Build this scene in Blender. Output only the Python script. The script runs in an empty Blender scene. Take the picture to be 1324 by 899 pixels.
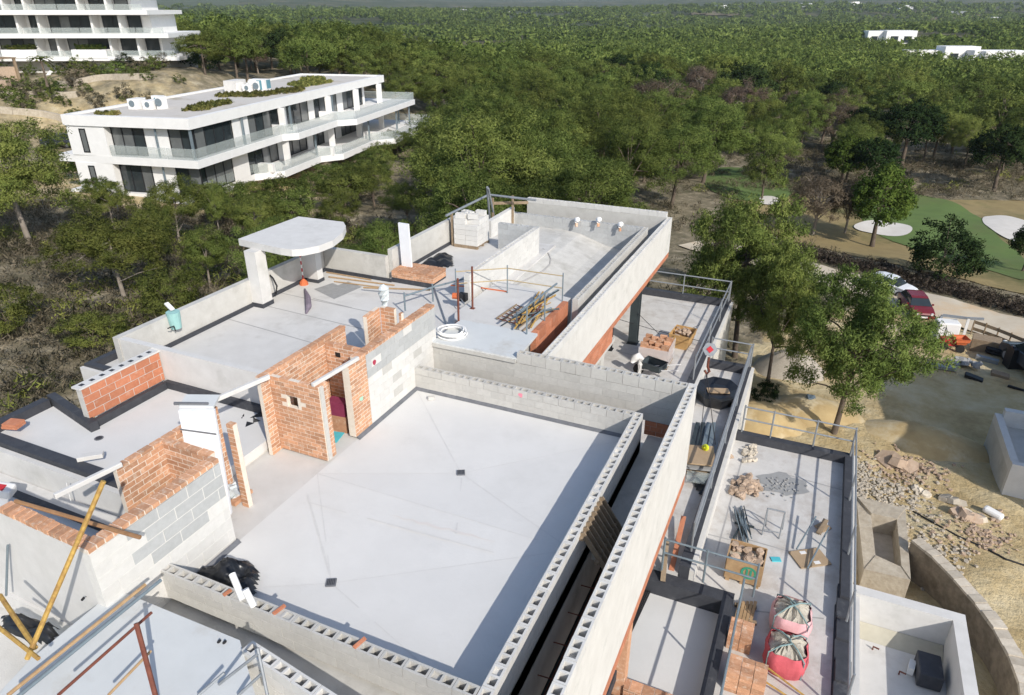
import bpy, bmesh, math, random
import numpy as np
from mathutils import Vector, Matrix, Euler
random.seed(7)
rng = np.random.default_rng(11)
SC = bpy.context.scene
COL = SC.collection
R = math.radians

# ------------------------------------------------------------------ camera
CAM_H = 9.3
PITCH, YAW = R(25.86), R(24.1)
cd = bpy.data.cameras.new('camera')
cd.sensor_width = 36.0
cd.lens = 36.0 * 907.0 / 1324.0
cd.clip_start = 0.1
cd.clip_end = 20000
cam = bpy.data.objects.new('camera', cd)
COL.objects.link(cam)
cam.location = (0, 0, CAM_H)
cam.rotation_euler = (math.pi / 2 - PITCH, 0, YAW)
SC.camera = cam

# ------------------------------------------------------------------ light
SUN = Vector((1.21, -0.90, 1.0)).normalized()
w = bpy.data.worlds.new('World')
SC.world = w
w.use_nodes = True
nt = w.node_tree
bg = nt.nodes['Background']
sky = nt.nodes.new('ShaderNodeTexSky')
sky.sky_type = 'NISHITA'
sky.sun_disc = False
sky.sun_elevation = math.asin(SUN.z)
sky.sun_rotation = math.atan2(SUN.x, SUN.y)
sky.altitude = 200
sky.air_density = 1.0
sky.dust_density = 1.2
nt.links.new(sky.outputs[0], bg.inputs[0])
bg.inputs[1].default_value = 0.15
sl = bpy.data.lights.new('sun', 'SUN')
sl.energy = 3.8
sl.angle = R(0.5)
sl.color = (1.0, 0.95, 0.87)
so = bpy.data.objects.new('sun', sl)
COL.objects.link(so)
so.rotation_euler = (-SUN).to_track_quat('-Z', 'Y').to_euler()
so.location = (30, -25, 40)
SC.view_settings.view_transform = 'Standard'
SC.view_settings.look = 'None'
SC.view_settings.exposure = 0.22
SC.view_settings.gamma = 1

# ------------------------------------------------------------------ survey helper
# turns a surveyed image bearing into the point where it meets a level plane
_f, _cx, _cy = 907.0, 662.0, 449.5
_fw = Vector((-math.sin(YAW) * math.cos(PITCH), math.cos(YAW) * math.cos(PITCH), -math.sin(PITCH)))
_rt = Vector((math.cos(YAW), math.sin(YAW), 0))
_up = _rt.cross(_fw)

def _ray(px, py):
    return _fw + _rt * ((px - _cx) / _f) - _up * ((py - _cy) / _f)

def G(px, py, z):
    d = _ray(px, py)
    return Vector((0, 0, CAM_H)) + d * ((z - CAM_H) / d.z)

def GD(px, py, dist):
    return Vector((0, 0, CAM_H)) + _ray(px, py) * dist

# ------------------------------------------------------------------ materials
MATS = {}

def mat(name, c1, c2=None, rough=0.85, scale=6.0, rnd=0.0, bump=0.0, bscale=60.0, metal=0.0, coord='Object',
        detail=5.0, c3=None, s3=0.6, w3=(0.5, 0.7), spec=0.3, trans=0.0):
    if name in MATS:
        return MATS[name]
    m = bpy.data.materials.new(name)
    m.use_nodes = True
    n, l = m.node_tree.nodes, m.node_tree.links
    b = n['Principled BSDF']
    b.inputs['Roughness'].default_value = rough
    b.inputs['Metallic'].default_value = metal
    b.inputs['Specular IOR Level'].default_value = spec
    c2 = c2 or tuple(x * 0.85 for x in c1)
    if coord == 'World':
        g = n.new('ShaderNodeNewGeometry')
        vec = g.outputs['Position']
    else:
        g = n.new('ShaderNodeTexCoord')
        vec = g.outputs['Object']
    if rnd > 0:
        oi = n.new('ShaderNodeObjectInfo')
        ad = n.new('ShaderNodeVectorMath'); ad.operation = 'ADD'
        sc = n.new('ShaderNodeVectorMath'); sc.operation = 'SCALE'
        cmb = n.new('ShaderNodeCombineXYZ')
        for k in range(3):
            l.new(oi.outputs['Random'], cmb.inputs[k])
        l.new(cmb.outputs[0], sc.inputs[0]); sc.inputs['Scale'].default_value = 37.0
        l.new(vec, ad.inputs[0]); l.new(sc.outputs[0], ad.inputs[1])
        vec = ad.outputs[0]
    no = n.new('ShaderNodeTexNoise')
    no.inputs['Scale'].default_value = scale
    no.inputs['Detail'].default_value = detail
    no.inputs['Roughness'].default_value = 0.65
    l.new(vec, no.inputs['Vector'])
    rp = n.new('ShaderNodeValToRGB')
    rp.color_ramp.elements[0].position = 0.3
    rp.color_ramp.elements[1].position = 0.7
    rp.color_ramp.elements[0].color = (*c2, 1)
    rp.color_ramp.elements[1].color = (*c1, 1)
    l.new(no.outputs[0], rp.inputs[0])
    col = rp.outputs[0]
    if c3:
        n3 = n.new('ShaderNodeTexNoise')
        n3.inputs['Scale'].default_value = s3
        n3.inputs['Detail'].default_value = 6
        n3.inputs['Roughness'].default_value = 0.7
        l.new(vec, n3.inputs['Vector'])
        mr = n.new('ShaderNodeMapRange')
        mr.inputs['From Min'].default_value = w3[0]
        mr.inputs['From Max'].default_value = w3[1]
        l.new(n3.outputs[0], mr.inputs[0])
        mx = n.new('ShaderNodeMix'); mx.data_type = 'RGBA'
        l.new(mr.outputs[0], mx.inputs[0])
        l.new(col, mx.inputs[6])
        mx.inputs[7].default_value = (*c3, 1)
        col = mx.outputs[2]
    if rnd > 0:
        hs = n.new('ShaderNodeHueSaturation')
        m1 = n.new('ShaderNodeMapRange')
        m1.inputs['To Min'].default_value = 1 - rnd
        m1.inputs['To Max'].default_value = 1 + rnd
        l.new(oi.outputs['Random'], m1.inputs[0])
        l.new(m1.outputs[0], hs.inputs['Value'])
        l.new(col, hs.inputs['Color'])
        col = hs.outputs[0]
    l.new(col, b.inputs['Base Color'])
    if bump > 0:
        bn = n.new('ShaderNodeTexNoise')
        bn.inputs['Scale'].default_value = bscale
        bn.inputs['Detail'].default_value = 4
        l.new(vec, bn.inputs['Vector'])
        bu = n.new('ShaderNodeBump')
        bu.inputs['Strength'].default_value = bump
        bu.inputs['Distance'].default_value = 0.02
        l.new(bn.outputs[0], bu.inputs['Height'])
        l.new(bu.outputs[0], b.inputs['Normal'])
    if trans > 0:
        b.inputs['Transmission Weight'].default_value = trans
    MATS[name] = m
    return m

M_block = mat('concrete block', (0.53, 0.515, 0.48), (0.47, 0.455, 0.425), rnd=0.055, scale=9, bump=0.35, bscale=90, rough=0.95)
M_blockw = mat('pale sunlit-white block', (0.64, 0.625, 0.595), (0.58, 0.565, 0.535), rnd=0.045, scale=7, bump=0.3, bscale=80, rough=0.95)  # pale blocks; sunlit white of sun-facing walls is also put into this colour
M_blockg = mat('dark grey block', (0.46, 0.465, 0.46), (0.40, 0.405, 0.40), rnd=0.07, scale=9, bump=0.35, bscale=90, rough=0.95)
M_mortar = mat('mortar', (0.56, 0.54, 0.50), (0.46, 0.44, 0.41), scale=12, bump=0.3, rough=0.95)
M_mortarw = mat('white mortar', (0.68, 0.665, 0.63), (0.60, 0.585, 0.55), scale=12, bump=0.3, rough=0.95)
M_mortarg = mat('grey mortar', (0.50, 0.485, 0.46), (0.44, 0.43, 0.40), scale=12, bump=0.3, rough=0.95)
M_render = mat('white render', (0.66, 0.64, 0.60), (0.58, 0.56, 0.52), scale=2.2, bump=0.25, bscale=40, rough=0.95, c3=(0.50, 0.49, 0.45), s3=1.4, w3=(0.56, 0.72), coord='World')
M_conc = mat('cast concrete', (0.55, 0.535, 0.50), (0.47, 0.455, 0.42), scale=2.6, bump=0.2, bscale=30, rough=0.9, c3=(0.40, 0.385, 0.35), s3=1.1, w3=(0.55, 0.72), coord='World')
M_concw = mat('pale concrete', (0.64, 0.625, 0.60), (0.57, 0.555, 0.53), scale=3, bump=0.15, bscale=30, rough=0.9, c3=(0.5, 0.49, 0.46), s3=0.9, w3=(0.56, 0.74), coord='World')
M_floor = mat('pale roof screed', (0.665, 0.655, 0.635), (0.62, 0.61, 0.59), scale=0.9, bump=0.12, bscale=14, rough=0.85, c3=(0.58, 0.57, 0.55), s3=0.55, w3=(0.53, 0.75), coord='World')
M_floor2 = mat('dusty terrace screed', (0.62, 0.605, 0.58), (0.55, 0.535, 0.51), scale=1.6, bump=0.12, bscale=25, rough=0.9, c3=(0.46, 0.44, 0.41), s3=0.9, w3=(0.55, 0.76), coord='World')
M_floor4 = mat('dirty terrace screed', (0.60, 0.58, 0.55), (0.51, 0.49, 0.46), scale=2.0, bump=0.15, bscale=25, rough=0.9, c3=(0.42, 0.38, 0.34), s3=1.3, w3=(0.50, 0.72), coord='World')
M_floor3 = mat('worn pool screed', (0.58, 0.565, 0.53), (0.47, 0.455, 0.42), scale=2.2, bump=0.15, bscale=25, rough=0.9, c3=(0.40, 0.385, 0.35), s3=1.2, w3=(0.52, 0.7), coord='World')
M_seam = mat('screed joint', (0.40, 0.39, 0.38), (0.33, 0.32, 0.31), scale=4, rough=0.9, coord='World')
M_seamf = mat('faint screed crease', (0.62, 0.61, 0.595), (0.57, 0.56, 0.545), scale=5, rough=0.9, coord='World')
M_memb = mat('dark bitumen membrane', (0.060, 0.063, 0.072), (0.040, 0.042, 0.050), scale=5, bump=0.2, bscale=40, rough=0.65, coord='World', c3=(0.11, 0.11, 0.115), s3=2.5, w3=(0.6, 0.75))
M_membg = mat('grey membrane strip', (0.17, 0.175, 0.19), (0.12, 0.125, 0.135), scale=6, bump=0.15, rough=0.7, coord='World')
M_brick = mat('orange clay brick', (0.60, 0.345, 0.21), (0.46, 0.235, 0.135), rnd=0.22, scale=14, bump=0.35, bscale=70, rough=0.95, c3=(0.62, 0.48, 0.37), s3=7, w3=(0.54, 0.68))
M_bmort = mat('sandy mortar', (0.74, 0.67, 0.58), (0.66, 0.58, 0.48), scale=14, bump=0.3, rough=0.95)
M_tile = mat('red hollow clay block', (0.52, 0.215, 0.12), (0.44, 0.165, 0.09), rnd=0.14, scale=10, bump=0.3, bscale=70, rough=0.9, c3=(0.48, 0.27, 0.19), s3=5, w3=(0.58, 0.7))
M_whiteb = mat('white polystyrene board', (0.80, 0.81, 0.83), (0.74, 0.75, 0.77), scale=3, rough=0.7)
M_white = mat('white paint', (0.78, 0.77, 0.75), (0.72, 0.71, 0.69), scale=1.5, rough=0.6, coord='World')
M_bluegrey = mat('pale grey sheet', (0.60, 0.615, 0.61), (0.55, 0.565, 0.56), scale=1.6, rough=0.75, bump=0.1, coord='World', c3=(0.50, 0.49, 0.46), s3=.9, w3=(.55, .7))
M_steel = mat('galvanised steel', (0.32, 0.34, 0.36), (0.24, 0.255, 0.27), scale=8, metal=0.35, rough=0.55)
M_steelb = mat('blue grey steel tube', (0.22, 0.27, 0.30), (0.17, 0.21, 0.235), scale=6, metal=0.3, rough=0.55)
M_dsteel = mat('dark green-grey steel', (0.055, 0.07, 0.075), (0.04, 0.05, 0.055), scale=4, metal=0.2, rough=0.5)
M_rust = mat('rusty red steel', (0.20, 0.07, 0.045), (0.12, 0.04, 0.028), scale=12, rough=0.8)
M_yel = mat('worn yellow paint', (0.55, 0.36, 0.09), (0.24, 0.13, 0.05), scale=9, rough=0.75)
M_ochre = mat('faded ochre tube', (0.50, 0.38, 0.20), (0.36, 0.28, 0.17), scale=5, rough=0.7)
M_rboard = mat('worn brown board', (0.36, 0.20, 0.10), (0.22, 0.12, 0.06), scale=6, rough=0.85)
M_strap = mat('grey-green webbing', (0.24, 0.34, 0.34), (0.18, 0.26, 0.26), rough=.9)
M_fstone = mat('pale foundation stone', (0.47, 0.42, 0.34), (0.33, 0.28, 0.215), scale=4, bump=1.0, bscale=9, rough=1, coord='World')
M_wood = mat('raw timber', (0.46, 0.31, 0.17), (0.33, 0.21, 0.11), scale=7, rough=0.85, bump=0.2)
M_oldwood = mat('weathered timber', (0.33, 0.25, 0.17), (0.21, 0.155, 0.10), scale=7, rough=0.9, bump=0.2)
M_ply = mat('brown plywood', (0.42, 0.31, 0.20), (0.35, 0.25, 0.155), scale=3, rough=0.85)
M_black = mat('black plastic film', (0.012, 0.013, 0.015), (0.02, 0.021, 0.024), scale=3, rough=0.35, spec=0.5, bump=0.5, bscale=5)
M_blackr = mat('black rubber', (0.018, 0.018, 0.02), (0.028, 0.028, 0.03), scale=5, rough=0.7)
M_teal = mat('pale teal plastic', (0.33, 0.55, 0.52), (0.27, 0.47, 0.45), scale=4, rough=0.6)
M_cyan = mat('turquoise plastic', (0.10, 0.50, 0.56), (0.08, 0.42, 0.48), scale=4, rough=0.6)
M_red = mat('red paint', (0.55, 0.035, 0.045), (0.42, 0.03, 0.04), scale=5, rough=0.5)
M_orange = mat('orange plastic', (0.60, 0.16, 0.06), (0.5, 0.12, 0.045), scale=5, rough=0.6)
M_tub = mat('mustard plastic tub', (0.55, 0.34, 0.14), (0.45, 0.27, 0.11), scale=4, rough=0.7)
M_bag = mat('pink-red woven bag', (0.60, 0.12, 0.14), (0.50, 0.09, 0.11), scale=6, rough=0.8, bump=0.5, bscale=14)
M_bagw = mat('pink translucent bag panel', (0.74, 0.47, 0.48), (0.66, 0.36, 0.38), scale=6, rough=0.8, bump=0.4, bscale=14)
M_sand = mat('pale gravel fill', (0.52, 0.48, 0.40), (0.36, 0.33, 0.28), scale=22, rough=1, bump=0.8, bscale=40)
M_stone = mat('split stone', (0.46, 0.35, 0.26), (0.35, 0.255, 0.185), rnd=0.2, scale=6, bump=0.5, bscale=25, rough=0.95)
M_rubble = mat('pale rubble', (0.57, 0.51, 0.42), (0.44, 0.38, 0.30), rnd=0.2, scale=5, bump=0.5, bscale=20, rough=0.95)
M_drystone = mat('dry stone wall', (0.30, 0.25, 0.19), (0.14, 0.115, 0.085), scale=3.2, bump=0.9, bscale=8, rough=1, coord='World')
M_green = mat('green print', (0.05, 0.32, 0.20), (0.045, 0.27, 0.17), scale=5, rough=0.7)
M_glass = mat('dark window glass', (0.035, 0.045, 0.05), (0.02, 0.026, 0.03), scale=0.6, rough=0.08, spec=0.6, coord='World')
M_curt = mat('curtained glass', (0.16, 0.17, 0.17), (0.10, 0.105, 0.105), scale=0.5, rough=0.15, spec=0.5, coord='World')
M_frame = mat('black window frame', (0.015, 0.016, 0.018), (0.02, 0.021, 0.023), rough=0.5)
M_balus = mat('pale green glass balustrade', (0.52, 0.57, 0.55), (0.48, 0.53, 0.51), scale=0.5, rough=0.12, spec=0.5, coord='World')
M_foil = mat('silvery plastic wrap', (0.62, 0.66, 0.67), (0.5, 0.54, 0.55), scale=12, rough=0.4, bump=0.6, bscale=22)
M_purple = mat('magenta brick wrap', (0.25, 0.04, 0.09), (0.19, 0.03, 0.07), scale=6, rough=0.7)
M_mauve = mat('greyish purple rag', (0.24, 0.20, 0.24), (0.17, 0.14, 0.17), scale=8, rough=0.9)
M_yellow = mat('fluorescent yellow', (0.75, 0.80, 0.03), (0.68, 0.72, 0.03), rough=0.5)
M_pink = mat('pink spray paint', (0.80, 0.22, 0.30), (0.74, 0.28, 0.34), scale=16, rough=0.8)
M_mint = mat('mint spray paint', (0.36, 0.62, 0.48), (0.40, 0.58, 0.44), scale=16, rough=0.8)
M_magenta = mat('dark red spray paint', (0.42, 0.03, 0.08), (0.36, 0.05, 0.08), scale=16, rough=0.8)
M_graypad = mat('wet mortar stain', (0.33, 0.33, 0.325), (0.27, 0.27, 0.265), scale=6, rough=0.95, coord='World')
M_wetc = mat('damp concrete', (0.50, 0.47, 0.38), (0.42, 0.39, 0.31), scale=3, rough=0.95, coord='World')
M_carw = mat('white car paint', (0.72, 0.73, 0.74), (0.70, 0.71, 0.72), rough=0.25, spec=0.6)
M_carr = mat('red car paint', (0.17, 0.014, 0.018), (0.16, 0.013, 0.016), rough=0.25, spec=0.6)
M_cardk = mat('dark blue car paint', (0.05, 0.06, 0.08), (0.045, 0.055, 0.07), rough=0.25, spec=0.6)
M_tyre = mat('tyre rubber', (0.02, 0.02, 0.02), (0.03, 0.03, 0.03), rough=0.9)
M_lamp = mat('headlamp glass', (0.7, 0.7, 0.68), (0.65, 0.65, 0.63), rough=0.2)
M_blueac = mat('blue grille', (0.12, 0.27, 0.33), (0.09, 0.21, 0.26), scale=5, rough=0.6)

M_balus.node_tree.nodes['Principled BSDF'].inputs['Alpha'].default_value = 0.32
# ------------------------------------------------------------------ object helpers
WL = {}

def wloc(o):
    return WL.get(o.name, Vector((0, 0, 0))) if o else Vector((0, 0, 0))

def thing(name, label, cat, loc=(0, 0, 0), group=None):
    o = bpy.data.objects.new(name, None)
    o.empty_display_size = 0.2
    COL.objects.link(o)
    o.location = loc
    WL[o.name] = Vector(loc)
    o['label'] = label
    o['category'] = cat
    if group:
        o['group'] = group
    return o

def tag(o, label=None, cat=None, group=None, kind=None):
    if label: o['label'] = label
    if cat: o['category'] = cat
    if group: o['group'] = group
    if kind: o['kind'] = kind
    return o

def link(name, me, parent=None, world=(0, 0, 0), rotz=0.0, rot=None):
    o = bpy.data.objects.new(name, me)
    COL.objects.link(o)
    wv = Vector(world)
    WL[o.name] = wv
    if parent:
        o.parent = parent
        o.location = wv - wloc(parent)
    else:
        o.location = wv
    if rot is not None:
        o.rotation_euler = rot
    else:
        o.rotation_euler = (0, 0, rotz)
    return o

class MB:
    def __init__(s):
        s.v = []; s.f = []
    def add(s, vs, fs):
        b = len(s.v)
        s.v += [tuple(x) for x in vs]
        s.f += [tuple(b + i for i in f) for f in fs]
        return s
    def box(s, x0, x1, y0, y1, z0, z1):
        return s.add([(x0, y0, z0), (x1, y0, z0), (x1, y1, z0), (x0, y1, z0), (x0, y0, z1), (x1, y0, z1), (x1, y1, z1), (x0, y1, z1)],
                     [(0, 3, 2, 1), (4, 5, 6, 7), (0, 1, 5, 4), (1, 2, 6, 5), (2, 3, 7, 6), (3, 0, 4, 7)])
    def obox(s, c, size, rot=(0, 0, 0)):
        m = Euler(rot).to_matrix()
        h = [x / 2 for x in size]
        vs = [Vector(c) + m @ Vector((sx * h[0], sy * h[1], sz * h[2])) for sz in (-1, 1) for sx, sy in ((-1, -1), (1, -1), (1, 1), (-1, 1))]
        return s.add(vs, [(0, 3, 2, 1), (4, 5, 6, 7), (0, 1, 5, 4), (1, 2, 6, 5), (2, 3, 7, 6), (3, 0, 4, 7)])
    def bar(s, p, q, wd, ht, up=(0, 0, 1)):
        p, q = Vector(p), Vector(q)
        d = (q - p).normalized()
        sd = d.cross(Vector(up))
        sd = sd.normalized() if sd.length > 1e-4 else Vector((1, 0, 0))
        u = sd.cross(d)
        vs = []
        for c in (p, q):
            for a, b in ((-1, -1), (1, -1), (1, 1), (-1, 1)):
                vs.append(c + sd * (a * wd / 2) + u * (b * ht / 2))
        return s.add(vs, [(0, 3, 2, 1), (4, 5, 6, 7), (0, 1, 5, 4), (1, 2, 6, 5), (2, 3, 7, 6), (3, 0, 4, 7)])
    def tube(s, pts, r, n=8, caps=True):
        pts = [Vector(p) for p in pts]
        rr = r if isinstance(r, (list, tuple)) else [r] * len(pts)
        b = len(s.v)
        for i, p in enumerate(pts):
            d = (pts[min(i + 1, len(pts) - 1)] - pts[max(i - 1, 0)])
            d = d.normalized() if d.length > 1e-6 else Vector((0, 0, 1))
            a = d.cross(Vector((0, 0, 1)))
            if a.length < 1e-3:
                a = d.cross(Vector((0, 1, 0)))
            a.normalize()
            c = d.cross(a)
            for k in range(n):
                t = 2 * math.pi * k / n
                s.v.append(tuple(p + (a * math.cos(t) + c * math.sin(t)) * rr[i]))
        for i in range(len(pts) - 1):
            for k in range(n):
                k2 = (k + 1) % n
                s.f.append((b + i * n + k, b + i * n + k2, b + (i + 1) * n + k2, b + (i + 1) * n + k))
        if caps:
            s.f.append(tuple(b + k for k in range(n)))
            s.f.append(tuple(b + (len(pts) - 1) * n + k for k in reversed(range(n))))
        return s
    def prism(s, poly, z0, z1):
        """poly: list of (x,y) ; z0/z1 numbers or lists"""
        n = len(poly)
        a = sum(poly[i][0] * poly[(i + 1) % n][1] - poly[(i + 1) % n][0] * poly[i][1] for i in range(n))
        if a < 0:
            poly = list(reversed(poly))
        vs = [(p[0], p[1], z0) for p in poly] + [(p[0], p[1], z1) for p in poly]
        fs = [tuple(reversed(range(n))), tuple(range(n, 2 * n))]
        for i in range(n):
            j = (i + 1) % n
            fs.append((i, j, n + j, n + i))
        return s.add(vs, fs)
    def poly(s, pts):
        return s.add(pts, [tuple(range(len(pts)))])
    def build(s, name, m, parent=None, smooth=False, bevel=0.0, loc=None):
        base = wloc(parent) if parent else Vector(loc if loc is not None else (0, 0, 0))
        me = bpy.data.meshes.new(name)
        me.from_pydata([tuple(Vector(v) - base) for v in s.v], [], s.f)
        me.materials.append(m)
        if smooth:
            me.polygons.foreach_set('use_smooth', [True] * len(me.polygons))
        o = bpy.data.objects.new(name, me)
        COL.objects.link(o)
        WL[o.name] = base.copy()
        if parent:
            o.parent = parent
        else:
            o.location = base
        if bevel:
            md = o.modifiers.new('bevel', 'BEVEL')
            md.width = bevel; md.segments = 2
        return o

def single(mb, name, m, label, cat, group=None, smooth=False, bevel=0.0, kind=None):
    """a thing that is one mesh: origin at the middle of its base"""
    vs = np.array(mb.v)
    lo, hi = vs.min(0), vs.max(0)
    o = mb.build(name, m, None, smooth, bevel, loc=((lo[0] + hi[0]) / 2, (lo[1] + hi[1]) / 2, lo[2]))
    return tag(o, label, cat, group, kind)

# ------------------------------------------------------------------ masonry pieces
BM = {}

def box_mesh(lx, ly, lz, m):
    k = ('b', round(lx, 3), round(ly, 3), round(lz, 3), m.name)
    if k not in BM:
        mb = MB().box(-lx / 2, lx / 2, -ly / 2, ly / 2, 0, lz)
        me = bpy.data.meshes.new('piece')
        me.from_pydata(mb.v, [], mb.f)
        me.materials.append(m)
        BM[k] = me
    return BM[k]

def hollow_mesh(lx, ly, lz, m, cells=2, var=0):
    k = ('h', var, round(lx, 3), round(ly, 3), round(lz, 3), m.name)
    if k in BM:
        return BM[k]
    wall = 0.036
    inner = (lx - wall * (cells + 1)) / cells
    xs = [-lx / 2]
    for c in range(cells):
        xs += [xs[-1] + wall, xs[-1] + wall + inner]
    xs.append(lx / 2)
    ys = [-ly / 2, -ly / 2 + wall, ly / 2 - wall, ly / 2]
    nx = len(xs)
    v = [(x, y, lz) for y in ys for x in xs]
    f = []
    holes = []
    for j in range(3):
        for i in range(nx - 1):
            q = (j * nx + i, j * nx + i + 1, (j + 1) * nx + i + 1, (j + 1) * nx + i)
            if j == 1 and i % 2 == 1:
                holes.append(q)
            else:
                f.append(q)
    for hi_, q in enumerate(holes):
        b = len(v)
        dep_ = {1: (0.0, lz - .03), 2: (lz - .06, 0.0), 3: (lz - .015, lz - .04), 4: (.08, .02)}.get(var, (0.0, 0.0))[hi_ % 2]
        k_ = 1.0 if var < 4 else .93
        mx_, my_ = sum(v[t][0] for t in q) / 4, sum(v[t][1] for t in q) / 4
        for t in q:
            v.append((mx_ + (v[t][0] - mx_) * k_, my_ + (v[t][1] - my_) * k_, dep_))
        f.append((b, b + 1, b + 2, b + 3))
        for e in range(4):
            e2 = (e + 1) % 4
            f.append((q[e], b + e, b + e2, q[e2]))
    b = len(v)
    v += [(-lx / 2, -ly / 2, 0), (lx / 2, -ly / 2, 0), (lx / 2, ly / 2, 0), (-lx / 2, ly / 2, 0)]
    tc = [0, nx - 1, 4 * nx - 1, 3 * nx]
    for e in range(4):
        e2 = (e + 1) % 4
        f.append((b + e, b + e2, tc[e2], tc[e]))
    me = bpy.data.meshes.new('piece')
    me.from_pydata(v, [], f)
    me.materials.append(m)
    BM[k] = me
    return me

def masonry(parent, p0, p1, t, z0, z1, m, mortar, L=0.41, h=0.205, joint=0.008, hollow=False, piece='block', core=True,
            inset=0.005, limit=300, matfun=None, skip=None, jitter=0.002, cells=2, corename='mortar_core', fillp=.02):
    """courses of separate pieces along the line p0->p1; the wall lies to the LEFT of that line"""
    p0, p1 = Vector(p0[:2]), Vector(p1[:2])
    d = p1 - p0
    length = d.length
    d.normalize()
    n = Vector((-d.y, d.x))
    ang = math.atan2(d.y, d.x)
    nc = max(1, round((z1 - z0) / h))
    ch = (z1 - z0) / nc
    out = []
    for c in range(nc - 1, -1, -1):
        x = 0.0
        first = True
        off = (L / 2 if c % 2 else L)
        while x < length - 0.03:
            ln = off if first else L
            first = False
            ln = min(ln, length - x)
            if length - x - ln < 0.05:
                ln = length - x
            cx = x + ln / 2
            if not (skip and skip(cx, z0 + (c + .5) * ch)):
                out.append((c, cx, ln))
            x += ln
    rest = MB()
    for i, (c, cx, ln) in enumerate(out):
        q = p0 + d * cx + n * (t / 2 + random.uniform(-jitter, jitter))
        zz = z0 + c * ch
        mm = matfun(cx, c, nc) if matfun else m
        lx, lz = max(0.03, ln - joint), ch - joint
        if i < limit:
            if hollow and c == nc - 1 and lx > 0.15:
                me = hollow_mesh(lx, t, lz, mm, cells if lx > L * 0.7 else 1, random.choices((0, 1, 2, 3, 4), (.66, .07, .07, fillp, .2))[0])
            else:
                me = box_mesh(lx, t, lz, mm)
            link(piece, me, parent, (q.x, q.y, zz + joint * 0.5 + (random.uniform(-.004, .005) if c == nc - 1 else 0)), ang + random.uniform(-.006, .006))
        else:
            rest.obox((q.x, q.y, zz + ch / 2), (lx, t, lz), (0, 0, ang))
    if rest.v:
        tag(rest.build(piece + '_work', m, parent), kind='stuff')
    if core:
        top = z1 - (ch if hollow else 0.012)
        a = p0 + d * 0.006 + n * inset
        b = p1 - d * 0.006 + n * inset
        e = p1 - d * 0.006 + n * (t - inset)
        g = p0 + d * 0.006 + n * (t - inset)
        if top - z0 > 0.02 and not skip:
            MB().prism([a, b, e, g], z0, top).build(corename, mortar, parent)
    return out

def headers(parent, p0, p1, t, z0, m, mortar, w_=0.115, h=0.065, joint=0.028, piece='brick'):
    """row of bricks laid crosswise on top of a wall"""
    p0, p1 = Vector(p0[:2]), Vector(p1[:2])
    d = p1 - p0
    ln = d.length
    d.normalize()
    n = Vector((-d.y, d.x))
    ang = math.atan2(d.y, d.x)
    k = max(1, round(ln / (w_ + joint)))
    st = ln / k
    for i in range(k):
        q = p0 + d * (st * (i + .5)) + n * (t / 2 + random.uniform(-.006, .006))
        link(piece, box_mesh(st - joint, t, h, m), parent, (q.x, q.y, z0 + random.uniform(0, .004)), ang)
    a = p0 + n * 0.012; b = p1 + n * 0.012; e = p1 + n * (t - .012); g = p0 + n * (t - .012)
    MB().prism([a, b, e, g], z0 - 0.01, z0 + h * 0.8).build('mortar_bed', mortar, parent)

def xy(p):
    return (p[0], p[1])

def P(*pts, z):
    return [xy(G(px, py, z)) for px, py in pts]

# ================================================================== TERRAIN
HP = np.array([  # x, y, z
    (-10, 12, -6.2), (-18, 10, -4.6), (-18, 22, -5.6), (0, 0, -6.6), (-22, 0, -4.5), (-12, 32, -7.2), (4, 12, -5.9), (10, 14, -6.2), (2.2, 27, -6.2),
    (8, 32, -6.6), (14, 36, -6.9), (3, 20, -6.0), (-2, 36, -7.2), (0.7, 51, -7.6), (12, 45, -7.5), (22, 40, -7.4), (6, 68, -9), (17, 90, -9.6),
    (0, 90, -9.6), (30, 70, -8.6), (-30, 17, -4.6), (-33, 24, -5.0), (-50, 20, -4.5), (-57, 36, -5.4), (-64, 41, -6.0), (-48, 42, -6.4), (-40, 46, -7.4),
    (-44, 62, -9), (-52, 88, -9.6), (-74, 60, -5.2), (-80, 88, -3.2), (-70, 74, -6.0), (-92, 83, 1.5), (-93, 79, 1.0), (-104, 75, 1.0), (-116, 69, 0.8), (-130, 62, 0.8), (-145, 54, .8), (-104, 66, -1.8), (-118, 58, -2.2), (-85, 58, -5.2), (-70, 48, -6), (-25, 60, -8.8),
    (-28, 40, -7.0), (-10, 60, -8.4), (-20, 100, -10.5), (20, 140, -10.6), (60, 130, -9), (80, 90, -8), (-60, 140, -8.5), (-100, 120, -2.0), (-140, 120, 1.0),
    (0, 200, -12), (-100, 220, -9), (100, 220, -10), (-200, 200, -4), (45, 40, -7), (30, 10, -6)], float)
RB = np.array([(0.7, 51.5), (4, 49.6), (8, 47.4), (12.2, 45.3), (17, 43.2), (24, 40.6), (34, 37.6), (48, 34)])
RB = np.vstack([[(-9, 57.5), (-3, 53.4)], RB])

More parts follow.
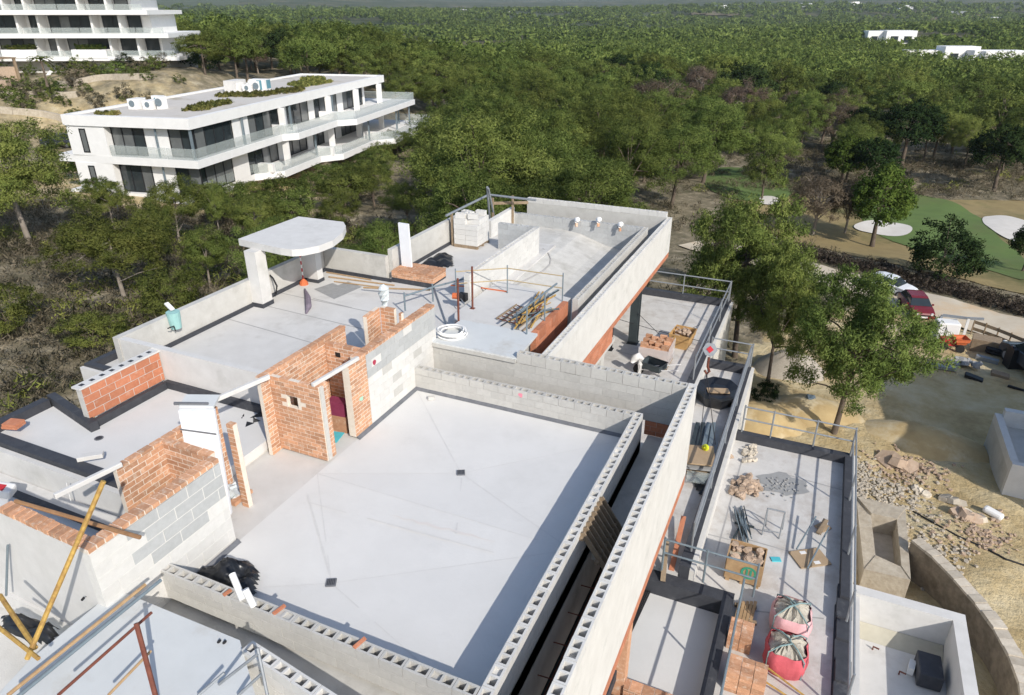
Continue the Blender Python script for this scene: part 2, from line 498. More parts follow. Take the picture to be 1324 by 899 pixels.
def hgt(x, y):
    x = np.atleast_1d(np.asarray(x, float)); y = np.atleast_1d(np.asarray(y, float))
    d2 = (x[:, None] - HP[None, :, 0]) ** 2 + (y[:, None] - HP[None, :, 1]) ** 2
    wgt = 1.0 / (d2 + 30.0) ** 1.7
    z = (wgt * HP[None, :, 2]).sum(1) / wgt.sum(1)
    r = np.hypot(x, y)
    ang = np.arctan2(-x, y)
    far = -13 + 6 * np.sin(ang * 5 + r / 260.0) * np.clip((r - 250) / 800, 0, 1) + 75 * np.clip((r - 900) / 3300, 0, 1) ** 1.5 \
        + 16 * np.sin(ang * 9 + 1.3) * np.clip((r - 1500) / 2500, 0, 1) + 10 * np.clip(ang - 0.5, 0, 1) * np.clip((r - 150) / 300, 0, 1)
    t = np.clip((r - 170) / 160, 0, 1); t = t * t * (3 - 2 * t)
    z = z * (1 - t) + far * t
    z += 0.10 * np.sin(x * 0.9 + y * 0.4) * np.cos(y * 0.7 - x * 0.3) + 0.05 * np.sin(x * 2.3 - y * 1.9) * np.clip((62 - r) / 15, 0, 1)
    return z

def h1(x, y):
    return float(hgt(x, y)[0])

def seg_dist(x, y, line):
    best = np.full(np.shape(x), 1e9)
    for a, b in zip(line[:-1], line[1:]):
        d = b - a
        t = np.clip(((x - a[0]) * d[0] + (y - a[1]) * d[1]) / (d @ d), 0, 1)
        best = np.minimum(best, np.hypot(x - a[0] - t * d[0], y - a[1] - t * d[1]))
    return best

def inside(x, y, poly):
    x = np.atleast_1d(x); y = np.atleast_1d(y)
    r = np.zeros(x.shape, bool)
    n = len(poly)
    for i in range(n):
        x1, y1 = poly[i]; x2, y2 = poly[(i + 1) % n]
        c = ((y1 > y) != (y2 > y)) & (x < (x2 - x1) * (y - y1) / (y2 - y1 + 1e-12) + x1)
        r ^= c
    return r

GOLF = [(-6, 66), (-1.5, 60), (6, 56.2), (14, 51.8), (26, 47), (50, 42), (70, 70), (46, 92), (30, 93), (18, 91), (10, 87), (3, 84.5), (-6, 84), (-9, 76)]
LOT = [(-1.2, 29), (-2.0, 22), (2.0, 20.5), (2.4, 8), (5, 0), (40, 0), (40, 33), (24, 38.5), (12, 43), (5, 46.8), (0, 42), (-2.5, 35)]

# one sheet to the horizon: polar rings, dense close by
rad = np.concatenate([np.linspace(1.5, 60, 100), np.linspace(61, 140, 70), np.geomspace(142, 7500, 90)])
angs = np.concatenate([np.linspace(-75, 110, 186), np.linspace(113, 282, 40)]) * math.pi / 180
RR, AA = np.meshgrid(rad, angs, indexing='ij')
gx, gy = (-np.sin(AA) * RR).ravel(), (np.cos(AA) * RR).ravel()
gz = hgt(gx, gy)
nr, na = RR.shape
i0 = np.arange(nr - 1)[:, None] * na + np.arange(na)[None, :]
i1 = np.arange(nr - 1)[:, None] * na + (np.arange(na)[None, :] + 1) % na
fq = np.stack([i0, i1, i1 + na, i0 + na], -1).reshape(-1, 4)
gv = np.column_stack([gx, gy, gz])
c0 = len(gv)
gv = np.vstack([gv, [0, 0, h1(0, 0)]])
faces = fq.tolist() + [[(k + 1) % na, k, c0] for k in range(na)]
gme = bpy.data.meshes.new('ground')
gme.from_pydata(gv.tolist(), [], faces)
gme.polygons.foreach_set('use_smooth', [True] * len(gme.polygons))
# what grows or lies on it: r bare earth, g dry grass of the golf course, b far farmland
vx, vy = gv[:, 0], gv[:, 1]
rr = np.hypot(vx, vy)
earth = inside(vx, vy, LOT).astype(float)
nbyard = np.maximum(np.clip(1 - np.hypot(vx + 60, vy - 52) / 32, 0, 1), np.clip(.62 - np.hypot(vx + 90, vy - 62) / 80, 0, 1)) * 0.9
earth = np.maximum(earth, nbyard * (rr < 130))
golf = inside(vx, vy, GOLF).astype(float)
farm = np.clip((rr - 420) / 500, 0, 1)
ca = gme.color_attributes.new('soil', 'FLOAT_COLOR', 'POINT')
ca.data.foreach_set('color', np.column_stack([earth, golf, farm, np.ones_like(earth)]).astype(np.float32).ravel())

gm = bpy.data.materials.new('ground')
gm.use_nodes = True
n, l = gm.node_tree.nodes, gm.node_tree.links
bs = n['Principled BSDF']; bs.inputs['Roughness'].default_value = 1; bs.inputs['Specular IOR Level'].default_value = 0.1
geo = n.new('ShaderNodeNewGeometry')
def noise(sc, det=8, rough=0.65):
    q = n.new('ShaderNodeTexNoise'); q.inputs['Scale'].default_value = sc; q.inputs['Detail'].default_value = det; q.inputs['Roughness'].default_value = rough
    l.new(geo.outputs['Position'], q.inputs['Vector']); return q.outputs[0]
def ramp(src, stops):
    q = n.new('ShaderNodeValToRGB')
    while len(q.color_ramp.elements) < len(stops): q.color_ramp.elements.new(0.5)
    for e, (p, c) in zip(q.color_ramp.elements, stops): e.position = p; e.color = (*c, 1)
    l.new(src, q.inputs[0]); return q.outputs[0]
def mixc(fac, a, b):
    q = n.new('ShaderNodeMix'); q.data_type = 'RGBA'
    l.new(fac, q.inputs[0]); l.new(a, q.inputs[6]); l.new(b, q.inputs[7]); return q.outputs[2]
def math_(op, a, b=None, v=None):
    q = n.new('ShaderNodeMath'); q.operation = op; l.new(a, q.inputs[0])
    if b is not None: l.new(b, q.inputs[1])
    if v is not None: q.inputs[1].default_value = v
    return q.outputs[0]
scrub = ramp(noise(0.55, 10, 0.7), [(0.28, (0.085, 0.09, 0.048)), (0.42, (0.17, 0.15, 0.098)), (0.55, (0.26, 0.22, 0.15)), (0.68, (0.46, 0.40, 0.29))])
dirt = ramp(noise(0.5, 10, 0.68), [(0.25, (0.31, 0.225, 0.115)), (0.45, (0.52, 0.40, 0.215)), (0.62, (0.64, 0.53, 0.33)), (0.8, (0.60, 0.54, 0.42))])
rough_ = ramp(noise(0.16, 7, 0.6), [(0.3, (0.085, 0.085, 0.030)), (0.48, (0.16, 0.115, 0.055)), (0.7, (0.21, 0.165, 0.075))])
farc = ramp(noise(0.010, 9, 0.7), [(0.3, (0.038, 0.052, 0.024)), (0.48, (0.062, 0.075, 0.036)), (0.58, (0.10, 0.10, 0.055)), (0.66, (0.17, 0.145, 0.09)), (0.74, (0.06, 0.075, 0.035))])
at = n.new('ShaderNodeAttribute'); at.attribute_name = 'soil'
sp = n.new('ShaderNodeSeparateColor'); l.new(at.outputs['Color'], sp.inputs[0])
def edged(ch):
    a = math_('ADD', ch, math_('MULTIPLY', math_('SUBTRACT', noise(0.35, 6), v=0.5), v=0.9))
    q = n.new('ShaderNodeMapRange'); q.inputs['From Min'].default_value = 0.35; q.inputs['From Max'].default_value = 0.65
    l.new(a, q.inputs[0]); return q.outputs[0]
c = mixc(edged(sp.outputs[0]), scrub, dirt)
c = mixc(edged(sp.outputs[1]), c, rough_)
c = mixc(sp.outputs[2], c, farc)
l.new(c, bs.inputs['Base Color'])
bu = n.new('ShaderNodeBump'); bu.inputs['Strength'].default_value = 0.9; bu.inputs['Distance'].default_value = 0.3
l.new(noise(1.6, 8, 0.7), bu.inputs['Height']); l.new(bu.outputs[0], bs.inputs['Normal'])
gme.materials.append(gm)
go = link('ground', gme)
go['kind'] = 'structure'

def sheet(name, poly, m, dz, step=1.0, kind='structure'):
    """a sheet that follows the ground, inside a polygon (a fan of clipped strips is enough at this size)"""
    bm = bmesh.new()
    vs = [bm.verts.new((p[0], p[1], 0)) for p in poly]
    bm.faces.new(vs)
    xs = [p[0] for p in poly]; ys = [p[1] for p in poly]
    k = math.floor(min(xs) / step) * step + step
    while k < max(xs):
        bmesh.ops.bisect_plane(bm, geom=bm.verts[:] + bm.edges[:] + bm.faces[:], plane_co=(k, 0, 0), plane_no=(1, 0, 0)); k += step
    k = math.floor(min(ys) / step) * step + step
    while k < max(ys):
        bmesh.ops.bisect_plane(bm, geom=bm.verts[:] + bm.edges[:] + bm.faces[:], plane_co=(0, k, 0), plane_no=(0, 1, 0)); k += step
    co = np.array([v.co[:] for v in bm.verts])
    z = hgt(co[:, 0], co[:, 1]) + dz
    for v, zz in zip(bm.verts, z): v.co.z = zz
    for f in bm.faces:
        f.smooth = True
        if f.normal.z < 0: f.normal_flip()
    me = bpy.data.meshes.new(name)
    bm.to_mesh(me); bm.free()
    me.materials.append(m)
    o = link(name, me)
    o['kind'] = kind
    return o

def smooth_poly(pts, it=2):
    for _ in range(it):
        q = []
        for i in range(len(pts)):
            a, b = pts[i], pts[(i + 1) % len(pts)]
            q += [(a[0] * .75 + b[0] * .25, a[1] * .75 + b[1] * .25), (a[0] * .25 + b[0] * .75, a[1] * .25 + b[1] * .75)]
        pts = q
    return pts

M_road = mat('pale dirt road', (0.58, 0.51, 0.40), (0.50, 0.42, 0.31), scale=0.9, bump=0.3, bscale=6, rough=1, coord='World', c3=(0.55, 0.41, 0.26), s3=0.3, w3=(0.5, 0.65))
M_fair = mat('fairway grass', (0.125, 0.185, 0.050), (0.098, 0.148, 0.042), scale=0.6, rough=1, coord='World', c3=(0.13, 0.14, 0.055), s3=0.12, w3=(0.5, 0.7))
M_golfdry = mat('dry golf rough', (0.31, 0.24, 0.11), (0.24, 0.18, 0.085), scale=0.5, rough=1, coord='World', c3=(0.10, 0.105, 0.035), s3=0.09, w3=(0.5, 0.66))
M_bunk = mat('white bunker sand', (0.66, 0.62, 0.56), (0.58, 0.54, 0.48), scale=1.2, rough=1, coord='World', bump=0.2, bscale=5)
L_, R_ = [], []
for i, p in enumerate(RB):
    a = RB[max(i - 1, 0)]; b = RB[min(i + 1, len(RB) - 1)]
    d = (b - a) / np.hypot(*(b - a)); nn = np.array([-d[1], d[0]])
    wd = 2.0 + 0.4 * min(max(i - 3, 0), 3)
    L_.append(tuple(p + nn * 1.7)); R_.append(tuple(p - nn * wd))
sheet('dirt_road', L_ + R_[::-1], M_road, 0.10)
sheet('golf_rough', smooth_poly(GOLF), M_golfdry, 0.05, 1.2)
def gpoly(pts, z0=-9.0):
    out = []
    for px, py in pts:
        z = z0
        for _ in range(6):
            q = G(px, py, z); z = h1(q.x, q.y)
        out.append((q.x, q.y))
    return out
sheet('fairway', smooth_poly(gpoly([(905, 245), (920, 212), (985, 222), (1035, 240), (1010, 262), (960, 262)])), M_fair, 0.09, 1.2)
sheet('fairway', smooth_poly(gpoly([(1090, 262), (1150, 248), (1215, 256), (1258, 275), (1290, 310), (1324, 330), (1345, 370), (1280, 352), (1200, 330), (1130, 305)])), M_fair, 0.09, 1.2)
for pts in ([(980, 256), (1000, 255), (1012, 262), (1000, 267), (982, 265)],
            [(1102, 292), (1122, 286), (1150, 288), (1178, 293), (1180, 302), (1160, 308), (1130, 304), (1106, 299)],
            [(1268, 282), (1290, 279), (1318, 284), (1345, 292), (1345, 318), (1312, 315), (1285, 302), (1272, 292)]):
    sheet('sand_bunker', smooth_poly(gpoly(pts)), M_bunk, 0.13, 0.8)

# ================================================================== THE UNFINISHED VILLA : floors, edges, columns
V = thing('unfinished_villa', 'large white villa under construction, its flat roofs and terraces open to the sky', 'building', (-9, 12, -6))
def vb(name, m, *a, **k):
    mb = MB(); mb.box(*a); return mb.build(name, m, V, **k)
def vp(name, m, poly, z0, z1, **k):
    return MB().prism(poly, z0, z1).build(name, m, V, **k)

# main roof: two falls towards two drains
A_, B_, C_, D_ = (-9.157, 6.07), (-3.19, 6.07), (-3.19, 14.1), (-9.157, 14.1)
M1, M2 = (-9.157, 9.9), (-3.19, 9.9)
dr1 = G(428, 752, 0); dr2 = G(596, 610, 0)
top = [(*A_, .0), (*B_, .0), (*M2, .0), (*C_, 0), (*D_, 0), (*M1, 0), (dr1.x, dr1.y, -.045), (dr2.x, dr2.y, -.045)]
mb = MB().add(top, [(0, 1, 6), (1, 2, 6), (2, 5, 6), (5, 0, 6), (2, 3, 7), (3, 4, 7), (4, 5, 7), (5, 2, 7)])
mb.build('roof_deck', M_floor, V)
vp('roof_slab', M_conc, [(-9.36, 5.5), (-2.99, 5.5), (-2.99, 14.3), (-9.36, 14.3)], -0.43, -0.06)
cr = MB()
def crease(a, b, wd=0.03, z=0.004):
    a, b = Vector(a), Vector(b)
    n_ = 9
    for i in range(n_):
        if random.random() < 0.05: continue
        p, q = a.lerp(b, i / n_), a.lerp(b, (i + .95) / n_)
        s_ = (q - p).cross(Vector((0, 0, 1))).normalized() * wd * random.uniform(.2, .42)
        up = Vector((0, 0, z))
        cr.poly([p + s_ + up, q + s_ + up, q - s_ + up, p - s_ + up][::-1])
for q in (A_, B_, M2, M1): crease((dr1.x, dr1.y, -.045), (*q, 0))
for q in (C_, D_, M2, M1): crease((dr2.x, dr2.y, -.045), (*q, 0))
crease((*M1, 0), (*M2, 0), 0.04)
crease(G(398, 640, 0), G(427, 745, -.04), .05); crease(G(400, 650, 0), G(640, 715, 0), .05); crease(G(590, 690, 0), G(597, 618, -.04), .04)
tag(cr.build('screed_crease', M_seamf, V), kind='stuff')
M_stain = mat('dirt film', (0.63, 0.62, 0.60), (0.60, 0.59, 0.57), scale=3, rough=.95, coord='World')
M_pinkst = mat('brick dust', (0.645, 0.605, 0.58), (0.625, 0.595, 0.57), scale=4, rough=.95, coord='World')
def streak(a, b, wd, m):
    a, b = G(*a, .003), G(*b, .003); d = (b - a); s_ = Vector((-d.y, d.x, 0)).normalized()
    n_ = 14; l1, l2 = [], []
    for k in range(n_ + 1):
        p = a + d * (k / n_); w_ = wd * math.sin(math.pi * k / n_) * random.uniform(.35, 1) + .004
        p = p + s_ * random.uniform(-.03, .03)
        l1.append(p + s_ * w_); l2.append(p - s_ * w_)
    o = MB().poly(l2 + l1[::-1]).build('stain', m, V)
streak((505, 666), (640, 700), .035, M_pinkst)
for d_ in (dr1, dr2):
    a = 0.5
    mb = MB().obox((d_.x, d_.y, -.028), (.18, .18, .03), (0, 0, a)).build('roof_drain', M_membg, V)
    mb2 = MB()
    for k in range(-2, 3):
        mb2.obox((d_.x + .03 * k * math.cos(a), d_.y + .03 * k * math.sin(a), -.010), (.012, .14, .012), (0, 0, a))
    mb2.build('drain_grate', M_memb, V)
# membrane fillet at the foot of the walls
def fillet(pts, z, hgt_=0.07, wd=0.05, m=None, name='membrane_strip'):
    """pts run with the wall on the left"""
    mb = MB()
    for a, b in zip(pts[:-1], pts[1:]):
        a, b = Vector(a), Vector(b)
        d = (b - a).normalized(); nn = Vector((d.y, -d.x))
        mb.add([(*a, z + hgt_), (*b, z + hgt_), (*(b + nn * wd), z + .005), (*(a + nn * wd), z + .005)], [(0, 3, 2, 1)])
    return mb.build(name, m or M_membg, V)
fillet([(-9.157, 14.1), (-3.19, 14.1)][::1], 0, .08, .06)
fillet([(-3.19, 14.1), (-3.19, 6.07)], 0, .05, .04)
fillet([(-3.19, 6.07), (-9.157, 6.07)], 0, .05, .04)
fillet([(-9.157, 11.4), (-9.157, 14.1)], 0, .07, .08)
fillet([(-9.157, 6.07), (-9.157, 7.5)], 0, .07, .08)
# hallway floor behind the brick hut and landing beside it
vb('landing_floor', M_floor2, -11.6, -9.157, 7.55, 12.3, -0.35, -0.004)
# slot between the two long walls
vb('slot_floor', M_conc, -2.99, -2.17, 10.6, 15.1, -0.75, -0.43)
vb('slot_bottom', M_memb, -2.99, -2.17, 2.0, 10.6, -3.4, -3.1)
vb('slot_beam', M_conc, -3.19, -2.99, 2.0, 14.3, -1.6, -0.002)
mb = MB()
for k in range(9):
    y = 4.0 + k * .75
    mb.tube([(-2.99, y, -.9), (-2.17, y + .1, -.95)], .012, 5)
for x in (-2.75, -2.55, -2.4):
    mb.tube([(x, 3, -.92), (x, 10.6, -.92)], .010, 5)
mb.build('rebar_mesh', M_rust, V)

# canopy terrace, pool deck and pool
T_ = 0.5
vp('canopy_terrace_floor', M_floor2, [(-16.5, 11.2), (-10.63, 11.2), (-10.63, 12.35), (-9.37, 12.35), (-9.37, 15.3), (-9.37, 16.6), (-9.9, 17.2), (-11.8, 19.75), (-16.5, 19.75)], 0.1, T_)
mb = MB()
for (a, b) in (((300, 385), (480, 428)), ((240, 397), (420, 448)), ((330, 372), (500, 408)), ((405, 386), (455, 398))):
    pa, pb = G(*a, T_ + .004), G(*b, T_ + .004)
    dd = (pb - pa).normalized(); s_ = Vector((-dd.y, dd.x, 0)) * .02
    mb.poly([pa - s_, pb - s_, pb + s_, pa + s_])
tag(mb.build('screed_joint', M_seam, V), kind='stuff')
DL = 0.62
vp('deck_floor', M_floor2, [(-13.6, 19.75), (-11.8, 19.75), (-9.9, 17.2), (-9.37, 16.6), (-9.37, 17.5), (-9.6, 25.8), (-12.6, 25.8), (-13.6, 25.8)], 0.1, DL)
vp('pool_deck_floor', M_floor2, [(-9.37, 16.75), (-6.95, 16.85), (-6.78, 19.8), (-9.6, 20.3), (-9.6, 17.2)], 0.1, 0.95)
sl_ = [(-9.157, 15.085), (-6.62, 15.085), (-6.70, 16.75), (-9.157, 16.75)]
vp('entry_slab', M_bluegrey, sl_, 0.93, 1.0)
vp('entry_slab_edge', M_conc, [(-9.15, 15.05), (-6.63, 15.05), (-6.63, 15.3), (-9.15, 15.3)], 0.86, 0.965)
vp('pool_floor', M_floor3, [(-9.9, 19.6), (-6.5, 19.6), (-6.5, 28.0), (-12.6, 28.0), (-12.6, 24.4), (-9.9, 24.4)], -0.4, -0.06)
px_ = [(-12.6, .60), (-9.9, .60), (-9.3, .52), (-8.2, .16), (-7.4, .02), (-6.6, 0)]
mb = MB()
for (xa, za), (xb, zb) in zip(px_[:-1], px_[1:]):
    ya = 24.5 if xb <= -9.8 else 19.7
    mb.poly([(xa, ya, za), (xb, ya, zb), (xb, 27.995, zb), (xa, 27.995, za)])
mb.build('pool_beach', M_floor3, V)
def pz(x):
    return float(np.interp(x, [p[0] for p in px_], [p[1] for p in px_]))
arc = []
for q in ((702, 322), (709, 328), (712, 335), (711, 342), (703, 350), (690, 357), (676, 364), (664, 371), (658, 376)):
    z = .4
    for _ in range(8):
        p = G(*q, z); z = pz(p.x) + .012
    arc.append(p)
MB().tube(arc, .03, 6).build('pool_joint', M_seam, V)
vb('gutter_floor', M_memb, -6.78, -5.9, 15.3, 30.0, -0.6, -0.42)
vb('gutter_floor', M_memb, -12.6, -6.0, 28.0, 30.0, -0.6, -0.42)
# storeys below
vb('lower_wall', M_render, -9.3, -8.6, 15.3, 30.0, -7.2, -0.6)
vb('pool_slab', M_conc, -12.6, -6.02, 15.4, 30.05, -0.85, -0.61)
vp('lower_wall', M_render, [(-16.4, 11.3), (-12, 11.3), (-12, 25.6), (-13.4, 25.6), (-13.4, 19.9), (-16.4, 19.9)], -7.0, 0.08)
vp('lower_wall', M_render, [(-16.6, 7.4), (-10.8, 7.4), (-10.8, 11.2), (-14.9, 11.2), (-14.9, 9.1), (-16.6, 9.1)], -7.0, 0.05)
vp('lower_wall', M_render, [(-16.0, 1), (-3.3, 1), (-3.3, 14), (-9.4, 14), (-9.4, 7), (-16.0, 7.0)], -7.0, -0.45 - .35)
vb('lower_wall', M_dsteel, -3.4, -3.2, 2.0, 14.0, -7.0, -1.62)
vb('lower_wall', M_render, -3.4, -2.6, 14.05, 15.2, -7.0, -0.76)

# upper right terrace, z=-3
Z3 = -3.0
vp('terrace_floor', M_floor4, [(-8.6, 15.3), (-3.1, 15.3), (-3.1, 24.6), (-3.3, 31.0), (-8.6, 31.0)], -3.4, Z3)
def upstand(pts, z0, z1, t, m=None, name='membrane_upstand'):
    mb = MB()
    for a, b in zip(pts[:-1], pts[1:]):
        a, b = Vector(a), Vector(b)
        d = (b - a).normalized(); nn = Vector((-d.y, d.x)) * t
        a2, b2 = a - d * 0.0, b + d * 0.0
        mb.prism([tuple(a2), tuple(b2), tuple(b2 + nn), tuple(a2 + nn)], z0, z1)
    return mb.build(name, m or M_memb, V)
upstand([(-7.6, 31.0), (-3.0, 31.0)], Z3 - .3, Z3 + .3, .25)
upstand([(-3.3, 22.6), (-3.3, 31.0)], Z3 - .3, Z3 + .28, -.28)
vb('terrace_wall', M_render, -3.02, -2.9, 15.3, 31.2, -7.2, Z3 + .22)
vb('terrace_wall', M_render, -8.6, -3.03, 31.26, 31.36, -7.4, Z3 + .2)
mb = MB()
for (a, b) in (((848, 388), (900, 398)), ((800, 455), (868, 470)), ((846, 420), (815, 412))):
    pa, pb = G(*a, Z3 + .004), G(*b, Z3 + .004)
    dd = (pb - pa).normalized(); s_ = Vector((-dd.y, dd.x, 0)) * .02
    mb.poly([pa - s_, pb - s_, pb + s_, pa + s_])
tag(mb.build('screed_joint', M_seam, V), kind='stuff')
# steel columns under the pool
def hcol(name, x, y, z0, z1, w_=.30, m=M_dsteel):
    mb = MB()
    mb.box(x - w_ / 2, x + w_ / 2, y - w_ / 2, y - w_ / 2 + .035, z0, z1)
    mb.box(x - w_ / 2, x + w_ / 2, y + w_ / 2 - .035, y + w_ / 2, z0, z1)
    mb.box(x - .02, x + .02, y - w_ / 2 + .035, y + w_ / 2 - .035, z0, z1)
    mb.obox((x, y, z0 + .015), (w_ + .1, w_ + .1, .03))
    return mb.build(name, m, V)
hcol('steel_column', -6.05, 25.6, Z3, -.62, .34)
hcol('steel_column', -6.75, 24.6, Z3, -.62, .2, M_frame)
vb('concrete_column', M_conc, -6.4, -6.0, 20.9, 21.3, Z3, -.62)
vb('interior_partition', M_dsteel, -8.55, -6.6, 16.2, 16.5, Z3, -.86)

# strip terrace beside the long outer wall, z=-3.2
ZS = -3.2
vp('strip_floor', M_floor4, [(-3.3, 13.6), (-1.6, 13.6), (-1.62, 25.0), (-3.0, 25.0), (-3.3, 22)], -3.6, ZS)
upstand([(-3.0, 25.0), (-1.35, 25.0)], ZS - .2, ZS + .3, .25)
upstand([(-1.62, 13.6), (-1.62, 24.99)], ZS - .3, ZS + .28, -.26)
vb('strip_wall', M_render, -1.36, -1.24, 13.6, 25.3, -7, ZS + .2)
vb('strip_wall', M_render, -3.0, -1.37, 25.26, 25.36, -7, ZS + .2)
# lower terrace
ZL = -3.6
vp('lower_terrace_floor', M_floor4, [(-1.25, 20.9), (2.06, 20.9), (2.06, 9), (1.9, 4), (-.25, 4), (-.25, 13.5), (-1.25, 13.5)], -4.1, ZL)
upstand([(-1.23, 20.9), (2.3, 20.9)], ZL - .3, ZL + .28, .25)
upstand([(2.06, 14.6), (2.06, 20.9)], ZL - .3, ZL + .28, -.24)
upstand([(1.98, 5), (1.98, 14.5)], ZL - .3, ZL + .05, -.34, M_memb, 'membrane_fold')
vb('lower_terrace_wall', M_render, -1.2, 2.28, 21.16, 21.26, -7, ZL + .2)
vb('lower_terrace_wall', M_render, 2.31, 2.4, 15.6, 21.2, -7, ZL + .2)
mb = MB()
for (a, b) in (((965, 574), (925, 720)), ((1010, 612), (1090, 634)), ((940, 690), (1072, 728)), ((912, 690), (952, 700)), ((976, 790), (1065, 800))):
    pa, pb = G(*a, ZL + .005), G(*b, ZL + .005)
    dd = (pb - pa).normalized(); s_ = Vector((-dd.y, dd.x, 0)) * .02
    mb.poly([pa - s_, pb - s_, pb + s_, pa + s_])
tag(mb.build('screed_joint', M_seam, V), kind='stuff')
# sunken small terrace at the foot of the outer wall
vp('small_terrace_floor', M_floor, [(-2.6, 10.4), (-.5, 10.4), (-.5, 13.25), (-2.6, 13.25)], -4.2, -3.75)
upstand([(-2.6, 13.25), (-.25, 13.25)], -3.8, -3.30, .35)
upstand([(-.5, 10.2), (-.5, 13.25)], -3.8, -3.30, -.25)
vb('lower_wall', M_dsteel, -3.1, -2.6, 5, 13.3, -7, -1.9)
vb('pier', M_brick, -2.25, -2.0, 10.2, 10.5, -5, -1.78)
vp('lower_terrace_wall', M_render, [(-2.5, 4), (1.9, 4), (1.9, 20.8), (-1.2, 20.8), (-1.2, 13.4), (-2.5, 13.4)], -7.2, -4.25)

# left terrace with bitumen kerbs
ZT = 0.3
lt = [(-16.7, 7.65), (-16.7, 9.2), (-14.8, 8.8), (-14.9, 11.15), (-10.75, 11.15), (-10.75, 7.65)]
vp('left_terrace_floor', M_floor, lt, 0.07, ZT)
upstand([(-16.9, 7.65), (-10.9, 7.65)], ZT - .12, ZT + .22, -.26)
upstand([(-16.7, 7.64), (-16.7, 9.12)], ZT - .12, ZT + .22, .24)
upstand([(-16.94, 9.22), (-14.74, 8.72)], ZT - .12, ZT + .24, .2)
upstand([(-14.8, 8.93), (-14.8, 10.98)], ZT - .12, ZT + .2, .12)
upstand([(-14.9, 11.0), (-10.7, 11.0)], ZT - .12, ZT + .2, .14)
dd = G(128, 567, ZT)
MB().tube([(dd.x, dd.y, ZT - .02), (dd.x, dd.y, ZT + .012)], .10, 16).build('roof_drain', M_membg, V)
MB().tube([(dd.x, dd.y, ZT - .01), (dd.x, dd.y, ZT + .018)], .07, 16).build('drain_grate', M_memb, V)
vb('terrace_side_wall', M_concw, -17.0, -10.85, 7.26, 7.38, -1.0, ZT + .1)
# landing below it and the stair well
vp('landing_floor', M_concw, [(-18, 4.9), (-9.37, 4.9), (-9.37, 7.25), (-18, 7.25)], -0.7, -0.25)
vb('landing_dark_strip', M_memb, -18, -10.0, 6.78, 6.9, -0.25, -0.14)  # low dark strip along the landing
# bottom-left stair slab and its lower landing
SB = 0.75
s0, s1 = G(150, 762, SB), G(310, 828, SB)
vp('stair_slab', M_bluegrey, [xy(s0), xy(s1), xy(G(330, 899, SB)), xy(G(330, 1000, SB)), xy(G(-100, 1000, SB)), xy(G(40, 852, SB))], SB - .25, SB)
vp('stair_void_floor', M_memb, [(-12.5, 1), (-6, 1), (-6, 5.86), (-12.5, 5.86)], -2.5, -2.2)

# ================================================================== BLOCK AND BRICK WALLS
GRP_W = 'hollow block walls of the unfinished villa'
def wall(label, p0, p1, t, z0, z1, m=None, mortar=None, name='block_wall', cat='wall', **k):
    r = thing(name, label, cat, (p0[0], p0[1], z0))
    masonry(r, p0, p1, t, z0, z1, m or M_block, mortar or M_mortarg, **k)
    return r

wall('low grey hollow-block wall with a pink paint spot along the far side of the main roof', (-9.157, 14.1), (-3.19, 14.1), .2, .07, .65, hollow=True)
wp = wall('low hollow-block wall dividing the main roof from the dark slot', (-3.19, 14.3), (-3.19, 4.0), .2, .0, .65, m=M_blockw, hollow=True)
wf = wall('low hollow-block wall along the near edge of the main roof with orange scraps in its cells', (-9.3, 5.87), (-3.2, 5.87), .2, .05, .65, hollow=True, fillp=.45)
# long outer wall
wo = thing('outer_wall', 'long white-rendered outer wall with open block cells on top beside the slot', 'wall', (-2.07, 9, -1.75))
MB().box(-2.17, -1.97, 2.5, 15.3, -1.45, .95).build('rendered_face', M_render, wo)
masonry(wo, (-1.97, 2.5), (-1.97, 15.3), .2, .95, 1.155, M_blockw, M_mortar, hollow=True, core=False)
masonry(wo, (-1.972, 2.5), (-1.972, 15.3), .19, -1.78, -1.455, M_tile, M_mortar, L=.30, h=.16, piece='clay_block')
# wall 2
w2 = thing('block_wall', 'taller hollow-block wall behind the far low wall, carrying the grey entry slab', 'wall', (-5.6, 15.2, -.43))
masonry(w2, (-9.157, 15.1), (-2.18, 15.1), .2, -.02, .86, M_block, M_mortarg)
masonry(w2, (-6.62, 15.1), (-2.18, 15.1), .2, .86, 1.155, M_block, M_mortarg, h=.2, hollow=True)
masonry(w2, (-3.1, 15.1), (-2.18, 15.1), .19, -.43, -.03, M_tile, M_mortar, L=.3, h=.13, piece='clay_block')

# tall wall on the left of the main roof
tw = thing('tall_wall', 'tall pale block wall with patchy grey courses and a brick capping at the left of the main roof', 'wall', (-9.25, 13.7, 0.05))
def twm(cx, c, nc):
    r_ = random.random()
    if c >= nc - 3: return M_blockg if r_ < .8 else M_blockw
    if c >= nc - 5: return M_block if r_ < .35 else M_blockw
    return M_blockw if r_ < .93 else M_block
masonry(tw, (-9.157, 12.05), (-9.157, 15.3), .2, .07, 1.95, M_blockw, M_mortar, matfun=twm)
headers(tw, (-9.145, 11.75), (-9.145, 15.3), .24, 1.955, M_brick, M_bmort)
def splat(parent, c, nrm, r, m, name='paint_spot'):
    """a sprayed spot lying 4 mm proud of a face"""
    nrm = Vector(nrm)
    a = nrm.cross(Vector((0, 0, 1))).normalized(); b = nrm.cross(a)
    pts = []
    for k in range(14):
        t = 2 * math.pi * k / 14
        q = r * random.uniform(.6, 1.1)
        pts.append(Vector(c) + a * math.cos(t) * q + b * math.sin(t) * q + nrm * .006)
    if (pts[1] - pts[0]).cross(pts[2] - pts[1]).dot(nrm) < 0: pts.reverse()
    return MB().poly(pts).build(name, m, parent)
splat(tw, (-9.157, 12.35, 1.62), (1, 0, 0), .08, M_magenta)

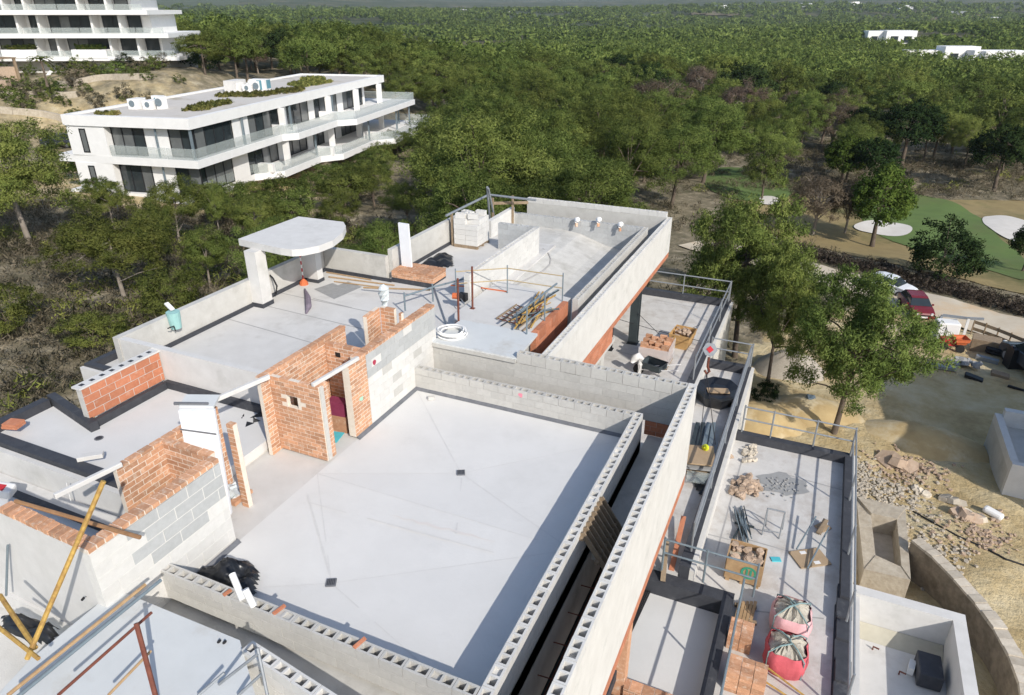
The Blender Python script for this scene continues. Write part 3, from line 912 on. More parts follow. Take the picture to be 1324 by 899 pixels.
# brick pier and hut
hut = thing('brick_hut', 'roofless orange brick stair hut with a doorway and a small opening beside the main roof', 'brick hut', (-9.9, 11.2, 0))
def hole(cx, z):
    return .34 < cx < .82 and 1.27 < z < 1.56
# fronts seen largest first: front wall with its opening
masonry(hut, (-10.5, 10.3), (-9.157, 10.3), .115, .07, 1.98, M_brick, M_bmort, L=.265, h=.098, joint=.017, skip=hole, piece='brick', limit=200)
mb = MB()
mb.box(-10.49, -10.09, 10.308, 10.405, .07, 1.97); mb.box(-9.79, -9.165, 10.308, 10.405, .07, 1.97)
mb.box(-10.09, -9.79, 10.308, 10.405, .07, 1.28); mb.box(-10.09, -9.79, 10.308, 10.405, 1.57, 1.97)
tag(mb.build('mortar_core', M_bmort, hut), kind='stuff')
MB().box(-10.2, -9.7, 10.62, 10.65, 1.1, 1.8).build('hole_shade_board', M_oldwood, hut)  # brown board added behind the opening to imitate the dark interior shade
masonry(hut, (-9.157, 10.42), (-9.157, 10.62), .115, .07, 1.98, M_brick, M_bmort, L=.265, h=.098, joint=.017, piece='brick', limit=30)
MB().box(-9.156, -9.148, 10.33, 10.46, .07, 1.95).build('plaster_strip', M_mortar, hut)
masonry(hut, (-9.157, 11.38), (-9.157, 12.05), .2, .07, 1.95, M_brick, M_bmort, L=.265, h=.098, joint=.017, piece='brick', limit=80)
hb = thing('brick_wall', 'long low-seen orange brick wall with a projecting nib closing the back of the hut', 'wall', (-10.56, 11.5, 0))
masonry(hb, (-10.5, 10.02), (-10.5, 13.1), .115, .02, 1.98, M_brick, M_bmort, L=.265, h=.098, joint=.017, piece='brick', limit=290)
headers(hb, (-10.48, 10.02), (-10.48, 13.1), .15, 1.985, M_brick, M_bmort, w_=.24)
hc = thing('brick_wall', 'short orange brick cross wall with a dark hole at the back of the hut', 'wall', (-9.9, 12.3, .4))
masonry(hc, (-10.49, 12.25), (-9.37, 12.25), .115, .3, 1.95, M_brick, M_bmort, L=.265, h=.098, joint=.017, piece='brick', limit=120)
MB().box(-10.2, -10.06, 12.238, 12.30, 1.62, 1.74).build('hole', M_frame, hc)  # solid black box imitates the shade inside a hole
pa, pb, pc = G(469, 409, 2.3), G(486, 396, 2.3), G(532, 404, 2.3)
bl = thing('brick_pillar', 'broken-topped orange brick corner pier standing behind the tall pale wall', 'pillar', (pb.x, pb.y, .5))
masonry(bl, (pa.x + .115, pa.y), (pb.x + .115, pb.y), .115, .5, 2.3, M_brick, M_bmort, L=.265, h=.098, joint=.017, piece='brick', limit=90)
masonry(bl, (pb.x + .12, pb.y), (pb.x + .55, pb.y), .115, .5, 2.3, M_brick, M_bmort, L=.265, h=.098, joint=.017, piece='brick', limit=100)
masonry(bl, (pb.x + .68, pb.y), (-9.38, pb.y), .115, .5, 2.22, M_brick, M_bmort, L=.265, h=.098, joint=.017, piece='brick', limit=100)
splat(hut, (-9.157, 11.72, .95), (1, 0, 0), .085, M_mint)
# lintels
lin = MB().bar(G(404, 498, 2.02), G(463, 463, 2.02), .08, .09)
single(lin, 'lintel', M_concw, 'white precast lintel across the doorway of the brick hut', 'lintel', bevel=.01)
lin = MB().bar(G(348, 487, 2.06), G(262, 524, 2.06), .08, .10)
single(lin, 'lintel', M_concw, 'white precast lintel running from the brick hut to the leaning white boards', 'lintel', bevel=.01)
lin = MB().bar(G(157, 600, 1.98), G(70, 642, 1.98), .08, .09)
single(lin, 'lintel', M_concw, 'pale precast lintel spanning the stair opening at the left', 'lintel', bevel=.01)
lin = MB().obox(G(117, 590, ZT + .27), (.5, .17, .1), (0, 0, .75))
single(lin, 'loose_lintel_block', M_concw, 'grey offcut of lintel lying across the bitumen kerb', 'offcut', bevel=.008)
# inside the doorway
bk = thing('brick_stack', 'stack of bricks in magenta wrap inside the hut doorway', 'brick stack', (-9.75, 11.5, 0))
MB().obox((-9.8, 11.65, .62), (.5, .3, .35), (0, 0, .1)).build('wrapped_bricks', M_purple, bk)
MB().obox((-9.8, 11.65, .22), (.52, .32, .44), (0, 0, .1)).build('lower_bricks', M_brick, bk)
single(MB().obox((-9.62, 11.12, .12), (.36, .42, .02), (0, 0, .2)), 'foam_board', M_cyan, 'turquoise board lying on the sill of the hut doorway', 'board')

# U-shaped brickwork round the stair opening (left)
ub = thing('stair_wall', 'grey block wall with white lower part and orange brick capping beside the near left of the main roof', 'wall', (-9.25, 6.2, -.3))
def ubm(cx, c, nc):
    if c >= nc - 3 and cx > .7: return M_blockg
    if c >= nc - 4 and 1.0 < cx < 1.9: return M_blockg
    return M_blockw
masonry(ub, (-9.2, 4.86), (-9.2, 7.5), .2, -.4, 1.83, M_blockw, M_mortarw, L=.62, h=.25, joint=.020, matfun=ubm)
headers(ub, (-9.195, 4.86), (-9.195, 7.5), .22, 1.84, M_brick, M_bmort, h=.085)
un = thing('stair_wall', 'white rendered near wall of the stair opening with a brick-on-edge capping', 'wall', (-10.3, 4.95, -2))
MB().prism([(-12.6, 4.98), (-9.21, 4.87), (-9.21, 5.09), (-12.6, 5.2)], -2.2, 1.83).build('rendered_face', M_concw, un)
headers(un, (-11.45, 4.945), (-9.43, 4.875), .22, 1.84, M_brick, M_bmort, h=.085)
uc = thing('brick_wall', 'orange brick cross wall closing the stair opening next to the white boards', 'wall', (-9.9, 7.5, .3))
masonry(uc, (-10.62, 7.5), (-9.42, 7.5), .115, .3, 1.85, M_brick, M_bmort, L=.29, h=.112, joint=.018, piece='brick', limit=110)
headers(uc, (-10.62, 7.49), (-9.42, 7.49), .14, 1.855, M_brick, M_bmort, w_=.24)
ul = thing('brick_wall', 'orange brick side wall of the stair opening beside the dark-kerbed left terrace', 'wall', (-10.68, 7, .3))
masonry(ul, (-10.62, 6.5), (-10.62, 8.9), .115, -.2, 1.85, M_brick, M_bmort, L=.29, h=.112, joint=.018, piece='brick', limit=250)
headers(ul, (-10.61, 6.5), (-10.61, 8.9), .14, 1.855, M_brick, M_bmort, w_=.24)
bp = thing('brick_pier', 'thin orange brick pier behind the tall white boards', 'pillar', (-9.6, 8.3, 0))
masonry(bp, (-9.86, 8.36), (-9.68, 8.36), .12, .0, 2.0, M_brick, M_bmort, L=.265, h=.098, joint=.017, piece='brick')
# leaning white insulation boards
wb = thing('insulation_boards', 'tall white insulation boards leaning against the thin brick pier, taped together', 'boards', (-9.4, 7.7, .1))
wbx, wby = -9.98, 7.84
MB().obox((wbx, wby, 1.36), (.64, .08, 2.42), (0, .04, .50)).build('front_board', M_whiteb, wb)
MB().obox((wbx - .10, wby + .24, 2.60), (.62, .40, .05), (.05, .06, .50)).build('top_board', M_bluegrey, wb)
MB().obox((wbx - .12, wby + .06, 2.64), (.62, .04, .05), (.05, .06, .50)).build('edge_board', M_membg, wb)
MB().obox((wbx + .03, wby - .045, 2.12), (.655, .012, .03), (0, .22, .50)).build('tape', M_membg, wb)
rg = MB()
for k in range(12):
    c_ = G(298 + random.uniform(-8, 8), 636 + random.uniform(-12, 10), .06 + random.uniform(0, .14))
    rg.obox(c_, (.16, .1, .06), (random.uniform(-1, 1), random.uniform(-1, 1), random.uniform(0, 3)))
single(rg, 'paper_scraps', M_foil, 'crumpled black and white paper at the foot of the white boards', 'scraps')
single(MB().bar(G(300, 652, .1), G(323, 634, .1), .16, .08), 'brick_sill', M_brick, 'loose brick sill at the foot of the white boards', 'sill')
# debris on the landing behind
db = MB()
for k in range(9):
    c_ = G(327 + random.uniform(-10, 10), 545 + random.uniform(-14, 14), .1 + random.uniform(0, .15))
    db.obox(c_, (.3, .2, .12), (random.uniform(-.6, .6), random.uniform(-.6, .6), random.uniform(0, 3)))
single(db, 'rubbish_heap', M_black, 'black plastic rubbish in the shade behind the brick hut', 'rubbish')

# red clay-block parapet on the left terrace
rp_ = thing('clay_block_parapet', 'parapet of large red hollow clay blocks with white capping on the left terrace', 'wall', (-15.05, 9.9, .5))
masonry(rp_, (-14.95, 8.9), (-14.95, 11.1), .2, .5, 1.30, M_tile, M_mortar, L=.42, h=.2, joint=.018, piece='clay_block')
MB().box(-15.22, -14.94, 8.86, 11.12, 1.302, 1.345).build('cap', M_concw, rp_)
mb = MB()
for k in range(8):
    mb.box(-15.14, -15.03, 8.98 + k * .27, 9.08 + k * .27, 1.34, 1.35)
tag(mb.build('dark_cell_mark', M_memb, rp_), kind='stuff')  # flat dark boxes on the cap imitate the shade in open cells
rb = thing('brick_stack', 'two red bricks lying on the corner of the bitumen kerb', 'bricks', G(18, 551, .5))
q = G(18, 551, .53)
MB().obox((q.x, q.y, .555), (.38, .30, .06), (0, 0, .3)).build('brick', M_tile, rb)
MB().obox((q.x + .02, q.y, .62), (.36, .28, .06), (0, 0, .26)).build('brick', M_tile, rb)

sr_ = thing('side_roof', 'small roof with bitumen kerbs just outside the canopy terrace corner', 'roof', (-17.8, 11.6, 0))
MB().box(-17.45, -16.64, 10.8, 11.9, -2, .42).build('roof_floor', M_concw, sr_)
for (x0_, x1_, y0_, y1_) in ((-17.5, -17.3, 10.7, 12.0), (-17.29, -16.64, 10.7, 10.88), (-17.29, -16.64, 11.82, 12.0)):
    MB().box(x0_, x1_, y0_, y1_, .2, .62).build('kerb', M_memb, sr_)
MB().box(-17.55, -16.64, 10.6, 10.695, -2, .54).build('side_wall', M_concw, sr_)
# concrete parapets of the canopy terrace
cp = thing('concrete_parapet', 'grey cast concrete parapet round the canopy terrace', 'parapet', (-16.5, 15, .2))
MB().box(-16.62, -16.42, 11.1, 19.9, .1, 1.40).build('side', M_conc, cp)
MB().box(-16.40, -13.72, 19.72, 19.92, .1, 1.40).build('end', M_conc, cp)
MB().box(-13.74, -13.56, 19.94, 25.9, .1, 1.62).build('side', M_conc, cp)
MB().box(-16.40, -10.76, 11.12, 11.3, .1, 1.38).build('end', M_concw, cp)
mb = MB()
for (a, b) in (((213, 424), (216, 418)), ((286, 380), (292, 376)), ((533, 316), (538, 313))):
    p, q = G(*a, 1.2), G(*b, 1.2)
    mb.tube([p + Vector((.12, 0, 0)), p + Vector((.22, 0, .05)), q + Vector((.25, 0, -.05)), q + Vector((.25, .02, -.2))], .018, 6)
tag(mb.build('lifting_loop', M_blackr, cp), kind='stuff')
mb = MB()
for (x0, x1, y0, y1) in ((-16.42, -16.36, 11.32, 19.7), (-16.36, -13.5, 19.66, 19.72), (-13.56, -13.5, 19.94, 25.8)):
    mb.box(x0, x1, y0, y1, T_ - .02, T_ + (.12 if y1 < 20 else .24))
tag(mb.build('membrane_strip', M_memb, cp), kind='stuff')
# canopy
ca = thing('concrete_canopy', 'white concrete canopy with one rounded corner on two columns', 'canopy', (-16, 17.6, T_))
poly = [xy(G(308, 309, 2.6)), xy(G(386, 280, 2.6)), xy(G(444, 287, 2.6)), xy(G(447, 292, 2.6)), xy(G(443, 301, 2.6)), xy(G(430, 311, 2.6)), xy(G(412, 318, 2.6)), xy(G(392, 322, 2.6)), xy(G(377, 323, 2.6)), xy(G(362, 321, 2.6))]
MB().prism(poly, 2.38, 2.6).build('slab', M_concw, ca)
MB().box(-16.42, -15.98, 15.95, 16.4, T_, 2.385).build('column', M_concw, ca)
MB().box(-16.45, -15.82, 18.55, 18.85, T_, 2.385).build('column', M_concw, ca)
MB().box(-16.43, -15.96, 15.92, 16.43, T_, T_ + .14).build('column_membrane', M_memb, ca)
MB().box(-16.45, -15.80, 18.52, 18.88, T_, T_ + .12).build('column_membrane', M_memb, ca)
q = G(352, 375, .9)
MB().tube([G(345, 352, 1.3), G(353, 360, 1.2), G(358, 370, 1.0), G(357, 380, .7)], .03, 6).build('drain_hose', M_blackr, ca)
# warning pole, rag, patch
q = G(393, 368, T_)
wpole = thing('marker_post', 'thin red and white marker post standing under the canopy', 'post', q)
for k in range(8):
    MB().tube([(q.x, q.y, T_ + .22 + k * .13), (q.x, q.y, T_ + .22 + (k + 1) * .13)], .022, 8).build('band', M_red if k % 2 == 0 else M_white, wpole)
MB().tube([(q.x, q.y, T_), (q.x, q.y, T_ + .1), (q.x, q.y, T_ + .22)], [.16, .14, .03], 10).build('foot', M_orange, wpole)
rg = MB().tube([G(394, 374, .55), G(398, 384, .62), G(399, 396, .6), G(396, 405, .54)], [.03, .09, .10, .03], 8)
single(rg, 'rolled_rag', M_mauve, 'greyish purple rolled cloth on the canopy terrace floor', 'cloth')
mb = MB().poly([G(406, 374, T_ + .006), G(432, 387, T_ + .006), G(468, 371, T_ + .006), G(450, 364, T_ + .006), G(437, 369, T_ + .006), G(430, 366, T_ + .006)])
mb.build('mortar_patch', M_graypad, V)
mb = MB()
for (a, b, rr_) in (((425, 358), (510, 369), .025), ((432, 364), (503, 373), .02), ((422, 352), (480, 362), .022)):
    mb.tube([G(*a, T_ + .03), G(*b, T_ + .03)], rr_, 6)
single(mb, 'timber_battens', M_wood, 'thin timber battens along the foot of the end parapet', 'battens')
# teal bucket
q = G(231, 437, .7)
tb = thing('bucket', 'pale teal builder bucket with a white rag at the parapet corner', 'bucket', (q.x, q.y, T_))
MB().tube([(q.x, q.y, 1.32 - .3), (q.x, q.y, 1.32 + .08), (q.x, q.y, 1.52)], [.15, .18, .19], 14).build('pail', M_teal, tb, smooth=False)
MB().bar((q.x - .25, q.y + .05, 1.72), (q.x + .02, q.y, 1.58), .12, .05).build('rag', M_white, tb)
tb_q = q

# brick bench on the deck edge
bn = thing('brick_bench', 'low orange brick plinth on a dark base at the edge of the deck', 'plinth', (-12.6, 19.9, T_))
MB().box(-13.5, -11.8, 19.72, 20.6, T_, .68).build('dark_base', M_memb, bn)
masonry(bn, (-13.5, 19.72), (-11.8, 19.72), .9, .68, .93, M_brick, M_bmort, L=.25, h=.085, piece='brick')
for i in range(5):
    for j in range(3):
        link('brick', box_mesh(.29, .27, .045, M_brick), bn, (-13.3 + i * .34, 19.9 + j * .3, .932), 0)
q = Vector((-13.2, 20.35, .95))
single(MB().obox((-13.15, 20.2, 1.75), (.42, .07, 1.62), (.03, 0, -.05)), 'white_board', M_whiteb, 'tall white board standing upright on the brick plinth', 'board')

# walls round the pool
pw = wall('sunlit long block wall along the left side of the empty pool', (-9.8, 18.6), (-9.8, 24.5), .2, -.0, 1.68, m=M_blockw, mortar=M_mortar, hollow=True)
ps = wall('short grey block wall turned towards the pallet of blocks', (-11.5, 24.35), (-9.81, 24.35), .2, .6, 1.68, m=M_blockg, hollow=True)
pbk = wall('grey block wall across the far end of the pool with white pipe ends', (-12.6, 28.0), (-6.62, 28.0), .2, 0, 1.1, m=M_blockg, hollow=True)
plf = wall('pale return wall at the far left corner of the pool', (-12.4, 25.6), (-12.4, 28.0), .2, .0, 1.35, m=M_blockw, mortar=M_mortar)
pri = wall('inner block wall along the right side of the pool', (-6.42, 19.4), (-6.42, 28.2), .19, -.1, 1.1, m=M_block, hollow=True)
prd = wall('red clay-block edge of the pool deck above the narrow gutter', (-6.76, 16.8), (-6.76, 19.45), .18, -.42, .97, m=M_tile, mortar=M_mortar, L=.5, h=.34, piece='clay_block', name='clay_block_wall')
po = thing('pool_outer_wall', 'white outer wall of the pool with a red brick lower band on its sunny side', 'wall', (-5.93, 23, -1))
MB().box(-6.04, -5.84, 15.32, 30.1, -.45, .89).build('rendered_face', M_render, po)
masonry(po, (-5.84, 15.32), (-5.84, 30.1), .2, .89, 1.1, M_blockw, M_mortar, hollow=True, core=False)
masonry(po, (-5.842, 15.32), (-5.842, 30.08), .19, -.68, -.455, M_tile, M_mortar, L=.3, h=.115, piece='clay_block')
masonry(po, (-5.842, 15.32), (-5.842, 21.6), .19, -1.2, -.685, M_tile, M_mortar, L=.3, h=.125, piece='clay_block')
MB().box(-6.05, -5.86, 15.32, 22.0, -1.35, -1.205).build('cement_edge', M_conc, po)
pob = thing('pool_outer_wall', 'outer end wall of the pool with open cells along its top against the trees', 'wall', (-9.2, 30.0, -1))
MB().box(-12.6, -6.05, 29.9, 30.1, -.8, 1.12).build('rendered_face', M_conc, pob)
masonry(pob, (-12.6, 29.9), (-6.05, 29.9), .2, 1.12, 1.33, M_blockw, M_mortar, hollow=True, core=False)
for px, py in ((747, 284), (775, 284), (803, 290)):
    y_ = 27.99
    d_ = _ray(px, py); t_ = y_ / d_.y; q = Vector((0, 0, CAM_H)) + d_ * t_
    f_ = thing('pipe_fitting', 'white foam-wrapped pipe end sticking out of the far pool wall', 'pipe', q, 'white pipe ends in the far pool wall')
    MB().tube([(q.x, 28.0, q.z), (q.x, 27.82, q.z + .02), (q.x + .03, 27.72, q.z - .05)], [.11, .12, .06], 7).build('foam', M_white, f_, smooth=True)
    MB().tube([(q.x + .02, 27.78, q.z - .1), (q.x + .04, 27.74, q.z - .24)], .06, 8).build('pipe', M_brick, f_)

# ================================================================== VEGETATION
def leaf_mat(name, ca_, cb_, cc_, rnd=0.27, transl=0.32):
    m = bpy.data.materials.new(name); m.use_nodes = True
    n, l = m.node_tree.nodes, m.node_tree.links
    n.remove(n['Principled BSDF'])
    at = n.new('ShaderNodeAttribute'); at.attribute_name = 'tone'
    rp = n.new('ShaderNodeValToRGB')
    rp.color_ramp.elements.new(0.5)
    for e, (p, c) in zip(rp.color_ramp.elements, ((0.0, ca_), (0.5, cb_), (1.0, cc_))):
        e.position = p; e.color = (*c, 1)
    l.new(at.outputs['Fac'], rp.inputs[0])
    oi = n.new('ShaderNodeObjectInfo')
    hs = n.new('ShaderNodeHueSaturation')
    a = n.new('ShaderNodeMapRange'); a.inputs['To Min'].default_value = 1 - rnd; a.inputs['To Max'].default_value = 1 + rnd
    b = n.new('ShaderNodeMapRange'); b.inputs['To Min'].default_value = 0.485; b.inputs['To Max'].default_value = 0.512
    mm = n.new('ShaderNodeMath'); mm.operation = 'MULTIPLY'; mm.inputs[1].default_value = 7.31
    fr = n.new('ShaderNodeMath'); fr.operation = 'FRACT'
    l.new(oi.outputs['Random'], a.inputs[0]); l.new(oi.outputs['Random'], mm.inputs[0]); l.new(mm.outputs[0], fr.inputs[0]); l.new(fr.outputs[0], b.inputs[0])
    l.new(a.outputs[0], hs.inputs['Value']); l.new(b.outputs[0], hs.inputs['Hue']); l.new(rp.outputs[0], hs.inputs['Color'])
    d = n.new('ShaderNodeBsdfDiffuse'); t = n.new('ShaderNodeBsdfTranslucent'); mx = n.new('ShaderNodeMixShader')
    mx.inputs[0].default_value = transl
    l.new(hs.outputs[0], d.inputs[0]); l.new(hs.outputs[0], t.inputs[0])
    l.new(d.outputs[0], mx.inputs[1]); l.new(t.outputs[0], mx.inputs[2]); l.new(mx.outputs[0], n['Material Output'].inputs[0])
    return m
ML_pine = leaf_mat('pine needles', (0.092, 0.128, 0.036), (0.156, 0.200, 0.052), (0.220, 0.258, 0.072))
ML_pinel = leaf_mat('light yellow-green pine needles', (0.110, 0.145, 0.040), (0.185, 0.220, 0.056), (0.26, 0.28, 0.080))  # lighter, yellower needle colour of the left-hand pines and low scrub
ML_dark = leaf_mat('dark evergreen leaves', (0.022, 0.040, 0.016), (0.035, 0.060, 0.022), (0.055, 0.082, 0.028))
ML_broad = leaf_mat('broadleaf foliage', (0.045, 0.078, 0.018), (0.075, 0.12, 0.025), (0.11, 0.155, 0.035))
ML_bare = leaf_mat('bare brown twigs', (0.115, 0.088, 0.062), (0.175, 0.135, 0.098), (0.24, 0.19, 0.14))
ML_scrub = leaf_mat('dry scrub', (0.095, 0.096, 0.055), (0.20, 0.175, 0.115), (0.34, 0.29, 0.20))
ML_yuc = leaf_mat('yellow green succulents', (0.10, 0.13, 0.04), (0.24, 0.23, 0.07), (0.42, 0.36, 0.13))
ML_palm = leaf_mat('palm fronds', (0.05, 0.085, 0.02), (0.11, 0.14, 0.035), (0.2, 0.2, 0.06))
M_bark = mat('grey brown bark', (0.17, 0.135, 0.105), (0.085, 0.065, 0.05), scale=9, bump=0.6, bscale=14, rough=1)
M_barkp = mat('pale bark', (0.30, 0.26, 0.22), (0.19, 0.16, 0.13), scale=9, bump=0.5, bscale=14, rough=1)

def tri_mesh(name, T, tone, m, nrm=None):
    """T (n,3,3) free triangles; tone (n,)"""
    nT = len(T)
    me = bpy.data.meshes.new(name)
    me.vertices.add(nT * 3)
    me.vertices.foreach_set('co', T.reshape(-1).astype(np.float32))
    me.loops.add(nT * 3)
    me.loops.foreach_set('vertex_index', np.arange(nT * 3, dtype=np.int32))
    me.polygons.add(nT)
    me.polygons.foreach_set('loop_start', np.arange(0, nT * 3, 3, dtype=np.int32))
    me.polygons.foreach_set('loop_total', np.full(nT, 3, np.int32))
    at = me.attributes.new('tone', 'FLOAT', 'POINT')
    at.data.foreach_set('value', np.repeat(np.clip(tone, 0, 1), 3).astype(np.float32))
    me.materials.append(m)
    me.update(calc_edges=True)
    if nrm is not None:
        me.normals_split_custom_set_from_vertices(np.repeat(nrm, 3, 0).astype(np.float32))
    return me

def orient(T, nrm):
    g = np.cross(T[:, 1] - T[:, 0], T[:, 2] - T[:, 0])
    f = (g * nrm).sum(1) < 0
    T[f] = T[f][:, [0, 2, 1]]
    return T

def leaves(c, up_bias, ln, wd, r):
    """one sliver triangle per centre c (n,3)"""
    n_ = len(c)
    d = r.normal(size=(n_, 3)); d[:, 2] = np.abs(d[:, 2]) * 0.6 + up_bias * r.random(n_)
    d /= np.linalg.norm(d, axis=1)[:, None]
    s = np.cross(d, r.normal(size=(n_, 3))); s /= np.linalg.norm(s, axis=1)[:, None]
    L = (ln * r.uniform(.6, 1.3, n_))[:, None]; Wd = (wd * r.uniform(.7, 1.3, n_))[:, None]
    return np.stack([c - d * L * .5 + s * Wd * .5, c - d * L * .5 - s * Wd * .5, c + d * L * .5], 1)

def crown(seed, ncl, nlf, ln, wd, rx=.36, zc=.68, rz=.30, rc=.085, lump=.28, up=.7, flat=0.15, lean=(0, 0), bottom=-.55):
    r = np.random.default_rng(seed)
    ph = r.uniform(0, 6.28, 6)
    C_ = []; sc = []
    k = 0
    while len(C_) < ncl and k < ncl * 40:
        k += 1
        v = r.normal(size=3); v /= np.linalg.norm(v)
        if v[2] < bottom: continue
        rad = r.uniform(.45, 1.0) ** .55
        az = math.atan2(v[1], v[0])
        q = 1 + lump * (math.sin(2 * az + ph[0]) * .5 + math.sin(3 * az + ph[1] + 3 * v[2]) * .5 + math.sin(5 * v[2] + ph[2] + az) * .4)
        z = v[2] * rz * rad * q
        if v[2] < 0: z *= (1 - flat)
        C_.append((v[0] * rx * rad * q + lean[0] * (zc), v[1] * rx * rad * q + lean[1] * zc, zc + z))
        sc.append(r.uniform(.65, 1.25))
    C_ = np.array(C_); sc = np.array(sc)
    tone_c = r.uniform(0.1, 0.9, len(C_))
    cc = np.repeat(C_, nlf, 0); ss = np.repeat(sc, nlf)
    off = r.normal(size=cc.shape); off /= np.linalg.norm(off, axis=1)[:, None]
    off *= (r.random(len(cc)) ** .5)[:, None] * (rc * ss)[:, None]
    off[:, 2] *= .75
    T = leaves(cc + off, up, ln, wd, r)
    global LAST_N
    o1 = off / (np.linalg.norm(off, axis=1)[:, None] + 1e-6)
    o2 = (cc - np.array([lean[0] * zc, lean[1] * zc, zc - rz * .5])); o2 /= np.linalg.norm(o2, axis=1)[:, None] + 1e-6
    nr_ = o1 * .7 + o2 * .7 + r.normal(0, .42, off.shape) + np.array([0, 0, .25])
    nr_ /= np.linalg.norm(nr_, axis=1)[:, None]
    T = orient(T, nr_)
    LAST_N = nr_
    tone = np.repeat(tone_c, nlf) + r.normal(0, .16, len(cc))
    return T, tone, C_

def trunk_mesh(name, seed, C_, m, base_r=.03, lean=(0, 0), nl=9, zt=.75, low=.32):
    r = random.Random(seed)
    mb = MB()
    w1, w2 = r.uniform(-.04, .04), r.uniform(-.04, .04)
    pts = [(lean[0] * t * zt + w1 * math.sin(t * 3.0), lean[1] * t * zt + w2 * math.sin(t * 2.6), t * zt) for t in (-.03, .15, .35, .55, .75, 1)]
    rad = [base_r * k for k in (1.25, 1, .85, .68, .5, .25)]
    mb.tube(pts, rad, 7, caps=False)
    idx = r.sample(range(len(C_)), min(nl, len(C_)))
    for i in idx:
        c = Vector(C_[i])
        t = r.uniform(low / zt, .95)
        a = Vector((lean[0] * t * zt + w1 * math.sin(t * 3.0), lean[1] * t * zt + w2 * math.sin(t * 2.6), t * zt))
        mid = a.lerp(c, .5) + Vector((0, 0, .02))
        mb.tube([a, mid, c], [base_r * .42, base_r * .28, base_r * .1], 5, caps=False)
    me = bpy.data.meshes.new(name)
    me.from_pydata(mb.v, [], mb.f)
    me.polygons.foreach_set('use_smooth', [True] * len(me.polygons))
    me.materials.append(m)
    return me

def variant(seed, leafm, barkm, ncl, nlf, ln, wd, base_r=.03, nl=9, lean=(0, 0), zt=.75, low=.32, **k):
    T, tone, C_ = crown(seed, ncl, nlf, ln, wd, lean=lean, **k)
    return tri_mesh('crown', T, tone, leafm, LAST_N), trunk_mesh('trunk', seed, C_, barkm, base_r, lean, nl, zt, low)

PINE_HI = [variant(100 + i, ML_pinel, M_barkp, 200, 170, .024, .0062, base_r=.019, lean=((.10, .04), (-.06, .05), (.02, -.05), (.0, .02))[i % 4], lump=.46, low=.22,
                   rx=(.40, .36, .44, .36)[i % 4], rz=(.27, .32, .26, .33)[i % 4], zc=(.66, .62, .68, .60)[i % 4], rc=.075, bottom=-.8, flat=.05) for i in range(4)]
PINE_MID = [variant(200 + i, ML_pine, M_bark, 170, 70, .036, .0105, base_r=.020, lump=.34, rx=.36 + .05 * (i % 3), rz=.29 + .035 * (i % 4), zc=.60 + .02 * (i % 3), rc=.08,
                    bottom=-.7, lean=(random.uniform(-.06, .06), random.uniform(-.06, .06))) for i in range(7)]
PINE_NEAR = [variant(330 + i, ML_pine, M_bark, 220, 160, .022, .0058, base_r=.018, lump=.42, rx=.40, rz=.30 + .03 * i, zc=.64, rc=.075, bottom=-.75, lean=(.04 * i, -.03)) for i in range(3)]
PINE_BIG = [variant(300 + i, ML_pine, M_bark, 430, 130, .024, .0065, base_r=.02, lump=.5, rx=.37, rz=.36, zc=.62, rc=.065, bottom=-.8, low=.25, nl=18, flat=0) for i in range(2)]
DARK = [variant(400 + i, ML_dark, M_bark, 120, 60, .045, .02, base_r=.028, lump=.25, rx=.42, rz=.33, zc=.62, rc=.09, bottom=-.6) for i in range(2)]
BROAD = [variant(450, ML_broad, M_bark, 130, 70, .04, .022, base_r=.03, lump=.22, rx=.40, rz=.36, zc=.62, rc=.09, bottom=-.7)]
BUSH = [variant(500 + i, ML_dark, M_bark, 110, 50, .06, .024, base_r=.02, lump=.3, rx=.55, rz=.5, zc=.45, rc=.12, bottom=-.8, low=.1, zt=.5) for i in range(2)]
PBUSH = [variant(520 + i, ML_pinel, M_bark, 130, 75, .05, .013, base_r=.02, lump=.3, rx=.55, rz=.45, zc=.48, rc=.11, bottom=-.8, low=.1, zt=.5) for i in range(2)]
BARE = [variant(540 + i, ML_bare, M_barkp, 120, 60, .075, .006, base_r=.022, nl=30, lump=.25, rx=.38, rz=.34, zc=.6, rc=.10, bottom=-.7, low=.2) for i in range(2)]
SHRUB = [variant(560 + i, (ML_pine, ML_scrub, ML_palm)[i], M_bark, 40, 26, .10, .04, base_r=.02, lump=.3, rx=.6, rz=.5, zc=.42, rc=.16, bottom=-.8, low=.1, zt=.4, nl=4) for i in range(3)]

def tree(var, x, y, h, label, cat='tree', name='pine_tree', wdt=1.0, rot=None, group=None, z=None):
    z = h1(x, y) - 0.05 if z is None else z
    t = thing(name, label, cat, (x, y, z), group)
    t.rotation_euler = (0, 0, random.uniform(0, 6.28) if rot is None else rot)
    t.scale = (h * wdt, h * wdt, h)
    for nm, me in (('crown', var[0]), ('trunk', var[1])):
        o = bpy.data.objects.new(nm, me); COL.objects.link(o); o.parent = t
    return t

def on_ground(px, py, z=-7.0):
    for _ in range(12):
        q = G(px, py, z); z = h1(q.x, q.y)
    return q

def ptree(var, px, py, toppx, label, wdt=1.0, **k):
    """a tree whose foot is at that bearing and which is as tall as its top bearing says"""
    q = on_ground(px, py)
    dep = (q - Vector((0, 0, CAM_H))).dot(_fw)
    h = (py - toppx) * dep / (907.0 * math.cos(PITCH)) * 0.97
    return tree(var, q.x, q.y, h, label, wdt=wdt, **k)

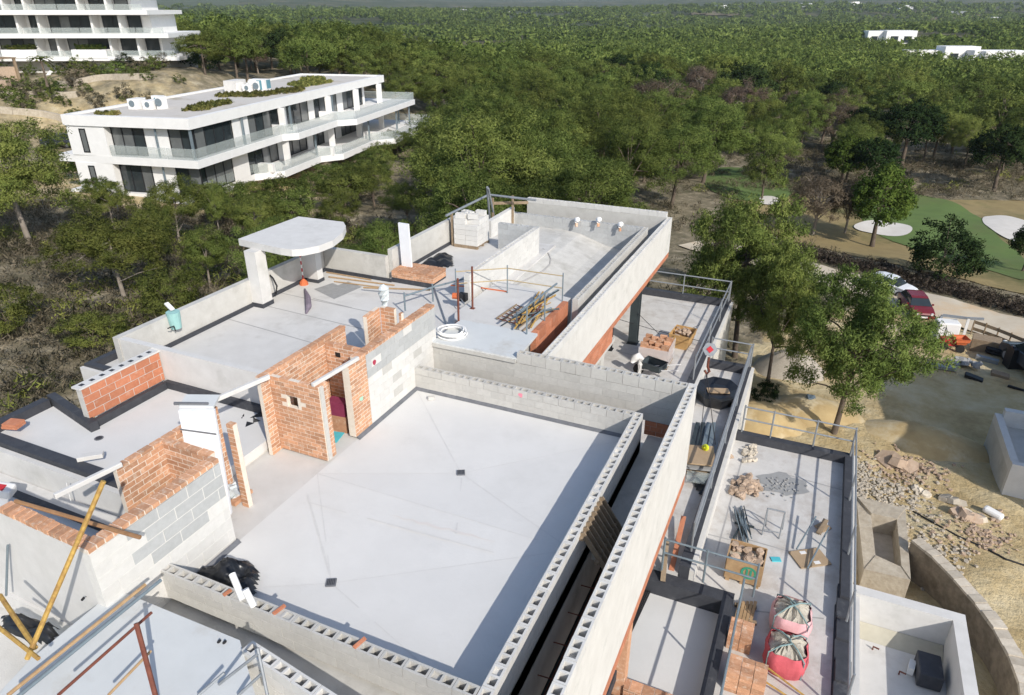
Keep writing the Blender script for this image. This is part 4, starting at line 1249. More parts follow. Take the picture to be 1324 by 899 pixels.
# trees one can point to
ptree(PINE_HI[1], 40, 318, 170, 'large pine at the left edge of the photo in front of the white flats', wdt=1.15, rot=.5)
ptree(PINE_HI[0], 163, 392, 283, 'broad umbrella pine with a bent pale trunk on the scrub slope', wdt=1.35, rot=2.2)
ptree(PINE_HI[2], 150, 300, 236, 'slim pine standing against the white end wall of the flats', wdt=.85, rot=1)
ptree(PINE_HI[3], 208, 345, 262, 'middle pine of the row below the white flats, with a thin pale trunk', wdt=.8, rot=3)
ptree(PINE_HI[1], 272, 372, 296, 'pine with two thin pale trunks left of the canopy', wdt=1.0, rot=4)
ptree(PINE_HI[0], 234, 322, 236, 'tall bushy pine hiding the corner of the white flats', wdt=.9, rot=.3)
ptree(PINE_HI[3], 285, 305, 240, 'narrow pine in front of the glazed lower storey of the flats', wdt=.65, rot=5.2)
ptree(PINE_HI[2], 335, 330, 254, 'pine behind the concrete canopy, right of the glazed storey', wdt=.95, rot=2)
ptree(PBUSH[0], 128, 452, 398, 'low bushy pine at the foot of the left slope by the clay-block parapet', wdt=1.3, name='pine_bush', cat='bush')
ptree(PBUSH[1], 228, 408, 345, 'low bushy pine just outside the canopy terrace parapet', wdt=1.0, name='pine_bush', cat='bush')
ptree(PBUSH[0], 8, 432, 360, 'low bushy pine at the left edge, below the large pine', wdt=1.0, rot=2, name='pine_bush', cat='bush')
ptree(PINE_BIG[0], 1078, 560, 362, 'big pine with a dark leaning trunk on the yellow earth right of the terraces', wdt=.84, rot=.6)
ptree(PINE_BIG[1], 950, 462, 272, 'tall dense pine right behind the corner of the upper terrace', wdt=.82, rot=1.2)
ptree(PINE_BIG[0], 993, 492, 330, 'pine with a slanting thin trunk between the terrace and the gravel heap', wdt=.62, rot=3.5)
ptree(PINE_MID[3], 985, 258, 192, 'small pine at the left end of the golf course', wdt=.9)
ptree(BROAD[0], 1127, 320, 226, 'rounded green tree with a straight dark trunk in front of the middle bunker', name='round_tree', wdt=.95)
ptree(BARE[0], 1050, 305, 226, 'bare brown tree beside the green golf tree', name='bare_tree', wdt=1.1)
ptree(BARE[1], 1092, 302, 236, 'bare greyish brown tree between the bare brown tree and the round green tree', name='bare_tree', wdt=.95)
ptree(BARE[0], 925, 375, 290, 'bare grey tree among the pines behind the upper terrace', name='bare_tree', wdt=.6, rot=2)
ptree(BUSH[0], 1216, 360, 288, 'large dark grey-green bush beside the hedge in front of the fairway', name='round_bush', cat='bush', wdt=1.05)
ptree(DARK[0], 1285, 248, 168, 'dark round tree casting a big shadow on the dry golf grass', name='round_tree', wdt=.95)
ptree(DARK[1], 1322, 352, 292, 'small dark tree cut by the right edge, beside the right bunker', name='round_tree', wdt=.9)
ptree(BROAD[0], 1087, 243, 184, 'small round tree at the upper edge of the dry golf grass', name='round_tree', wdt=1.1, rot=2)
ptree(DARK[1], 1165, 215, 140, 'wide dark pine on the bank above the golf course', wdt=1.15)
ptree(PINE_MID[5], 1195, 208, 150, 'leaning pine with a pale trunk on the bank above the golf course', wdt=.9)
ptree(BUSH[1], 990, 520, 490, 'small grey-green bush between the two slanting pine trunks', name='round_bush', cat='bush', wdt=1.0)

HOUSE_AT = [on_ground(*p, -12) for p in ((1230, 86), (1258, 86), (1290, 88), (1318, 88), (1145, 60))]
# the wood behind: each pine a thing up to the limit, farther ones one mass
def blocked(x, y):
    b = np.zeros(x.shape, bool)
    b |= (x > -21) & (x < -1) & (y < 34)
    b |= inside(x, y, [(-24, 0), (-24, 20), (-34, 34), (-40, 44), (-44, 47), (-70, 47), (-90, 40), (-90, 0)])
    b |= inside(x, y, LOT) | inside(x, y, [(p[0] + (p[0] - 20) * .10, p[1] + (p[1] - 72) * .12) for p in GOLF])
    b |= seg_dist(x, y, RB) < 6
    b |= (x > -8) & (y < 66)
    # white flats, drive and garden
    b |= inside(x, y, [(-46, 40), (-46.5, 62), (-50, 96), (-74, 96), (-86, 84), (-90, 78), (-125, 64), (-125, 50), (-66, 36)])
    b |= inside(x, y, [xy(on_ground(*p)) for p in ((235, 350), (250, 240), (380, 200), (520, 140), (540, 185), (470, 225), (425, 262), (412, 330), (395, 356))])
    for hq in HOUSE_AT:
        r0 = math.hypot(hq.x, hq.y)
        b |= seg_dist(x, y, np.array([[hq.x, hq.y], [hq.x * (1 - 45 / r0), hq.y * (1 - 45 / r0)]])) < 15
    b |= inside(x, y, [(-88, 76), (-92, 100), (-150, 90), (-150, 50)])
    return b
pts = []
sp_ = 6.5
for gx_ in np.arange(-260, 230, sp_):
    for gy_ in np.arange(30, 330, sp_):
        pts.append((gx_ + random.uniform(-.48, .48) * sp_, gy_ + random.uniform(-.48, .48) * sp_))
pts = np.array(pts)
rr_ = np.hypot(pts[:, 0], pts[:, 1]); az = np.arctan2(-pts[:, 0], pts[:, 1])
vis = (az > YAW - R(39)) & (az < YAW + R(39)) & (rr_ < 300) & ~blocked(pts[:, 0], pts[:, 1])
# thinner stand on the right, above the golf course
thin = np.random.default_rng(5).random(len(pts))
vis &= ~((pts[:, 0] > -12) & (pts[:, 1] < 150) & (thin < .55))
pts = pts[vis]; pts = pts[np.argsort(np.hypot(pts[:, 0], pts[:, 1]))]
zz = hgt(pts[:, 0], pts[:, 1])
NI = 262
LOWZ = [xy(on_ground(*p)) for p in ((225, 440), (520, 420), (560, 300), (600, 190), (540, 170), (470, 215), (380, 255), (235, 356))]
low_ = inside(pts[:, 0], pts[:, 1], LOWZ)
for i, (x, y) in enumerate(pts[:NI]):
    k = random.random() * (.86 if math.hypot(x, y) < 75 else 1)
    hh = random.uniform(5.4, 9.8) * (.58 if low_[i] else 1)
    if k < .86: var, lab = (PINE_NEAR[random.randrange(3)] if i < 75 else PINE_MID[random.randrange(7)]), 'olive green pine standing in the wood behind the villa'
    elif k < .94: var, lab = DARK[random.randrange(2)], 'darker round evergreen standing in the wood behind the villa'
    else: var, lab = BARE[random.randrange(2)], 'bare greyish tree standing in the wood behind the villa'
    tree(var, x, y, hh, lab, name='pine_tree' if k < .86 else ('evergreen_tree' if k < .94 else 'bare_tree'), wdt=random.uniform(.95, 1.35), z=zz[i] - .1,
         group=('pines of the wood behind the villa', 'evergreens of the wood behind the villa', 'bare trees of the wood behind the villa')[0 if k < .86 else 1 if k < .94 else 2])

def scatter(name, P_, hs, seeds, leafm, ncl, nlf, ln, wd, label, cat, up=.7, **k):
    Ts, tn = [], []
    base = [crown(s_, ncl, nlf, ln, wd, up=up, **k) + (LAST_N.copy(),) for s_ in seeds]
    Ns = []
    r = np.random.default_rng(1)
    for (x, y, z), h in zip(P_, hs):
        T, tone, _, Nn = base[r.integers(len(base))]
        a = r.uniform(0, 6.28); ca, sa = math.cos(a), math.sin(a)
        q = T * np.array([h * r.uniform(.9, 1.35)] * 2 + [h])
        q = np.stack([q[..., 0] * ca - q[..., 1] * sa + x, q[..., 0] * sa + q[..., 1] * ca + y, q[..., 2] + z], -1)
        Ns.append(np.stack([Nn[:, 0] * ca - Nn[:, 1] * sa, Nn[:, 0] * sa + Nn[:, 1] * ca, Nn[:, 2]], -1))
        Ts.append(q); tn.append(tone + r.normal(0, .16))
    o = link(name, tri_mesh(name, np.concatenate(Ts), np.concatenate(tn), leafm, np.concatenate(Ns)))
    return tag(o, label, cat, kind='stuff')

rest = pts[NI:]
far = []
r_ = 300.0
fr = np.random.default_rng(3)
while r_ < 2100:
    s_ = 6.3 + (r_ - 300) * .012
    nA = int(R(80) * r_ / s_)
    a = YAW - R(40) + R(80) * (np.arange(nA) + fr.random(nA)) / nA
    rad_ = r_ + fr.uniform(-.6, .6, nA) * s_
    keep = fr.random(nA) < np.where(r_ < 480, .97, .80)
    # clearings and farmland farther off
    fx, fy = -np.sin(a) * rad_, np.cos(a) * rad_
    gap = np.sin(fx * .011 + 1.3) * np.sin(fy * .013 + fx * .004) + .3 * np.sin(fx * .05) > (.55 if r_ > 420 else 2)
    keep &= ~gap
    keep &= ~blocked(fx, fy)
    far += [(x, y, r_) for x, y in zip(fx[keep], fy[keep])]
    r_ += s_ * .95
far = np.array(far)
zf = hgt(far[:, 0], far[:, 1])
fh = np.where(far[:, 2] < 420, 7.0, 7.4 + (far[:, 2] - 420) * .004) * fr.uniform(.65, 1.25, len(far))
PA = np.vstack([np.column_stack([rest, zz[NI:] - .1]), np.column_stack([far[:, 0], far[:, 1], zf - .2])])
HA = np.concatenate([fr.uniform(5.6, 9.8, len(rest)), fh])
nearm = np.hypot(PA[:, 0], PA[:, 1]) < 430
scatter('pine_wood', PA[nearm], HA[nearm], range(600, 608), ML_pine, 42, 12, .105, .038, 'the far part of the pine wood reading as one green mass', 'wood', rx=.44, rz=.30, zc=.58, rc=.12, bottom=-.6, lump=.35)
scatter('distant_wood', PA[~nearm], HA[~nearm], range(610, 616), ML_pine, 22, 4, .30, .15, 'distant pine woods between the fields towards the hills', 'wood', rx=.5, rz=.34, zc=.5, rc=.14, bottom=-.4, lump=.3)

# dry scrub on the slopes
sr = np.random.default_rng(8)
sx = np.concatenate([sr.uniform(-75, -15, 5200), sr.uniform(-45, 55, 4200), sr.uniform(-9, 30, 900)])
sy = np.concatenate([sr.uniform(2, 47, 5200), sr.uniform(28, 150, 4200), sr.uniform(84, 112, 900)])
ok = ~inside(sx, sy, [(-17.2, 0), (-17.2, 32), (0, 32), (3, 22), (3, 0)]) & ~inside(sx, sy, LOT) & (seg_dist(sx, sy, RB) > 3.6) & ~inside(sx, sy, GOLF)
ok &= ~inside(sx, sy, [(-46, 41), (-52, 92), (-74, 92), (-68, 38)])
azs = np.arctan2(-sx, sy); ok &= (azs > YAW - R(40)) & (azs < YAW + R(40))
patch = np.sin(sx * .55 + 1) * np.cos(sy * .6 + .5) + sr.normal(0, .5, len(sx))
ok &= patch > -.75
sx, sy = sx[ok], sy[ok]
scatter('dry_scrub', np.column_stack([sx, sy, hgt(sx, sy) - .05]), sr.uniform(.45, 1.25, len(sx)), range(630, 636), ML_scrub, 9, 6, .34, .05, 'low dry brown scrub covering the slopes', 'scrub',
        rx=.65, rz=.4, zc=.35, rc=.3, bottom=-.3, up=1.2)
gx2 = np.concatenate([sr.uniform(-72, -16, 2600), sr.uniform(-40, 40, 700)]); gy2 = np.concatenate([sr.uniform(4, 47, 2600), sr.uniform(60, 150, 700)])
ok2 = ~inside(gx2, gy2, [(-17.2, 0), (-17.2, 32), (0, 32), (3, 22), (3, 0)]) & ~inside(gx2, gy2, LOT) & (seg_dist(gx2, gy2, RB) > 4.5) & ~inside(gx2, gy2, GOLF) & ~inside(gx2, gy2, [(-46, 41), (-52, 92), (-74, 92), (-68, 38)])
ok2 &= (np.sin(gx2 * .31 + 2) * np.cos(gy2 * .37) + sr.normal(0, .4, len(gx2))) > .38
gx2, gy2 = gx2[ok2], gy2[ok2]
scatter('low_green_scrub', np.column_stack([gx2, gy2, hgt(gx2, gy2) - .05]), sr.uniform(.5, 1.5, len(gx2)), range(650, 656), ML_pinel, 12, 9, .20, .05, 'low olive green scrub among the dry scrub on the slopes', 'scrub',
        rx=.6, rz=.4, zc=.35, rc=.25, bottom=-.4, up=1.0)
for px, py, hh_ in ((300, 290, 3.6), (345, 300, 3.2), (372, 282, 3.8), (405, 268, 3.4), (432, 258, 3.8), (462, 244, 3.4), (492, 226, 3.6), (515, 206, 4.0), (388, 300, 3.6), (330, 275, 3.0), (448, 276, 4.2), (130, 262, 2.4), (270, 275, 2.8)):
    q = on_ground(px, py)
    tree(PINE_MID[int(px) % 7], q.x, q.y, hh_, 'small young pine growing at the foot of the white flats', wdt=1.25, group='young pines at the foot of the white flats')
# hedge between the road and the golf course
hp, hh = [], []
for a, b in zip(RB[:-1], RB[1:]):
    d = (b - a); L2 = np.hypot(*d); d = d / L2; nn = np.array([-d[1], d[0]])
    for k in np.arange(0, L2, .32):
        for off in (2.9, 3.6, 4.3):
            q = a + d * k + nn * (off + sr.uniform(-.3, .3))
            hp.append((q[0], q[1], h1(q[0], q[1]) - .1)); hh.append(sr.uniform(.6, 1.05))
hd = scatter('hedge', hp, hh, range(640, 646), leaf_mat('dry hedge leaves', (0.055, 0.048, 0.034), (0.105, 0.085, 0.065), (0.16, 0.135, 0.105)), 14, 9, .22, .06, 'long dry brown hedge between the dirt road and the golf course', 'hedge', rx=.5, rz=.42, zc=.42, rc=.2, bottom=-.6)
del hd['kind']

# ================================================================== WHITE FLATS ON THE LEFT
NB0 = Vector((-49.2, 44.25, 0)); tb_ = R(11.6)
nu, nv = Vector((math.cos(tb_), math.sin(tb_), 0)), Vector((-math.sin(tb_), math.cos(tb_), 0))
def N(a, b, z): return NB0 + nu * a + nv * b + Vector((0, 0, z))
def nbox(mb, a0, a1, b0, b1, z0, z1):
    return mb.prism([xy(N(a0, b0, 0)), xy(N(a1, b0, 0)), xy(N(a1, b1, 0)), xy(N(a0, b1, 0))], z0, z1)
def npoly(pts): return [xy(N(a, b, 0)) for a, b in pts]
nb = thing('apartment_building', 'low white three-storey flats with a planted flat roof among the pines on the left', 'building', N(-6, 20, -7))

def window(parent, p, d, wd, z0, z1, panes=3, th=.10, curtain=.35, open_=True):
    """frame bars as a part, each pane its own sub-part; p is the left foot, d the run, glass faces d x up"""
    d = Vector((d[0], d[1], 0)).normalized(); nn = Vector((d.y, -d.x, 0))
    p = Vector((p[0], p[1], 0)); ang = math.atan2(d.y, d.x)
    mid = p + d * wd / 2
    mb = MB()
    fz = .09
    for k in range(panes + 1):
        q = p + d * (wd * k / panes); mb.obox((q.x, q.y, (z0 + z1) / 2), (fz, th, z1 - z0), (0, 0, ang))
    for z in (z0 + fz / 2, z1 - fz / 2):
        mb.obox((mid.x + nn.x * .004, mid.y + nn.y * .004, z), (wd, th, fz), (0, 0, ang))
    fr_ = mb.build('window', M_frame, parent)
    for k in range(panes):
        q = p + d * (wd * (k + .5) / panes)
        m_ = M_curt if random.random() < curtain else M_glass
        link('pane', box_mesh(wd / panes - fz, .03, z1 - z0 - 2 * fz, m_), fr_, (q.x - nn.x * .01, q.y - nn.y * .01, z0 + fz), ang)
    return fr_

# slabs, roof
roof = MB(); nbox(roof, -12.4, 0, 0, 43, .12, .80); roof.build('roof_slab', M_white, nb)
for (a0, a1, b0, b1) in ((-12.4, 0, 0, .45), (-12.4, 0, 42.55, 43), (-12.4, -11.95, .45, 42.55), (-.45, 0, .45, 42.55)):
    mb = MB(); nbox(mb, a0, a1, b0, b1, .80, 1.0); mb.build('roof_kerb', M_white, nb)
M_grav = mat('beige roof gravel', (0.58, 0.545, 0.50), (0.51, 0.475, 0.43), scale=1.0, rough=1, coord='World', c3=(0.36, 0.31, 0.23), s3=.25, w3=(.55, .7))
mb = MB(); nbox(mb, -11.95, -.45, .45, 42.55, .80, .83); mb.build('roof_gravel', M_grav, nb)
S2 = [(-14, .3), (.3, -.2), (.3, 14), (1.5, 15.2), (1.5, 24.5), (3.2, 26), (3.2, 46), (-6, 46), (-6, 43), (-14, 43)]
S3 = [(-14, .6), (-1, .2), (-1, 10), (1.2, 12), (1.2, 20), (3.0, 22), (3.0, 31), (5.0, 33), (5.0, 48.5), (-6, 48.5), (-6, 43), (-14, 43)]
MB().prism(npoly(S2), -3.05, -2.4).build('floor_slab', M_white, nb)
MB().prism(npoly(S3), -6.3, -5.65).build('floor_slab', M_white, nb)
# end wall, two storeys
for z0, z1 in ((-2.4, .12), (-5.65, -3.05)):
    mb = MB(); nbox(mb, -12.3, -8.5, .15, 1.0, z0, z1); mb.build('end_wall', M_white, nb)
    mb = MB(); nbox(mb, -8.6, -2.6, 1.6, 2.0, z0, z1); mb.build('inset_wall', M_white, nb)
    mb = MB(); nbox(mb, -12.3, -11.9, 1.0, 43, z0, z1); mb.build('rear_wall', M_white, nb)
    window(nb, N(-11.0, .13, 0), nu, .55, z0 + .25, z1 - .25, 1, .06)
    window(nb, N(-8.45, .9, 0), nu, 3.2, z0 + .02, z1 - .08, 3)
    mb = MB(); nbox(mb, -5.2, -2.9, .9, 1.3, z0, z1); mb.build('inset_wall', M_white, nb)
    window(nb, N(-2.85, 1.0, 0), nu, 2.35, z0 + .02, z1 - .08, 2)
    mb = MB(); nbox(mb, -3.75, -3.62, .35, .48, z0, z1); mb.build('drain_pipe', M_steelb, nb)
    a_f = -.5
    seq = [('w', 5.6, 4), ('s', 2.6), ('w', 4.2, 3), ('s', 1.8), ('w', 1.8, 1), ('s', 1.6), ('w', 5.0, 3), ('s', 1.4), ('w', 3.0, 2), ('s', 1.5), ('w', 1.6, 1), ('s', 1.6), ('w', 6.2, 4), ('s', .6), ('w', 3.6, 2)]
    b = 1.1
    shift = 0.0 if z1 > 0 else 0
    for i, s_ in enumerate(seq):
        if b + s_[1] > 42.6: break
        af = a_f - (1.2 if 3 <= i else 0) - (.6 if z1 < 0 else 0)
        if s_[0] == 'w':
            window(nb, N(af, b, 0), nv, s_[1], z0 + .02, z1 - .08, s_[2])
        else:
            mb = MB(); nbox(mb, af - .3, af + .12, b, b + s_[1], z0, z1); mb.build('facade_wall', M_white, nb)
        b += s_[1]
    for b in (14.6, 25.2, 33, 40.5):
        mb = MB(); nbox(mb, a_f + .3, a_f + 1.0, b, b + .18, z0, z1); mb.build('fin', M_white, nb)
for (a, b, z0, z1) in ((-.25, .3, -2.4, .12), (-.2, 8, -2.4, .12), (-.2, 17, -2.4, .12), (-.2, 27, -2.4, .12), (-.2, 34.5, -2.4, .12), (-.3, 41.5, -2.4, .12), (.5, 20.5, -5.65, -3.05), (2.4, 31, -5.65, -3.05), (2.6, 40, -5.65, -3.05), (2.6, 45, -5.65, -3.05), (1.0, 45, -5.65, -3.05)):
    mb = MB(); nbox(mb, a - .09, a + .09, b - .09, b + .09, z0, z1); mb.build('column', M_steelb, nb)
def balus(P2, z, h=1.0):
    for (a, b) in zip(P2[:-1], P2[1:]):
        p, q = N(a[0], a[1], 0), N(b[0], b[1], 0)
        ln = (q - p).length; k = max(1, round(ln / 3)); dd = (q - p) / k
        for i in range(k):
            s = p + dd * i; e = p + dd * (i + .98)
            MB().bar((s.x, s.y, z + h / 2), (e.x, e.y, z + h / 2), .03, h).build('balustrade_panel', M_balus, nb)
balus([(-8.4, .2), (.15, -.05), (.15, 14), (1.35, 15.3), (1.35, 24.5), (3.05, 26), (3.05, 45.9), (-5, 45.9)], -2.4, .95)
balus([(-1.1, .4), (-1.1, 10), (1.05, 12), (1.05, 20), (2.85, 22), (2.85, 31), (4.85, 33), (4.85, 48.3), (-5, 48.3)], -5.65, .95)
for (a, b, z) in ((-.6, 14.2, -2.4), (.2, 25.0, -2.4), (-.4, 11, -5.65), (1.4, 21, -5.65), (2.4, 32, -5.65)):
    mb = MB(); nbox(mb, a - 1.2, a + .9, b, b + .6, z, z + .85); mb.build('planter', M_white, nb)
# ground storey and stone piers
mb = MB(); nbox(mb, -12.2, -1.6, .9, 42.8, -9.5, -6.3); mb.build('base_wall', M_concw, nb)
mb = MB(); nbox(mb, -12.25, -1.2, .3, .85, -9.2, -6.3); mb.build('base_wall', M_white, nb)
window(nb, N(-1.5, 13, 0), nv, 6, -9, -6.4, 4); window(nb, N(-1.5, 24, 0), nv, 6, -9, -6.4, 4); window(nb, N(-1.5, 34, 0), nv, 6, -9, -6.4, 4)
for b in (20.5, 31.8, 44):
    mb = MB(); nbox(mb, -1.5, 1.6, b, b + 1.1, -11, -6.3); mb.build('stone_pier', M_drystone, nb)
mb = MB(); nbox(mb, -1.5, 6.5, 33, 48, -11, -9.6); mb.build('pool_terrace', M_concw, nb)
mb = MB(); nbox(mb, 2.2, 4.5, 21, 29, -9.9, -9.5); mb.build('pool_terrace', M_concw, nb)
# roof machines and planting
def ac_cluster(a, b, label):
    q = N(a, b, .83)
    t = thing('air_conditioning_units', label, 'air conditioner', q)
    for i, (da, db, w_, d_, h_) in enumerate(((0, 0, 1.0, .5, .75), (.1, .9, 1.0, .5, .75), (-1.4, .2, .9, 1.4, .9), (1.0, .5, .5, .9, 1.1), (-.3, 1.8, 1.1, .5, 1.0))):
        c_ = N(a + da, b + db, .83 + h_ / 2)
        u_ = MB().obox(c_, (w_, d_, h_), (0, 0, tb_)).build('unit', M_white, t)
        f_ = N(a + da, b + db - d_ / 2 - .01, .83 + h_ * .55)
        MB().tube([f_, f_ - nv * .03], h_ * .33, 12).build('fan_grille', M_steelb if i != 4 else M_blueac, u_)
    return t
ac_cluster(-8.2, 6.0, 'white air conditioning units near the left end of the planted roof')
q = ac_cluster(-7.5, 21.5, 'white roof machines with blue grilles in the middle of the planted roof')
c_ = N(-9.2, 21.8, 1.4); MB().obox(c_, (1.3, 2.4, 1.2), (0, 0, tb_)).build('wall_box', M_concw, q)
c_ = N(-6.6, 22.6, 1.45); MB().obox(c_, (1.9, 1.2, 1.25), (0, 0, tb_)).build('housing', M_white, q)
c_ = N(-6.3, 21.98, 1.5); MB().obox(c_, (.6, .04, 1.0), (0, 0, tb_)).build('grille', M_blueac, q)
c_ = N(-5.62, 22.8, 1.55); MB().obox(c_, (.04, .8, .9), (0, 0, tb_)).build('grille', M_blueac, q)
pr = np.random.default_rng(4)
for lab, areas in (('small round patch of succulents at the near end of the flat roof', [(-9.3, 2.0, 1.2, .8)]), ('curved bed of yellow-green succulents near the front of the flat roof', [(-4.2, 9.5, 1.3, 3.0), (-3.6, 6.5, 1, 1.4)]),
                   ('long bed of yellow-green succulents along the middle of the flat roof', [(-4.8, 18.5, 2.0, 2.2), (-3.2, 22.5, 1.4, 3.0), (-7.3, 17.5, 1.2, 1.6)]), ('bed of succulents at the far end of the flat roof', [(-5.0, 31.5, 2.2, 3.6), (-4, 28, .9, 1.2), (-7.5, 37, 1.5, 2)])):
    pp = []
    for (a, b, ra, rb_) in areas:
        for _ in range(int(34 * ra * rb_)):
            t = pr.uniform(0, 6.28); k = pr.random() ** .5
            c_ = N(a + ra * k * math.cos(t), b + rb_ * k * math.sin(t), .83); pp.append(tuple(c_))
    scatter('roof_planting', pp, pr.uniform(.28, .5, len(pp)), range(660, 663), ML_yuc, 4, 5, .7, .22, lab, 'planting', rx=.5, rz=.35, zc=.3, rc=.25, bottom=-.2, up=1.3)
# terrace, retaining wall and fence posts before the flats
mb = MB(); nbox(mb, -19, -3, -5.2, .2, -8.5, -6.35); single(mb, 'garden_terrace', M_concw, 'pale terrace in front of the end wall of the white flats', 'terrace')
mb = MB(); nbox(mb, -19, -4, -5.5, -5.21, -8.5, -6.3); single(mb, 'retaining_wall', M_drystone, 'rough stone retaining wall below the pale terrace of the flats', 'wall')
fe = thing('wire_fence', 'thin grey post and wire fence on the terrace edge of the white flats', 'fence', N(-12, -5.3, -6.3))
for a in np.arange(-18.5, -4, 2.4):
    q = N(a, -5.33, -6.3); MB().tube([q, q + Vector((0, 0, 1.3))], .03, 6).build('post', M_steel, fe)
mb = MB()
for z in (.3, .75, 1.25): mb.tube([N(-18.5, -5.33, -6.3 + z), N(-4.2, -5.33, -6.3 + z)], .008, 4)
tag(mb.build('wire', M_steel, fe), kind='stuff')

# ================================================================== BIG BLOCK OF FLATS, UPPER LEFT
B0 = Vector((-92.3, 83.6, 0)); bd = Vector((-24, -12.4, 0)).normalized(); bn_ = Vector((bd.y, -bd.x, 0)) * -1
if bn_.y > 0: bn_ = -bn_      # towards the viewer
def BW(s, d, z): return B0 + bd * s + bn_ * d + Vector((0, 0, z))
def bbox(mb, s0, s1, d0, d1, z0, z1):
    return mb.prism([xy(BW(s0, d0, 0)), xy(BW(s1, d0, 0)), xy(BW(s1, d1, 0)), xy(BW(s0, d1, 0))], z0, z1)
bb = thing('apartment_building', 'large white terraced apartment block on the hillside at the upper left', 'building', BW(20, -5, 0))
mb = MB(); bbox(mb, 2, 45, -1.2, -13, -3, 2.2); mb.build('base_wall', M_concw, bb)
for i, (zt_, s_end) in enumerate(((2.75, -.4), (5.85, .6), (8.95, 3.0), (12.0, 5.2), (15.1, 7))):
    mb = MB(); bbox(mb, s_end, 45, .9, -13, zt_ - .6, zt_); mb.build('floor_slab', M_white, bb)
    if i == 4: break
    z0, z1 = zt_, zt_ + 2.5
    mb = MB(); bbox(mb, s_end + 3.6, 45, -2.9, -12.8, z0, z1); mb.build('storey_wall', M_white, bb)
    s = s_end + 4.0 + (i % 2)
    pat = [('w', 1.9, 1), ('p', .7), ('w', 3.0, 2), ('p', 1.8), ('w', 6.0, 4), ('p', 1.2), ('w', 1.6, 1), ('p', 2.0), ('w', 5.2, 3), ('p', 1.5), ('w', 4.4, 3), ('p', 1.6), ('w', 6.0, 4)]
    for kk in pat:
        if s + kk[1] > 45: break
        if kk[0] == 'w':
            q = BW(s + kk[1], -2.78, 0)
            window(bb, q, -bd, kk[1], z0 + .05, z1 - .15, kk[2], curtain=.25)
        else:
            mb = MB(); bbox(mb, s + kk[1] * .3, s + kk[1] * .3 + .3, -.6, -2.75, z0, z1); mb.build('fin', M_white, bb)
        s += kk[1]
    for s in np.arange(s_end + .6, 44, 4.0):
        mb = MB(); bbox(mb, s, s + 3.9, .80, .76, z0, z0 + .8)
        mb.build('balustrade_panel', M_balus, bb)
    if i in (0, 3):
        for s in (10, 20, 30) if i == 0 else (12,):
            mb = MB(); bbox(mb, s, s + 5, .98, -.4, z0 - .2, z0 + .95); mb.build('planter', M_white, bb)
            pp = [tuple(BW(s + random.uniform(.4, 4.6), random.uniform(.6, -.2), z0 + .9)) for _ in range(16)]
            scatter('balcony_planting', pp, [random.uniform(.5, 1) for _ in pp], (670,), ML_palm, 10, 8, .4, .12, 'greenery in the white balcony planter of the big block, %s' % {10: 'right one', 20: 'middle one', 30: 'left one', 12: 'top one'}[s], 'planting', rx=.5, rz=.4, zc=.4, rc=.25)
for s in (6, 13, 18.5, 25, 31):
    MB().bar(BW(s, 1.2, .8), BW(s + 1.2, 3.2, -1.2), .5, .25).build('buttress', M_white, bb)
q = BW(25.0, 5, 0); zq = h1(q.x, q.y)
pg = thing('pergola', 'brown timber pergola hut at the left edge below the big block', 'pergola', (q.x, q.y, zq))
for a, b in ((-3, -2), (3, -2), (3, 2), (-3, 2)):
    MB().box(q.x + a - .15, q.x + a + .15, q.y + b - .15, q.y + b + .15, zq - .5, zq + 2.6).build('post', M_oldwood, pg)
for k in range(9):
    MB().box(q.x - 3.4, q.x + 3.4, q.y - 2.2 + k * .52, q.y - 2.0 + k * .52, zq + 2.6, zq + 2.75).build('slat', M_oldwood, pg)
MB().box(q.x - 2.8, q.x + 2.8, q.y - 1.9, q.y + 1.9, zq - .5, zq + 1.5).build('screen', M_stone, pg)
q = BW(22.5, 13, 0); zq = h1(q.x, q.y)
single(MB().obox((q.x, q.y, zq + .6), (9, 1.0, 3.0), (0, 0, .45)), 'garden_wall', M_stone, 'orange-brown stone garden wall below the pergola', 'wall')

# hillside garden
for s0_, s1_, d_, lab in ((1, 14, 9.0, 'pale stone terrace wall nearest the right end of the hillside garden'), (9, 24, 14.0, 'long pale stone terrace wall in the middle of the hillside garden'), (3, 19, 20.0, 'lowest pale stone terrace wall of the hillside garden')):
    gw = MB(); n_ = 10
    for k in range(n_):
        a_, b_ = BW(s0_ + (s1_ - s0_) * k / n_, d_ + .5 * math.sin(k), 0), BW(s0_ + (s1_ - s0_) * (k + 1) / n_, d_ + .5 * math.sin(k + 1), 0)
        za = h1(a_.x, a_.y)
        gw.bar((a_.x, a_.y, za + .1), (b_.x, b_.y, h1(b_.x, b_.y) + .1), .4, 1.3)
    single(gw, 'garden_wall', M_fstone, lab, 'wall')
gs = random.Random(21)
M_path = M_road
spots = [(180, 70, 'dark olive-like shrub'), (100, 90, 'grey-green shrub'), (150, 88, 'rounded dark shrub')]
k = 0
labels_ = ['rounded grey-green shrub on the hillside garden below the big block', 'dry tan shrub on the hillside garden below the big block', 'bright green shrub on the hillside garden below the big block']
for i in range(215):
    px, py = gs.uniform(0, 262), gs.uniform(74, 165)
    if py > 150 - px * .22 and px > 70: continue
    q = on_ground(px, py, -2)
    kind_ = gs.choices([0, 1, 2], [.55, .3, .15])[0]
    tree(SHRUB[kind_], q.x, q.y, gs.uniform(.9, 2.3), labels_[kind_], cat='shrub', name='garden_shrub', wdt=gs.uniform(.8, 1.4), group='shrubs of the hillside garden, kind %s' % ('grey-green', 'tan', 'bright')[kind_])
